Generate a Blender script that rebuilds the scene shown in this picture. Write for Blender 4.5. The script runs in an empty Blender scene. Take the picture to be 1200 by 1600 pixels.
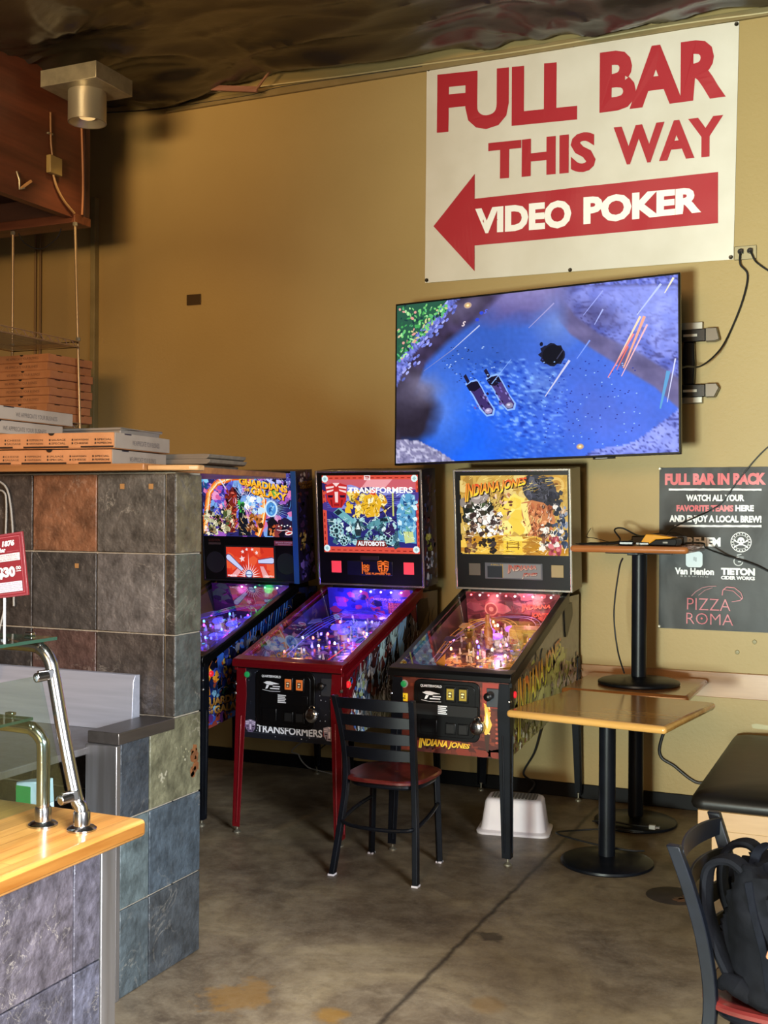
import bpy, bmesh, math, random
from mathutils import Vector, Matrix, noise as mn
R = math.radians
PI = math.pi
scene = bpy.context.scene
COL = scene.collection

# ------------------------------------------------------------------ camera
F_PX = 1790.4
YAW, PITCH, ROLL = 0.417236, 0.000406, 0.005733
EYE = Vector((0, 0, 1.68))
cy_, sy_ = math.cos(YAW), math.sin(YAW)
cp_, sp_ = math.cos(PITCH), math.sin(PITCH)
FW = Vector((-sy_ * cp_, cy_ * cp_, -sp_))
_r0 = Vector((cy_, sy_, 0))
_u0 = _r0.cross(FW)
RT = _r0 * math.cos(ROLL) + _u0 * math.sin(ROLL)
UP = -_r0 * math.sin(ROLL) + _u0 * math.cos(ROLL)
cam = bpy.data.cameras.new('camera')
cam.sensor_fit = 'VERTICAL'
cam.sensor_height = 36.0
cam.lens = 36.0 * F_PX / 1600.0
cam.clip_start = 0.05
camo = bpy.data.objects.new('camera', cam)
COL.objects.link(camo)
M3 = Matrix((RT, UP, -FW)).transposed()
camo.matrix_world = Matrix.Translation(EYE) @ M3.to_4x4()
scene.camera = camo

def ray(px, py):
    return FW * F_PX + RT * (px - 600) + UP * (800 - py)
def on_y(px, py, y):
    d = ray(px, py)
    return EYE + d * (y / d.y)
def on_z(px, py, z):
    d = ray(px, py)
    return EYE + d * ((z - EYE.z) / d.z)

# ------------------------------------------------------------------ light, world, exposure
scene.view_settings.view_transform = 'Standard'
scene.view_settings.look = 'None'
scene.view_settings.exposure = 0.0
scene.view_settings.gamma = 1.0
scene.view_settings.use_curve_mapping = False
world = bpy.data.worlds.new('world')
scene.world = world
world.use_nodes = True
bg = world.node_tree.nodes['Background']
bg.inputs[0].default_value = (1.0, 0.84, 0.66, 1)
bg.inputs[1].default_value = 0.13

def area(name, loc, target, sx, sy, power, col):
    l = bpy.data.lights.new(name, 'AREA')
    l.shape = 'RECTANGLE'; l.size = sx; l.size_y = sy
    l.energy = power; l.color = col
    o = bpy.data.objects.new(name, l); COL.objects.link(o)
    o.location = loc
    d = Vector(target) - Vector(loc)
    o.rotation_euler = d.to_track_quat('-Z', 'Y').to_euler()
    return o
# low glazed front door behind the camera, the tall window to the right, then three added fill lights
k_ = area('door_daylight', (-0.87, -3.57, 0.65), (1.9, 6.6, 2.9), 0.8, 0.7, 250, (0.86, 1.0, 0.92)); k_.data.spread = R(62)
k_ = area('window_daylight', (2.9, -0.6, 2.7), (-1.9, 2.0, 0.5), 2.0, 1.8, 135, (0.90, 0.95, 1.0)); k_.data.spread = R(52)
k_ = area('warm_wall_fill', (-1.2, -4.4, 3.2), (-4.4, 6.6, 2.7), 3.2, 1.6, 92, (1.0, 0.60, 0.28)); k_.data.spread = R(75)  # added warm fill for the left part of the wall, no real shop front
k_ = area('near_floor_fill', (-0.3, 0.0, 4.3), (-0.9, 1.5, 0.0), 1.4, 1.0, 80, (1.0, 0.96, 0.88)); k_.data.spread = R(56)  # added overhead fill brightening the near floor, no real skylight
k_ = area('ceiling_sheet_fill', (-3.9, 2.2, 3.2), (-4.6, 5.0, 4.5), 0.9, 0.25, 13, (1.0, 0.74, 0.40)); k_.data.spread = R(50)  # added fill aimed up at the black sheet, not an actual kitchen lamp

# ------------------------------------------------------------------ materials
def lin(c):
    if isinstance(c, str):
        c = c.lstrip('#'); c = [int(c[i:i + 2], 16) / 255 for i in (0, 2, 4)]
    return tuple((x / 12.92 if x <= 0.04045 else ((x + 0.055) / 1.055) ** 2.4) for x in c[:3])
def lin4(c):
    return lin(c) + (1.0,)

def base_mat(name):
    m = bpy.data.materials.new(name); m.use_nodes = True
    nt = m.node_tree
    return m, nt, nt.nodes['Principled BSDF']

def mat(name, c, rough=0.5, metal=0.0, c2=None, nscale=6.0, stretch=(1, 1, 1), detail=6.0, bump=0.0, bscale=None,
        spec=0.5, coat=0.0, lo=0.35, hi=0.65, aniso=0.0, rvar=0.0, sheen=0.0):
    m, nt, p = base_mat(name)
    p.inputs['Roughness'].default_value = rough
    p.inputs['Metallic'].default_value = metal
    p.inputs['Specular IOR Level'].default_value = spec
    p.inputs['Coat Weight'].default_value = coat
    p.inputs['Coat Roughness'].default_value = 0.12
    p.inputs['Anisotropic'].default_value = aniso
    p.inputs['Sheen Weight'].default_value = sheen
    p.inputs['Base Color'].default_value = lin4(c)
    N = nt.nodes; L = nt.links
    tc = N.new('ShaderNodeTexCoord'); mp = N.new('ShaderNodeMapping')
    mp.inputs['Scale'].default_value = stretch
    L.new(tc.outputs['Object'], mp.inputs['Vector'])
    if c2 is not None:
        nz = N.new('ShaderNodeTexNoise'); nz.inputs['Scale'].default_value = nscale; nz.inputs['Detail'].default_value = detail
        L.new(mp.outputs[0], nz.inputs['Vector'])
        cr = N.new('ShaderNodeValToRGB')
        cr.color_ramp.elements[0].position = lo; cr.color_ramp.elements[1].position = hi
        cr.color_ramp.elements[0].color = lin4(c); cr.color_ramp.elements[1].color = lin4(c2)
        L.new(nz.outputs['Fac'], cr.inputs[0]); L.new(cr.outputs[0], p.inputs['Base Color'])
        if rvar:
            mr = N.new('ShaderNodeMapRange'); mr.inputs['To Min'].default_value = max(0.02, rough - rvar); mr.inputs['To Max'].default_value = min(1, rough + rvar)
            L.new(nz.outputs['Fac'], mr.inputs['Value']); L.new(mr.outputs[0], p.inputs['Roughness'])
    if bump:
        nb = N.new('ShaderNodeTexNoise'); nb.inputs['Scale'].default_value = bscale or nscale * 3; nb.inputs['Detail'].default_value = 5
        L.new(mp.outputs[0], nb.inputs['Vector'])
        b = N.new('ShaderNodeBump'); b.inputs['Strength'].default_value = bump; b.inputs['Distance'].default_value = 0.01
        L.new(nb.outputs['Fac'], b.inputs['Height']); L.new(b.outputs[0], p.inputs['Normal'])
    return m

def emit(name, c, s):
    m, nt, p = base_mat(name)
    p.inputs['Base Color'].default_value = lin4(c)
    p.inputs['Emission Color'].default_value = lin4(c)
    p.inputs['Emission Strength'].default_value = s
    p.inputs['Roughness'].default_value = 0.4
    return m

def colmat(name, rough=0.45, lit=0.0, bump=0.0, bscale=40.0, var=0.0, vscale=30.0, spec=0.5, coat=0.0, metal=0.0, vdetail=8.0):
    """material whose colour is the mesh's own printed colour attribute"""
    m, nt, p = base_mat(name)
    N = nt.nodes; L = nt.links
    a = N.new('ShaderNodeAttribute'); a.attribute_name = 'Col'
    src = a.outputs['Color']
    tc = N.new('ShaderNodeTexCoord')
    if var:
        nz = N.new('ShaderNodeTexNoise'); nz.inputs['Scale'].default_value = vscale; nz.inputs['Detail'].default_value = vdetail
        nz.inputs['Roughness'].default_value = 0.65
        L.new(tc.outputs['Object'], nz.inputs['Vector'])
        mr = N.new('ShaderNodeMapRange'); mr.inputs['From Min'].default_value = 0.3; mr.inputs['From Max'].default_value = 0.7
        mr.inputs['To Min'].default_value = 1 - var; mr.inputs['To Max'].default_value = 1 + var
        L.new(nz.outputs['Fac'], mr.inputs['Value'])
        mx = N.new('ShaderNodeVectorMath'); mx.operation = 'SCALE'
        L.new(src, mx.inputs[0]); L.new(mr.outputs[0], mx.inputs['Scale'])
        src = mx.outputs[0]
    if lit:
        dk = N.new('ShaderNodeVectorMath'); dk.operation = 'SCALE'; dk.inputs['Scale'].default_value = 0.2
        L.new(src, dk.inputs[0]); L.new(dk.outputs[0], p.inputs['Base Color'])
    else: L.new(src, p.inputs['Base Color'])
    p.inputs['Roughness'].default_value = rough
    p.inputs['Specular IOR Level'].default_value = spec
    p.inputs['Coat Weight'].default_value = coat
    p.inputs['Metallic'].default_value = metal
    if lit:
        L.new(src, p.inputs['Emission Color']); p.inputs['Emission Strength'].default_value = lit
        p.inputs['Specular IOR Level'].default_value = min(spec, 0.3)
    if bump:
        nb = N.new('ShaderNodeTexNoise'); nb.inputs['Scale'].default_value = bscale; nb.inputs['Detail'].default_value = 6
        L.new(tc.outputs['Object'], nb.inputs['Vector'])
        b = N.new('ShaderNodeBump'); b.inputs['Strength'].default_value = bump; b.inputs['Distance'].default_value = 0.012
        L.new(nb.outputs['Fac'], b.inputs['Height']); L.new(b.outputs[0], p.inputs['Normal'])
    return m

def slate_mat(name, rough, var, vscale, bump, bscale, vein, veinscale):
    m = colmat(name, rough, 0.0, bump, bscale, var, vscale, 0.5, 0.0, 0.0, 10.0)
    nt = m.node_tree; N = nt.nodes; L = nt.links; p = N['Principled BSDF']
    src = p.inputs['Base Color'].links[0].from_socket
    tc = N.new('ShaderNodeTexCoord'); nz = N.new('ShaderNodeTexNoise'); nz.inputs['Scale'].default_value = veinscale
    nz.inputs['Detail'].default_value = 7; nz.inputs['Distortion'].default_value = 1.6; nz.inputs['Roughness'].default_value = 0.6
    L.new(tc.outputs['Object'], nz.inputs['Vector'])
    sb = N.new('ShaderNodeMath'); sb.operation = 'SUBTRACT'; sb.inputs[1].default_value = 0.5; L.new(nz.outputs['Fac'], sb.inputs[0])
    ab = N.new('ShaderNodeMath'); ab.operation = 'ABSOLUTE'; L.new(sb.outputs[0], ab.inputs[0])
    mr = N.new('ShaderNodeMapRange'); mr.inputs['From Min'].default_value = 0.0; mr.inputs['From Max'].default_value = 0.012; mr.inputs['To Min'].default_value = vein; mr.inputs['To Max'].default_value = 0.0
    L.new(ab.outputs[0], mr.inputs['Value'])
    n2 = N.new('ShaderNodeTexNoise'); n2.inputs['Scale'].default_value = veinscale * 0.8; L.new(tc.outputs['Object'], n2.inputs['Vector'])
    m2 = N.new('ShaderNodeMapRange'); m2.inputs['From Min'].default_value = 0.50; m2.inputs['From Max'].default_value = 0.72; L.new(n2.outputs['Fac'], m2.inputs['Value'])
    mu = N.new('ShaderNodeMath'); mu.operation = 'MULTIPLY'; L.new(mr.outputs[0], mu.inputs[0]); L.new(m2.outputs[0], mu.inputs[1])
    mx = N.new('ShaderNodeMix'); mx.data_type = 'RGBA'; L.new(mu.outputs[0], mx.inputs[0]); L.new(src, mx.inputs[6]); mx.inputs[7].default_value = lin4('#b5ab9c')
    L.new(mx.outputs[2], p.inputs['Base Color'])
    return m

def glass_mat(name, tint=(1, 1, 1), strength=1.0, rough=0.0, facing=False):
    m = bpy.data.materials.new(name); m.use_nodes = True
    nt = m.node_tree; N = nt.nodes; L = nt.links
    N.remove(N['Principled BSDF']); out = N['Material Output']
    t = N.new('ShaderNodeBsdfTransparent'); t.inputs[0].default_value = tint + (1,)
    g = N.new('ShaderNodeBsdfGlossy'); g.inputs['Roughness'].default_value = rough
    lw = N.new('ShaderNodeLayerWeight'); lw.inputs['Blend'].default_value = 0.5
    # Schlick curve from the facing weight, the same on both sides of the pane
    pw = N.new('ShaderNodeMath'); pw.operation = 'POWER'; pw.inputs[1].default_value = 5.0
    ma = N.new('ShaderNodeMath'); ma.operation = 'MULTIPLY_ADD'; ma.inputs[1].default_value = 0.92 * strength; ma.inputs[2].default_value = 0.07 * strength
    L.new(lw.outputs['Facing'], pw.inputs[0]); L.new(pw.outputs[0], ma.inputs[0])
    mx = N.new('ShaderNodeMixShader')
    L.new(ma.outputs[0], mx.inputs[0]); L.new(t.outputs[0], mx.inputs[1]); L.new(g.outputs[0], mx.inputs[2])
    L.new(mx.outputs[0], out.inputs[0])
    return m

def wood(name, c1, c2, axis='x', scale=14.0, rough=0.35, coat=0.3, bump=0.05, planks=None, pcols=(0.85, 1.15)):
    m, nt, p = base_mat(name)
    N = nt.nodes; L = nt.links
    tc = N.new('ShaderNodeTexCoord'); mp = N.new('ShaderNodeMapping')
    s = {'x': (0.08, 1, 1), 'y': (1, 0.08, 1), 'z': (1, 1, 0.08)}[axis]
    mp.inputs['Scale'].default_value = s
    L.new(tc.outputs['Object'], mp.inputs['Vector'])
    n1 = N.new('ShaderNodeTexNoise'); n1.inputs['Scale'].default_value = scale; n1.inputs['Detail'].default_value = 8; n1.inputs['Distortion'].default_value = 1.2
    L.new(mp.outputs[0], n1.inputs['Vector'])
    n2 = N.new('ShaderNodeTexNoise'); n2.inputs['Scale'].default_value = scale * 9; n2.inputs['Detail'].default_value = 3
    L.new(mp.outputs[0], n2.inputs['Vector'])
    ad = N.new('ShaderNodeMath'); ad.operation = 'MULTIPLY_ADD'; ad.inputs[1].default_value = 0.35
    L.new(n2.outputs['Fac'], ad.inputs[0]); L.new(n1.outputs['Fac'], ad.inputs[2])
    cr = N.new('ShaderNodeValToRGB'); cr.color_ramp.elements[0].position = 0.45; cr.color_ramp.elements[1].position = 0.85
    cr.color_ramp.elements[0].color = lin4(c1); cr.color_ramp.elements[1].color = lin4(c2)
    L.new(ad.outputs[0], cr.inputs[0])
    src = cr.outputs[0]
    if planks:
        # butcher-block strips: width, length, along axis
        br = N.new('ShaderNodeTexBrick'); br.offset = 0.37; br.inputs['Scale'].default_value = 1.0
        br.inputs['Brick Width'].default_value = planks[1]; br.inputs['Row Height'].default_value = planks[0]
        br.inputs['Mortar Size'].default_value = 0.0008; br.inputs['Bias'].default_value = 0.0
        br.inputs['Color1'].default_value = (pcols[0],) * 3 + (1,); br.inputs['Color2'].default_value = (pcols[1],) * 3 + (1,)
        br.inputs['Mortar'].default_value = (0.45, 0.4, 0.35, 1)
        mp2 = N.new('ShaderNodeMapping')
        if axis == 'y': mp2.inputs['Rotation'].default_value = (0, 0, PI / 2)
        L.new(tc.outputs['Object'], mp2.inputs['Vector']); L.new(mp2.outputs[0], br.inputs['Vector'])
        mu = N.new('ShaderNodeMix'); mu.data_type = 'RGBA'; mu.blend_type = 'MULTIPLY'; mu.inputs[0].default_value = 1.0
        L.new(src, mu.inputs[6]); L.new(br.outputs['Color'], mu.inputs[7]); src = mu.outputs[2]
    L.new(src, p.inputs['Base Color'])
    p.inputs['Roughness'].default_value = rough; p.inputs['Coat Weight'].default_value = coat; p.inputs['Coat Roughness'].default_value = 0.15
    if bump:
        b = N.new('ShaderNodeBump'); b.inputs['Strength'].default_value = bump; b.inputs['Distance'].default_value = 0.004
        L.new(ad.outputs[0], b.inputs['Height']); L.new(b.outputs[0], p.inputs['Normal'])
    return m

MT = {}
MT['black_metal'] = mat('black_metal', '#0a0c11', 0.36, 0.0, c2='#10131a', nscale=8, spec=0.2)
MT['black_plastic'] = mat('black_plastic', '#08080a', 0.32, bump=0.03, bscale=120, spec=0.4)
MT['matte_black'] = mat('matte_black', '#0b0b0c', 0.7)
MT['cable'] = mat('cable_rubber', '#111112', 0.5)
MT['grey_cable'] = mat('grey_cable', '#8c8880', 0.5)
MT['steel'] = mat('brushed_steel', '#b4b6c2', 0.5, 0.6, c2='#a6a8b4', nscale=40, stretch=(0.05, 1, 1), rvar=0.06)
MT['steel_dark'] = mat('worn_steel', '#7e7a78', 0.38, 0.8, c2='#908e90', nscale=30, stretch=(1, 1, 0.06), rvar=0.08)
MT['cap_steel'] = mat('cap_steel', '#5a5450', 0.36, 0.8, c2='#6c6662', nscale=20, stretch=(1, 0.1, 1), rvar=0.06)
MT['chrome'] = mat('chrome', '#a9a9ac', 0.2, 1.0)
MT['galv'] = mat('galvanised', '#8d8878', 0.45, 0.8, c2='#a39c88', nscale=14)
MT['zinc'] = mat('zinc_rod', '#b09a78', 0.4, 0.7)
MT['white_plastic'] = mat('white_plastic', '#e6dfe2', 0.45, c2='#d8d0d6', nscale=5)
MT['print'] = colmat('printed_sheet', 0.42)
MT['print_gloss'] = colmat('printed_gloss', 0.22, var=0.12, vscale=25, coat=0.3)
MT['lit'] = colmat('lit_print', 0.3, lit=0.95)
MT['screen'] = colmat('screen_picture', 0.25, lit=0.95)
MT['glass'] = glass_mat('playfield_glass', (0.97, 0.98, 0.98), 1.5)
MT['counter_glass'] = glass_mat('counter_glass', (0.80, 0.88, 0.86), 1.0)
MT['glass_edge'] = mat('glass_edge', '#1f3a30', 0.15)
MT['red_plastic'] = mat('red_metallic', '#7a0d18', 0.25, 0.35, coat=0.6)

# ------------------------------------------------------------------ mesh builder
class MB:
    def __init__(s):
        s.v = []; s.f = []; s.c = []; s.mi = []; s.cur = (1, 1, 1, 1); s.m = 0
    def add(s, vs, fs):
        o = len(s.v); s.v += [tuple(v) for v in vs]
        for f in fs:
            s.f.append(tuple(i + o for i in f)); s.c.append(s.cur); s.mi.append(s.m)
        return s
    def col(s, c):
        s.cur = lin4(c); return s
    def box(s, x0, x1, y0, y1, z0, z1):
        vs = [(x, y, z) for x in (x0, x1) for y in (y0, y1) for z in (z0, z1)]
        return s.add(vs, [(0, 1, 3, 2), (4, 6, 7, 5), (0, 4, 5, 1), (2, 3, 7, 6), (0, 2, 6, 4), (1, 5, 7, 3)])
    def obox(s, c, U, V, Wd, hu, hv, hw):
        c = Vector(c); U = Vector(U).normalized(); V = Vector(V).normalized(); Wd = Vector(Wd).normalized()
        vs = [c + U * (a * hu) + V * (b * hv) + Wd * (d * hw) for a in (-1, 1) for b in (-1, 1) for d in (-1, 1)]
        return s.add(vs, [(0, 1, 3, 2), (4, 6, 7, 5), (0, 4, 5, 1), (2, 3, 7, 6), (0, 2, 6, 4), (1, 5, 7, 3)])
    def beam(s, a, b, w, d, up=(0, 0, 1)):
        a = Vector(a); b = Vector(b); t = (b - a)
        U = t.normalized(); V = U.cross(Vector(up))
        if V.length < 1e-4: V = U.cross(Vector((0, 1, 0)))
        V.normalize(); Wd = U.cross(V)
        return s.obox((a + b) / 2, U, V, Wd, t.length / 2, w / 2, d / 2)
    def tube(s, pts, r, seg=10, cap=True, closed=False, flat=None):
        pts = [Vector(p) for p in pts]; n = len(pts)
        rs = r if isinstance(r, (list, tuple)) else [r] * n
        rings = []; prev = None
        for i in range(n):
            if closed: t = pts[(i + 1) % n] - pts[i - 1]
            else: t = pts[min(i + 1, n - 1)] - pts[max(i - 1, 0)]
            if t.length < 1e-9: t = Vector((0, 0, 1))
            t.normalize()
            if prev is None:
                a = Vector((0, 0, 1)) if abs(t.z) < 0.9 else Vector((1, 0, 0))
                u = t.cross(a).normalized()
            else:
                u = prev - t * prev.dot(t)
                u = u.normalized() if u.length > 1e-6 else t.orthogonal().normalized()
            prev = u; w = t.cross(u)
            ring = []
            for k in range(seg):
                an = 2 * PI * k / seg
                ring.append(pts[i] + u * (math.cos(an) * rs[i]) + w * (math.sin(an) * rs[i]))
            rings.append(ring)
        vs = [v for ring in rings for v in ring]; fs = []
        m = n if closed else n - 1
        for i in range(m):
            a = i * seg; b = ((i + 1) % n) * seg
            for k in range(seg):
                k2 = (k + 1) % seg
                fs.append((a + k, a + k2, b + k2, b + k))
        if cap and not closed:
            fs.append(tuple(range(seg - 1, -1, -1))); fs.append(tuple((n - 1) * seg + k for k in range(seg)))
        return s.add(vs, fs)
    def lathe(s, prof, c=(0, 0, 0), seg=32, axis='z', cap=True):
        vs = []; fs = []
        for (r, h) in prof:
            for k in range(seg):
                a = 2 * PI * k / seg
                p = (r * math.cos(a), r * math.sin(a), h)
                if axis == 'y': p = (p[0], p[2], p[1])
                if axis == 'x': p = (p[2], p[0], p[1])
                vs.append((p[0] + c[0], p[1] + c[1], p[2] + c[2]))
        n = len(prof)
        for i in range(n - 1):
            for k in range(seg):
                k2 = (k + 1) % seg
                fs.append((i * seg + k, i * seg + k2, (i + 1) * seg + k2, (i + 1) * seg + k))
        if cap:
            fs.append(tuple(range(seg - 1, -1, -1))); fs.append(tuple((n - 1) * seg + k for k in range(seg)))
        return s.add(vs, fs)
    def prism(s, poly, fn0, fn1):
        """poly in 2-D; fn0/fn1 map a 2-D point to the two end faces"""
        n = len(poly)
        vs = [fn0(p) for p in poly] + [fn1(p) for p in poly]
        fs = [tuple(range(n - 1, -1, -1)), tuple(range(n, 2 * n))]
        for i in range(n):
            j = (i + 1) % n
            fs.append((i, j, n + j, n + i))
        return s.add(vs, fs)
    def build(s, name, m, parent=None, loc=None, rot=None, bevel=0, smooth=True, seg=2, colattr=False, fix=True, sub=0):
        me = bpy.data.meshes.new(name)
        me.from_pydata(s.v, [], s.f)
        ms = m if isinstance(m, (list, tuple)) else [m]
        for q in ms: me.materials.append(MT[q] if isinstance(q, str) else q)
        if len(ms) > 1: me.polygons.foreach_set('material_index', s.mi)
        if fix:
            bm = bmesh.new(); bm.from_mesh(me)
            bmesh.ops.recalc_face_normals(bm, faces=bm.faces)
            bm.to_mesh(me); bm.free()
        if colattr:
            ca = me.color_attributes.new('Col', 'FLOAT_COLOR', 'CORNER')
            data = []
            for p in me.polygons:
                data += list(s.c[p.index]) * p.loop_total
            ca.data.foreach_set('color', data)
        if smooth:
            me.polygons.foreach_set('use_smooth', [True] * len(me.polygons))
            try: me.set_sharp_from_angle(angle=R(38))
            except Exception: pass
        me.update()
        o = bpy.data.objects.new(name, me); COL.objects.link(o)
        if parent is not None: o.parent = parent
        if loc is not None: o.location = loc
        if rot is not None: o.rotation_euler = rot
        if bevel:
            b = o.modifiers.new('edge', 'BEVEL'); b.width = bevel; b.segments = seg; b.limit_method = 'ANGLE'; b.angle_limit = R(40)
            b.harden_normals = False
        if sub:
            b = o.modifiers.new('smooth', 'SUBSURF'); b.levels = sub; b.render_levels = sub
        return o

def thing(name, label, cat, loc=(0, 0, 0), rz=0, group=None):
    o = bpy.data.objects.new(name, None); COL.objects.link(o)
    o.empty_display_size = 0.1
    o.location = loc; o.rotation_euler = (0, 0, rz)
    return tag(o, label, cat, group)
def tag(o, label, cat, group=None):
    o['label'] = label; o['category'] = cat
    if group: o['group'] = group
    return o
def struct(o):
    o['kind'] = 'structure'; return o
def dup(root, loc, rz=None, label=None):
    r = root.copy(); COL.objects.link(r); r.location = loc
    if rz is not None: r.rotation_euler = (0, 0, rz)
    if label: r['label'] = label
    for ch in list(root.children):
        c = ch.copy(); COL.objects.link(c); c.parent = r
        for g in list(ch.children):
            d = g.copy(); COL.objects.link(d); d.parent = c
    return r

def arc(c, r, a0, a1, n, U=(1, 0, 0), V=(0, 1, 0)):
    c = Vector(c); U = Vector(U); V = Vector(V)
    return [c + U * (r * math.cos(R(a0 + (a1 - a0) * i / n))) + V * (r * math.sin(R(a0 + (a1 - a0) * i / n))) for i in range(n + 1)]
def spline(pts, n=8):
    """Catmull-Rom through pts"""
    P = [Vector(p) for p in pts]; out = []
    for i in range(len(P) - 1):
        p0 = P[max(i - 1, 0)]; p1 = P[i]; p2 = P[i + 1]; p3 = P[min(i + 2, len(P) - 1)]
        for k in range(n):
            t = k / n
            out.append(0.5 * ((2 * p1) + (p2 - p0) * t + (2 * p0 - 5 * p1 + 4 * p2 - p3) * t * t + (3 * p1 - p0 - 3 * p2 + p3) * t ** 3))
    out.append(P[-1]); return out

# ------------------------------------------------------------------ flat printed artwork
_glyph = {}
def text_polys(txt, bold=0.0, space=1.0, shear=0.0):
    key = (txt, bold, space, shear)
    if key in _glyph: return _glyph[key]
    cu = bpy.data.curves.new('lettering', 'FONT'); cu.body = txt; cu.size = 1.0
    cu.offset = bold; cu.space_character = space; cu.shear = shear; cu.resolution_u = 3; cu.fill_mode = 'FRONT'
    o = bpy.data.objects.new('lettering', cu); COL.objects.link(o)
    bpy.context.view_layer.update()
    me = o.evaluated_get(bpy.context.evaluated_depsgraph_get()).to_mesh()
    vs = [(v.co.x, v.co.y) for v in me.vertices]; fs = [tuple(p.vertices) for p in me.polygons]
    bpy.data.objects.remove(o); bpy.data.curves.remove(cu)
    _glyph[key] = (vs, fs); return vs, fs

def clip_poly(poly, cl):
    out = poly
    n = len(cl)
    for i in range(n):
        ax, ay = cl[i]; bx, by = cl[(i + 1) % n]
        inp = out; out = []
        if not inp: return []
        def side(p): return (bx - ax) * (p[1] - ay) - (by - ay) * (p[0] - ax)
        for k in range(len(inp)):
            p = inp[k]; q = inp[(k + 1) % len(inp)]
            sp, sq = side(p), side(q)
            if sp >= 0: out.append(p)
            if (sp > 0 and sq < 0) or (sp < 0 and sq > 0):
                t = sp / (sp - sq); out.append((p[0] + (q[0] - p[0]) * t, p[1] + (q[1] - p[1]) * t))
    return out

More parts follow.
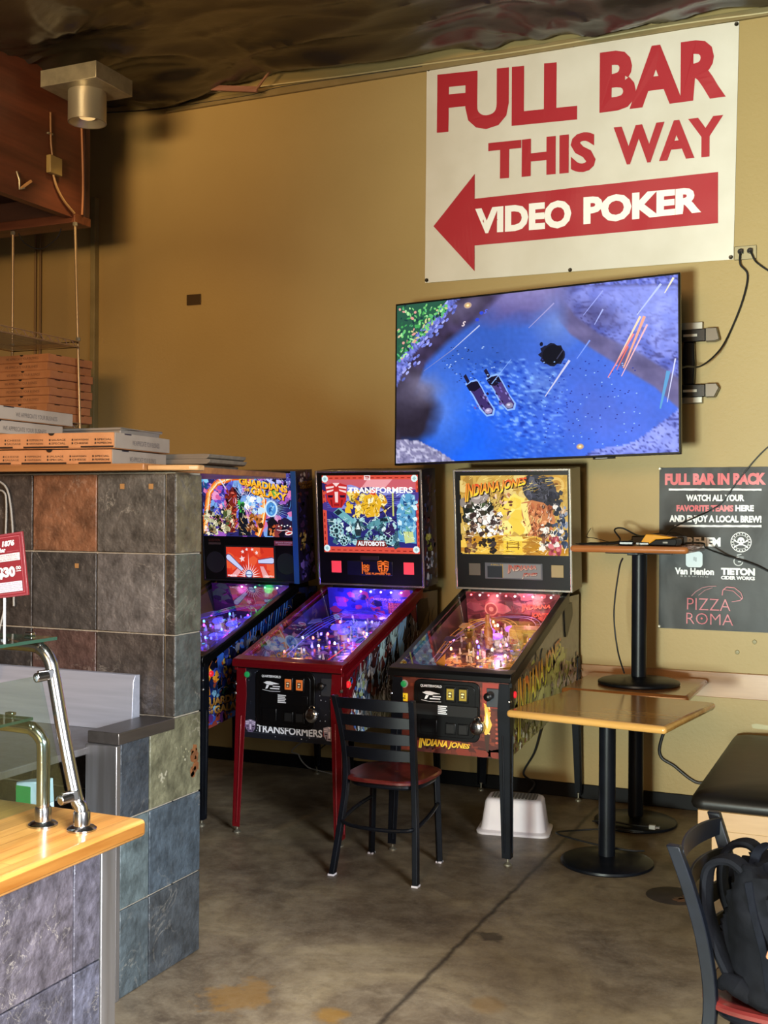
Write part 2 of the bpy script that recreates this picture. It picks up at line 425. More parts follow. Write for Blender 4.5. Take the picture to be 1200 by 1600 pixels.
class Art:
    def __init__(s, clip=None, seed=1):
        s.items = []; s.clip = clip; s.rng = random.Random(seed); s.gain = 1.0
    def layer(s): s.items.append([]); return s
    def poly(s, pts, c, new=True):
        if s.clip:
            pts = clip_poly(list(pts), s.clip)
            if len(pts) < 3: return s
        if new or not s.items: s.items.append([])
        s.items[-1].append((pts, c)); return s
    def rect(s, u0, v0, u1, v1, c, new=True):
        return s.poly([(u0, v0), (u1, v0), (u1, v1), (u0, v1)], c, new)
    def ell(s, u, v, a, b, c, n=20, new=True, rot=0):
        ca, sa = math.cos(rot), math.sin(rot)
        return s.poly([(u + a * math.cos(2 * PI * k / n) * ca - b * math.sin(2 * PI * k / n) * sa, v + a * math.cos(2 * PI * k / n) * sa + b * math.sin(2 * PI * k / n) * ca) for k in range(n)], c, new)
    def line(s, pts, w, c, new=True, w1=None):
        if new: s.layer()
        w1 = w if w1 is None else w1
        n = len(pts) - 1
        for i in range(n):
            (x0, y0), (x1, y1) = pts[i], pts[i + 1]
            d = math.hypot(x1 - x0, y1 - y0) or 1e-6
            nx, ny = -(y1 - y0) / d, (x1 - x0) / d
            a = (w + (w1 - w) * i / n) / 2; b = (w + (w1 - w) * (i + 1) / n) / 2
            s.poly([(x0 - nx * a, y0 - ny * a), (x1 - nx * b, y1 - ny * b), (x1 + nx * b, y1 + ny * b), (x0 + nx * a, y0 + ny * a)], c, False)
        return s
    def blobs(s, u0, v0, u1, v1, n, cols, size, sharp=0.5, aspect=1.0, ang=None, layers=5):
        """irregular painted patches"""
        r = s.rng
        for k in range(n):
            if k % max(1, n // layers) == 0: s.layer()
            u = r.uniform(u0, u1); v = r.uniform(v0, v1); sz = size * r.uniform(0.45, 1.2)
            m = r.randint(5, 9); a0 = r.uniform(0, 6.28); ro = r.uniform(0, PI) if ang is None else ang + r.uniform(-0.3, 0.3)
            pts = []
            for i in range(m):
                a = a0 + 2 * PI * i / m; q = sz * r.uniform(1 - sharp, 1)
                x, y = q * math.cos(a) * aspect, q * math.sin(a)
                pts.append((u + x * math.cos(ro) - y * math.sin(ro), v + x * math.sin(ro) + y * math.cos(ro)))
            s.poly(pts, r.choice(cols), False)
        return s
    def strokes(s, u0, v0, u1, v1, n, cols, ln, w, ang=None, layers=4):
        r = s.rng
        for k in range(n):
            if k % max(1, n // layers) == 0: s.layer()
            u = r.uniform(u0, u1); v = r.uniform(v0, v1); an = r.uniform(0, PI) if ang is None else ang + r.uniform(-0.5, 0.5)
            L_ = ln * r.uniform(0.4, 1.3); bend = r.uniform(-0.5, 0.5)
            pts = [(u, v), (u + L_ * 0.5 * math.cos(an), v + L_ * 0.5 * math.sin(an)), (u + L_ * 0.5 * (math.cos(an) + math.cos(an + bend)), v + L_ * 0.5 * (math.sin(an) + math.sin(an + bend)))]
            s.line(pts, w * r.uniform(0.6, 1.4), r.choice(cols), False, w1=w * 0.3)
        return s
    def text(s, txt, u0, u1, v, h, c, bold=0.02, space=1.0, shear=0.0, warp=None, cfn=None, v1=None, h1=None):
        """cap height h, fitted between u0 and u1 (u1 None keeps natural width); v1/h1: baseline and height at the right end"""
        vs, fs = text_polys(txt, bold, space, shear)
        if not vs: return s
        x0 = min(p[0] for p in vs); x1 = max(p[0] for p in vs)
        vr, _ = text_polys('H', bold); ylo = min(p[1] for p in vr); yhi = max(p[1] for p in vr)
        if u1 is None: u1 = u0 + (x1 - x0) * h / (yhi - ylo)
        v1 = v if v1 is None else v1; h1 = h if h1 is None else h1
        s.layer()
        def M(p):
            t = (p[0] - x0) / (x1 - x0); q = (p[1] - ylo) / (yhi - ylo)
            if warp: t, q = warp(t, q)
            return (u0 + (u1 - u0) * t, (v + (v1 - v) * t) + (h + (h1 - h) * t) * q)
        P = [M(p) for p in vs]
        for f in fs:
            if cfn:
                cc = cfn(sum((vs[i][1] - ylo) / (yhi - ylo) for i in f) / len(f), sum((vs[i][0] - x0) / (x1 - x0) for i in f) / len(f))
            else: cc = c
            poly = [P[i] for i in f]
            if s.clip:
                ar = sum(poly[i][0] * poly[(i + 1) % len(poly)][1] - poly[(i + 1) % len(poly)][0] * poly[i][1] for i in range(len(poly)))
                if ar < 0: poly = poly[::-1]
            s.poly(poly, cc, False)
        return s
    def build(s, name, m, parent, O, U, V, step=0.00012, loc=None, rot=None, back=0.0, N=None, fn=None):
        O = Vector(O); U = Vector(U); V = Vector(V)
        N = U.cross(V).normalized() if N is None else Vector(N)
        vs = []; fs = []; cs = []
        for li, it in enumerate(s.items):
            for pts, c in it:
                b = len(vs)
                for (u, v) in pts:
                    p = O + U * u + V * v + N * (back + li * step)
                    if fn: p = fn(p)
                    vs.append(tuple(p))
                f = tuple(range(b, b + len(pts)))
                ar = sum(pts[i][0] * pts[(i + 1) % len(pts)][1] - pts[(i + 1) % len(pts)][0] * pts[i][1] for i in range(len(pts)))
                if ar < 0: f = f[::-1]
                fs.append(f); cs.append(tuple(min(0.9, x * s.gain) if s.gain != 1.0 else x for x in lin(c)) + (1.0,))
        me = bpy.data.meshes.new(name); me.from_pydata(vs, [], fs)
        me.materials.append(MT[m] if isinstance(m, str) else m)
        ca = me.color_attributes.new('Col', 'FLOAT_COLOR', 'CORNER')
        data = []
        for p in me.polygons: data += list(cs[p.index]) * p.loop_total
        ca.data.foreach_set('color', data)
        o = bpy.data.objects.new(name, me); COL.objects.link(o)
        if parent is not None: o.parent = parent
        if loc is not None: o.location = loc
        if rot is not None: o.rotation_euler = rot
        return o

def mixc(a, b, t):
    if isinstance(a, str): a = [int(a[i:i + 2], 16) / 255 for i in (1, 3, 5)]
    if isinstance(b, str): b = [int(b[i:i + 2], 16) / 255 for i in (1, 3, 5)]
    t = max(0, min(1, t)); return tuple(x + (y - x) * t for x, y in zip(a, b))

# ================================================================== THE SETTING
YW = 6.64
# ---- concrete floor
def floor_mat():
    m, nt, p = base_mat('sealed_concrete'); N = nt.nodes; L = nt.links
    tc = N.new('ShaderNodeTexCoord')
    def noise(sc, det=8, dist=0.0, rough=0.6):
        n = N.new('ShaderNodeTexNoise'); n.inputs['Scale'].default_value = sc; n.inputs['Detail'].default_value = det
        n.inputs['Distortion'].default_value = dist; n.inputs['Roughness'].default_value = rough
        L.new(tc.outputs['Object'], n.inputs['Vector']); return n.outputs['Fac']
    def ramp(src, stops):
        r = N.new('ShaderNodeValToRGB'); e = r.color_ramp.elements
        while len(e) < len(stops): e.new(0.5)
        for el, (q, c) in zip(e, stops): el.position = q; el.color = lin4(c)
        L.new(src, r.inputs[0]); return r.outputs[0]
    def mix(f, a, b, mode='MIX'):
        x = N.new('ShaderNodeMix'); x.data_type = 'RGBA'; x.blend_type = mode
        if isinstance(f, float): x.inputs[0].default_value = f
        else: L.new(f, x.inputs[0])
        for k, s in ((6, a), (7, b)):
            if isinstance(s, str): x.inputs[k].default_value = lin4(s)
            else: L.new(s, x.inputs[k])
        return x.outputs[2]
    c = ramp(noise(1.6, 10, 0.8), [(0.32, '#4a3e32'), (0.5, '#6c5e4b'), (0.68, '#8f8064')])
    c = mix(ramp(noise(7, 10, 0.4, 0.7), [(0.42, '#000000'), (0.7, '#8a8a8a')]), c, '#b8ab92')
    c = mix(ramp(noise(14, 10, 0.2, 0.8), [(0.38, '#909090'), (0.52, '#000000')]), c, '#3f352b')
    c = mix(ramp(noise(60, 8, 0.0, 0.75), [(0.5, '#000000'), (0.7, '#707070')]), c, '#b5a98f')
    c = mix(ramp(noise(30, 6), [(0.55, '#000000'), (0.75, '#606060')]), c, '#4a3f33')
    # ochre stain by the slate pillar and a few spilled spots
    def spot(loc, r, soft, nsc, amt):
        mp = N.new('ShaderNodeMapping'); mp.inputs['Location'].default_value = (-loc[0], -loc[1], 0)
        L.new(tc.outputs['Object'], mp.inputs['Vector'])
        vl = N.new('ShaderNodeVectorMath'); vl.operation = 'LENGTH'; L.new(mp.outputs[0], vl.inputs[0])
        ad = N.new('ShaderNodeMath'); ad.operation = 'MULTIPLY_ADD'; ad.inputs[1].default_value = amt
        L.new(noise(nsc, 6), ad.inputs[0]); L.new(vl.outputs['Value'], ad.inputs[2])
        mr = N.new('ShaderNodeMapRange'); mr.inputs['From Min'].default_value = r + amt * 0.5 + soft; mr.inputs['From Max'].default_value = r + amt * 0.5 - soft
        L.new(ad.outputs[0], mr.inputs['Value']); return mr.outputs[0]
    def half(s, k):
        x = N.new('ShaderNodeMath'); x.operation = 'MULTIPLY'; x.inputs[1].default_value = k; L.new(s, x.inputs[0]); return x.outputs[0]
    c = mix(half(spot((-2.06, 3.44), 0.11, 0.03, 9, 0.42), 0.6), c, '#86622c')
    c = mix(half(spot((-1.70, 3.42), 0.05, 0.015, 14, 0.12), 0.7), c, '#8f6a2c')
    c = mix(half(spot((-1.45, 4.32), 0.05, 0.01, 14, 0.1), 0.7), c, '#2c261f')
    c = mix(half(spot((-1.25, 3.72), 0.06, 0.02, 10, 0.1), 0.5), c, '#7d5f33')
    # saw-cut joint along y
    sx = N.new('ShaderNodeSeparateXYZ'); L.new(tc.outputs['Object'], sx.inputs[0])
    a1 = N.new('ShaderNodeMath'); a1.operation = 'ADD'; a1.inputs[1].default_value = 1.527; L.new(sx.outputs[0], a1.inputs[0])
    wn = N.new('ShaderNodeMath'); wn.operation = 'MULTIPLY_ADD'; wn.inputs[1].default_value = 0.03; wn.inputs[2].default_value = -0.015; L.new(noise(11, 6), wn.inputs[0])
    a2 = N.new('ShaderNodeMath'); a2.operation = 'ADD'; L.new(a1.outputs[0], a2.inputs[0]); L.new(wn.outputs[0], a2.inputs[1])
    ab = N.new('ShaderNodeMath'); ab.operation = 'ABSOLUTE'; L.new(a2.outputs[0], ab.inputs[0])
    jr = N.new('ShaderNodeMapRange'); jr.inputs['From Min'].default_value = 0.017; jr.inputs['From Max'].default_value = 0.003; L.new(ab.outputs[0], jr.inputs['Value'])
    c = mix(half(jr.outputs[0], 0.8), c, '#2b241d')
    L.new(c, p.inputs['Base Color'])
    rg = N.new('ShaderNodeMapRange'); rg.inputs['To Min'].default_value = 0.28; rg.inputs['To Max'].default_value = 0.6
    L.new(noise(4, 6), rg.inputs['Value']); L.new(rg.outputs[0], p.inputs['Roughness'])
    b = N.new('ShaderNodeBump'); b.inputs['Strength'].default_value = 0.12; b.inputs['Distance'].default_value = 0.01
    L.new(noise(18, 8), b.inputs['Height']); L.new(b.outputs[0], p.inputs['Normal'])
    return m
fl = MB().box(-8.2, 5, -5, 6.8, -0.1, 0).build('floor', floor_mat(), smooth=False); struct(fl)

# ---- back wall, painted olive gold
wm = mat('olive_gold_paint', '#9e8652', 0.55, c2='#a68e5a', nscale=1.3, bump=0.12, bscale=60, lo=0.3, hi=0.7)
wb = MB().box(-8.2, 5, YW, YW + 0.15, 0, 4.9).build('wall_back', wm, smooth=False); struct(wb)
bb = MB().box(-8.2, 5, YW - 0.012, YW, 0, 0.085).build('baseboard_back', mat('black_cove_base', '#08080a', 0.6, spec=0.2), bevel=0.004); struct(bb)
tr = MB().box(-1.82, 2.5, YW - 0.02, YW, 0.65, 0.792).build('trim_1', wood('pale_maple', '#96683f', '#b08658', 'x', 7, 0.4, 0.2), bevel=0.003); struct(tr)
# corner strip at the kitchen end
cs = MB().box(-5.215, -5.175, YW - 0.05, YW, 1.9, 3.9).build('trim_2', mat('corner_bead', '#7d6f45', 0.6, c2='#8d8054', nscale=5), bevel=0.004); struct(cs)

# ---- ceiling of black plastic sheet over insulation
def ceiling():
    nx, ny = 330, 230
    x0, x1, y0, y1 = -8.2, 2.6, 0.6, YW - 0.02
    pin = [(-4.45, 5.45, 1.0), (-2.75, 5.3, 0.6), (-1.35, 5.75, 0.9), (-3.4, 4.7, 0.8), (-0.5, 5.2, 0.8), (-2.1, 4.5, 0.8), (-3.75, 6.1, 0.5)]
    vs = []
    for j in range(ny + 1):
        for i in range(nx + 1):
            x = x0 + (x1 - x0) * i / nx; y = y0 + (y1 - y0) * j / ny
            wx = x + 0.25 * mn.noise((x * 1.1, y * 1.1, 20)); wy = y + 0.25 * mn.noise((x * 1.1, y * 1.1, 30))
            z = 4.53 + 0.06 * mn.noise((x * 0.8, y * 1.0, 3.1))
            # long soft folds of a slack sheet, running along the wall
            f_ = mn.noise((wx * 0.55 + wy * 0.25, wy * 1.9, 9.0)); z -= 0.055 * max(0, 1 - abs(f_) * 3.2) ** 1.6
            f_ = mn.noise((wx * 1.5 - wy * 0.8, wy * 3.6, 4.0)); z -= 0.012 * max(0, 1 - abs(f_) * 3.5) ** 1.5
            mk = max(0, min(1, mn.noise((x * 0.9, y * 1.6, 44.0)) * 3.0 + 0.15))
            f_ = mn.noise((wx * 3.1 + wy * 1.2, wy * 6.0 - wx, 14.0)); z -= mk * 0.018 * max(0, 1 - abs(f_) * 3.0) ** 1.3
            f_ = mn.noise((wx * 6.5 - wy * 3, wy * 10.0 + wx * 2, 17.0)); z -= mk * 0.006 * max(0, 1 - abs(f_) * 3.0) ** 1.2
            for (px, py, st) in pin:
                dx, dy = x - px, y - py; d = math.hypot(dx, dy)
                if d < 0.95:
                    a = math.atan2(dy, dx); w = (1 - d / 0.95) ** 1.5 * st
                    z += w * 0.060 * (0.5 - abs(mn.noise((math.cos(a) * 3.6 + px, math.sin(a) * 3.6, d * 0.6)))) * min(1, d * 6)
                    z += w * 0.06
            # sheet droops to the header on the kitchen side, away from the wall
            k = max(0, min(1, (-3.9 - x) / 0.9)) * max(0, min(1, (6.35 - y) / 0.6)); z -= 0.20 * k * k * (3 - 2 * k)
            # rolled edge sagging along the wall
            e = y1 - y
            if e < 0.40:
                t = e / 0.40
                z -= 0.055 * math.sin(PI * t) * (1 + 0.9 * mn.noise((x * 1.7, 0, 5)))
                z += 0.015 * (1 - t) + 0.012 * (1 - t) * mn.noise((x * 5, 1, 2))
            vs.append((x, y, z))
    fs = []
    for j in range(ny):
        for i in range(nx):
            a = j * (nx + 1) + i
            fs.append((a, a + nx + 1, a + nx + 2, a + 1))
    b = MB(); b.add(vs, fs)
    m = mat('black_plastic_sheet', '#1a1610', 0.3, c2='#251f16', nscale=2.5, bump=0.22, bscale=7.0, stretch=(1, 2.2, 1), spec=1.0, rvar=0.06)
    o = b.build('ceiling', m, fix=False); struct(o)
    o.modifiers.new('thickness', 'SOLIDIFY').thickness = 0.004
    rf = MB().box(-8.2, 5, -5, 6.79, 4.78, 4.9).build('ceiling.001', mat('roof_deck', '#241c15', 0.9), smooth=False); struct(rf)
ceiling()
# nailing board under the sheet edge
tp = MB().box(-4.6, 2.5, YW - 0.025, YW, 4.425, 4.475).build('trim_3', mat('painted_ledger', '#7d6a40', 0.6, c2='#8a7850', nscale=4), bevel=0.003); struct(tp)

# ---- plywood header over the kitchen side
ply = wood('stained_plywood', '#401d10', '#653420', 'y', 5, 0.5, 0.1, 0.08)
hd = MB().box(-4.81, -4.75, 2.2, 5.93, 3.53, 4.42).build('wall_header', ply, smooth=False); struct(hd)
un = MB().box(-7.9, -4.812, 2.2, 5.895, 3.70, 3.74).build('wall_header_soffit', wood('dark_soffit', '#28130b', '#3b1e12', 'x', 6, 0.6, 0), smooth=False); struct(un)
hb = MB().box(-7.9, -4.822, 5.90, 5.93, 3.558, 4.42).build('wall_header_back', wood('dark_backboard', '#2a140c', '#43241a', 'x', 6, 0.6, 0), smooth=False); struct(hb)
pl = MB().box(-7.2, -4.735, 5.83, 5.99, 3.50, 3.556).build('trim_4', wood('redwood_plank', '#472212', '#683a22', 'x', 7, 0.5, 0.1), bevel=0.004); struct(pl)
ps = MB().box(-4.82, -4.74, 5.935, 5.985, 3.557, 4.30).build('trim_5', wood('dark_post', '#2e1810', '#48281a', 'z', 8, 0.6, 0), bevel=0.004); struct(ps)

# ---- slate tile partition and half wall
slate = slate_mat('slate_tile', 0.42, 0.52, 14, 1.0, 24, 0.35, 4.2)
grout = mat('grout', '#8d8475', 0.8)
def tiles(name, plane, c0, rects, cols, thick=0.010, gap=0.003):
    """rects: (a0,a1,z0,z1) on a plane x=c0 (facing +x) or y=c0 (facing -y)"""
    b = MB(); r = random.Random(len(rects) + int(abs(c0) * 100))
    for (a0, a1, z0, z1), c in zip(rects, cols):
        b.col(c)
        a0 += gap; a1 -= gap; z0 += gap; z1 -= gap
        if plane == 'x': b.box(c0, c0 + thick, a0, a1, z0, z1)
        else: b.box(a0, a1, c0 - thick, c0, z0, z1)
    return b.build(name, slate, bevel=0.003, colattr=True)
YP = 3.56
part_wall = struct(MB().box(-5.6, -2.422, YP, 3.725, 0, 1.822).build('wall_partition', grout, smooth=False))
xs = [-2.461, -2.771, -3.081, -3.391, -3.701, -4.01, -4.32]
zr = [(1.518, 1.818), (1.218, 1.518), (0.915, 1.218), (0.61, 0.915), (0.305, 0.61), (0.0, 0.305)]
rects = []; cols = []
pal = {(0, 0): '#4a4540', (0, 1): '#6a4630', (0, 2): '#3a322d', (1, 0): '#57524f', (1, 1): '#383431', (1, 2): '#342e2a', (2, 0): '#3c3531', (2, 1): '#42302b', (2, 2): '#262220'}
rr = random.Random(4)
for zi, (z0, z1) in enumerate(zr):
    rects.append((-2.459, -2.412, z0, z1)); cols.append('#352f2a')
    for xi in range(len(xs) - 1):
        rects.append((xs[xi + 1], xs[xi], z0, z1)); cols.append(pal.get((zi, xi), rr.choice(['#332b27', '#3d342e', '#2a2523', '#4a3526'])))
t = tiles('partition_tiles', 'y', YP, rects, cols); t.parent = part_wall
rects = []; cols = []
for zi, ((z0, z1), c) in enumerate(zip(zr[:3], ['#57503f', '#454840', '#3c4140'])):
    rects.append((YP - 0.01, 3.725, z0, z1)); cols.append(c)
t = tiles('partition_side_tiles', 'x', -2.422, rects, cols); t.parent = part_wall
half_wall = struct(MB().box(-2.53, -2.422, 3.225, YP - 0.012, 0, 0.905).build('wall_half', grout, smooth=False))
rects = []; cols = []
for (z0, z1), ca, cb in zip(zr[3:], ['#2f343a', '#485254', '#3c4448'], ['#5c5a47', '#39424a', '#34383c']):
    rects.append((3.226, 3.395, z0, z1)); cols.append(ca)
    rects.append((3.395, 3.725, z0, z1)); cols.append(cb)
t = tiles('half_wall_tiles', 'x', -2.422, rects, cols); t.parent = half_wall
# rust bloom and pale scuffs of their own on the olive tile
sc = Art(clip=[(3.41, 0.625), (3.71, 0.625), (3.71, 0.90), (3.41, 0.90)], seed=6)
sc.blobs(3.655, 0.68, 3.70, 0.78, 26, ['#6b4126', '#744a2c', '#5f3c26'], 0.022)
sc.blobs(3.45, 0.62, 3.50, 0.74, 10, ['#8f8a78', '#7d7863'], 0.010)
sc.blobs(3.55, 0.74, 3.64, 0.82, 9, ['#9a9580', '#858066'], 0.007)
sc.build('tile_scuffs', 'print', half_wall, (-2.4115, 0, 0), (0, 1, 0), (0, 0, 1), 0.00004)

# stainless cap and end post of the half wall
cap = thing('steel_wall_cap', 'stainless steel cap and end post wrapping the low slate half wall', 'wall cap', (-2.47, 3.21, 0))
MB().box(-0.07, 0.062, 0.0, 0.335, 0.875, 0.917).build('top_cap', MT['cap_steel'], cap, bevel=0.003)
MB().box(-0.07, 0.062, -0.012, 0.012, 0.0, 0.8745).build('end_post', 'steel_dark', cap, bevel=0.003)
# wooden plank on top of the partition
shelf_m = wood('pine_shelf', '#6a3f20', '#a06c3c', 'x', 6, 0.5, 0.1)
sh = MB().box(-5.6, -2.50, 3.47, 4.55, 1.826, 1.852).build('partition_shelf', shelf_m, bevel=0.004)
tag(sh, 'wooden shelf board on top of the slate partition under the pizza boxes', 'shelf')
o = MB().prism([(-2.4985, 3.49), (-2.33, 3.51), (-2.305, 3.535), (-2.305, 3.575), (-2.33, 3.60), (-2.4985, 3.64)], lambda p: (p[0], p[1], 1.826), lambda p: (p[0], p[1], 1.846)).build('paddle_handle', wood('light_paddle', '#a57a4c', '#c79a68', 'x', 8, 0.5, 0), bevel=0.005)
tag(o, 'light wooden paddle handle with rounded end sticking out past the shelf board', 'pizza peel')

# ================================================================== SERVICE COUNTER (left foreground)
ct = thing('service_counter', 'near service counter with thick butcher block top and grey violet slate front', 'counter', (-1.72, 2.41, 0))
bbm = wood('butcher_block', '#a56a2c', '#cf9a52', 'y', 9, 0.28, 0.45, 0.04, planks=(0.042, 0.7))
MB().box(-1.5, 0.0, -2.6, 0.0, 0.855, 0.9).build('butcher_block_top', bbm, ct, bevel=0.012, seg=3)
MB().box(-1.45, -0.042, -2.5, -0.10, 0, 0.8545).build('counter_body', 'black_plastic', ct, smooth=False)
b = MB()
zz = [(0.59, 0.853), (0.285, 0.59), (0.0, 0.285)]
ys = [-0.145, -0.245, -0.555, -0.865, -1.175, -1.485, -1.795, -2.105, -2.415]
rr = random.Random(8)
for zi, (z0, z1) in enumerate(zz):
    for yi in range(len(ys) - 1):
        b.col([['#434049', '#454047'], ['#43434f', '#3b3942']][zi % 2][yi % 2] if yi < 3 else rr.choice(['#57545a', '#605a5c', '#4c4b52']))
        b.box(-0.041, -0.030, ys[yi + 1] + 0.0015, ys[yi] - 0.0015, z0 + 0.0015, z1 - 0.0015)
slate2 = slate_mat('rough_slate', 0.38, 0.6, 22, 1.0, 30, 0.55, 15.0)
b.build('slate_front', slate2, ct, bevel=0.003, colattr=True)
MB().box(-0.10, -0.028, -0.144, -0.088, 0.0, 0.8543).build('steel_corner', 'steel_dark', ct, bevel=0.002)

# sneeze guard of stainless tube
sg = thing('sneeze_guard', 'chrome tube sneeze guard with two glass shelves on the butcher block counter', 'sneeze guard', (-1.80, 2.255, 0.9006))
def post(name, pts, r=0.0165):
    o = MB().tube(pts, r, 16).build(name, 'chrome', sg)
    return o
top1 = spline([(0, 0, 0.0), (-0.002, 0, 0.05), (-0.018, 0, 0.08), (-0.055, 0, 0.22), (-0.088, 0, 0.365), (-0.10, 0, 0.405), (-0.125, 0, 0.432), (-0.17, 0, 0.44), (-0.45, 0, 0.44), (-0.75, 0, 0.44)], 7)
p1 = post('front_post', top1)
p2 = post('rear_post', spline([(-0.112, -0.008, 0.0), (-0.112, -0.008, 0.08), (-0.112, -0.008, 0.185), (-0.118, -0.008, 0.212), (-0.14, -0.008, 0.231), (-0.175, -0.008, 0.238), (-0.4, -0.008, 0.238), (-0.75, -0.008, 0.238)], 7))
for pp, (x, y) in ((p1, (0, 0)), (p2, (-0.112, -0.008))):
    MB().lathe([(0.036, 0.0), (0.036, 0.004), (0.03, 0.009), (0.0205, 0.012), (0.0205, 0.042), (0.019, 0.046), (0.0166, 0.046)], (x, y, 0), 28).build('base_flange', 'chrome', pp)
for (x, z) in ((-0.088, 0.372), (-0.012, 0.082)):
    cl = MB().beam((x - 0.02, -0.034, z), (x + 0.004, -0.004, z + 0.004), 0.018, 0.024, (0, 0, 1))
    cl.tube([(x - 0.012, -0.052, z - 0.002), (x - 0.004, -0.018, z)], 0.012, 12)
    cl.build('glass_clamp', 'chrome', p1, bevel=0.002)
def pane(name, x0, x1, y0, y1, z0, z1):
    b = MB(); vs = [(x, y, z) for x in (x0, x1) for y in (y0, y1) for z in (z0, z1)]
    b.add(vs, [(0, 2, 6, 4), (1, 5, 7, 3)]); b.m = 1; b.add(vs, [(0, 1, 3, 2), (4, 6, 7, 5), (0, 4, 5, 1), (2, 3, 7, 6)])
    return b.build(name, ['counter_glass', 'glass_edge'], sg, smooth=False, fix=False)
pane('top_glass_shelf', -0.70, -0.085, -1.3, 0.008, 0.4575, 0.4655)
pane('lower_glass_shelf', -0.70, -0.15, -1.3, -0.002, 0.2555, 0.2625)
gp = MB(); nrm = Vector((0.35, 0, 0.076)).normalized()
gp.add([(-0.020, -0.035, 0.085), (-0.020, -1.3, 0.085), (-0.098, -1.3, 0.375), (-0.098, -0.035, 0.375), (-0.026, -0.035, 0.0835), (-0.026, -1.3, 0.0835), (-0.104, -1.3, 0.3735), (-0.104, -0.035, 0.3735)],
       [(0, 1, 2, 3), (7, 6, 5, 4), (0, 4, 5, 1), (1, 5, 6, 2), (2, 6, 7, 3), (3, 7, 4, 0)])
gp.build('front_glass', 'counter_glass', sg, smooth=False)
for (x, z) in ((-0.16, 0.470), (-0.22, 0.267)):
    MB().box(x - 0.012, x + 0.012, -0.012, 0.004, z - 0.004, z + 0.004).build('shelf_clamp', 'chrome', sg, bevel=0.002)

# red price sign in a stand on the glass shelf
ps_ = thing('price_sign', 'red price sign with white lettering tilted on a stem above the counter glass', 'sign', (-1.908, 2.1, 1.3665))
th = R(7.5)
U = Vector((math.cos(th), 0, math.sin(th))); V = Vector((-math.sin(th), 0, math.cos(th)))
# panel's lower right corner sits 0.075 right of the stem
O = Vector((0.076, 0.0, 0.115)) - U * 0.115
pc = MB().obox(O + U * 0.0575 + V * 0.0745, U, V, (0, 1, 0), 0.0575, 0.0745, 0.003).build('sign_panel', mat('sign_red', '#5c1018', 0.35), ps_, bevel=0.001)
a = Art()
a.rect(0.001, 0.001, 0.114, 0.148, '#60262c'); a.rect(0.004, 0.004, 0.111, 0.145, '#5c1018')
for q in ((0.008, 0.008, 0.107, 0.0095), (0.008, 0.1395, 0.107, 0.141), (0.008, 0.008, 0.0095, 0.141), (0.1055, 0.008, 0.107, 0.141)):
    a.rect(*q, '#7a3a40')
a.text('1876', 0.052, 0.090, 0.119, 0.013, '#a09a9a', 0.06, shear=0.2)
a.text('your bar', 0.018, 0.062, 0.106, 0.011, '#a09a9a', 0.05); a.rect(0.065, 0.106, 0.10, 0.107, '#7a3a40')
for (v, w) in ((0.095, 'EVERY FRIDAY'), (0.086, 'DINE IN SPECIAL')):
    a.rect(0.02, v - 0.002, 0.103, v + 0.0065, '#96908f'); a.text(w, 0.03, 0.097, v, 0.0042, '#6a4a52', 0.0)
a.text('$30', 0.032, 0.085, 0.047, 0.024, '#a09a9a', 0.06); a.text('00', 0.088, 0.103, 0.062, 0.008, '#a09a9a', 0.03); a.rect(0.088, 0.058, 0.103, 0.0595, '#a09a9a')
for (v, w) in ((0.030, 'DINE IN ONLY'), (0.022, 'PLUS TAX AND GRATUITY'), (0.014, 'WHILE SUPPLIES LAST')):
    a.rect(0.03 if v > 0.025 else 0.012, v - 0.002, 0.103, v + 0.0055, '#918b92'); a.text(w, 0.035, 0.10, v, 0.0035, '#6a5a70', 0.0)
a.build('sign_print', 'print', pc, O + Vector((0, -0.0031, 0)), U, V, 0.0001)
MB().tube([(0.0, 0.004, 0.0), (0.0, 0.004, 0.12)], 0.0028, 8).build('stem', 'white_plastic', ps_)
MB().lathe([(0.032, 0.0), (0.032, 0.003), (0.012, 0.008), (0.005, 0.014)], (0, 0.004, 0), 24).build('stand_base', glass_mat('clear_acrylic', (0.9, 0.92, 0.93), 1.0, 0.05), ps_)

# ---- stainless work table against the partition
wt = thing('work_table', 'stainless steel work table with tall backsplash behind the counter', 'table', (-2.95, 3.3, 0))
MB().box(-0.9, 0.415, -0.55, 0.20, 0.835, 0.862).build('table_top', 'steel_dark', wt, bevel=0.004)
bs = MB().prism([(0.185, 0.8622), (0.236, 0.8622), (0.236, 1.068), (0.208, 1.068), (0.196, 1.045)], lambda p: (-0.9, p[0], p[1]), lambda p: (0.392, p[0], p[1]))
bs.build('backsplash', 'steel', wt, bevel=0.002)
MB().box(-0.9, 0.40, -0.545, -0.53, 0.78, 0.8345).build('front_apron', 'steel', wt, bevel=0.002)
for (x, y) in ((-0.86, -0.5), (0.36, -0.5), (-0.86, 0.16), (0.36, 0.16)):
    MB().tube([(x, y, 0), (x, y, 0.834)], 0.02, 12).build('leg', 'steel_dark', wt)
MB().box(-0.88, 0.38, -0.52, 0.18, 0.25, 0.275).build('under_shelf', 'steel_dark', wt, bevel=0.003)
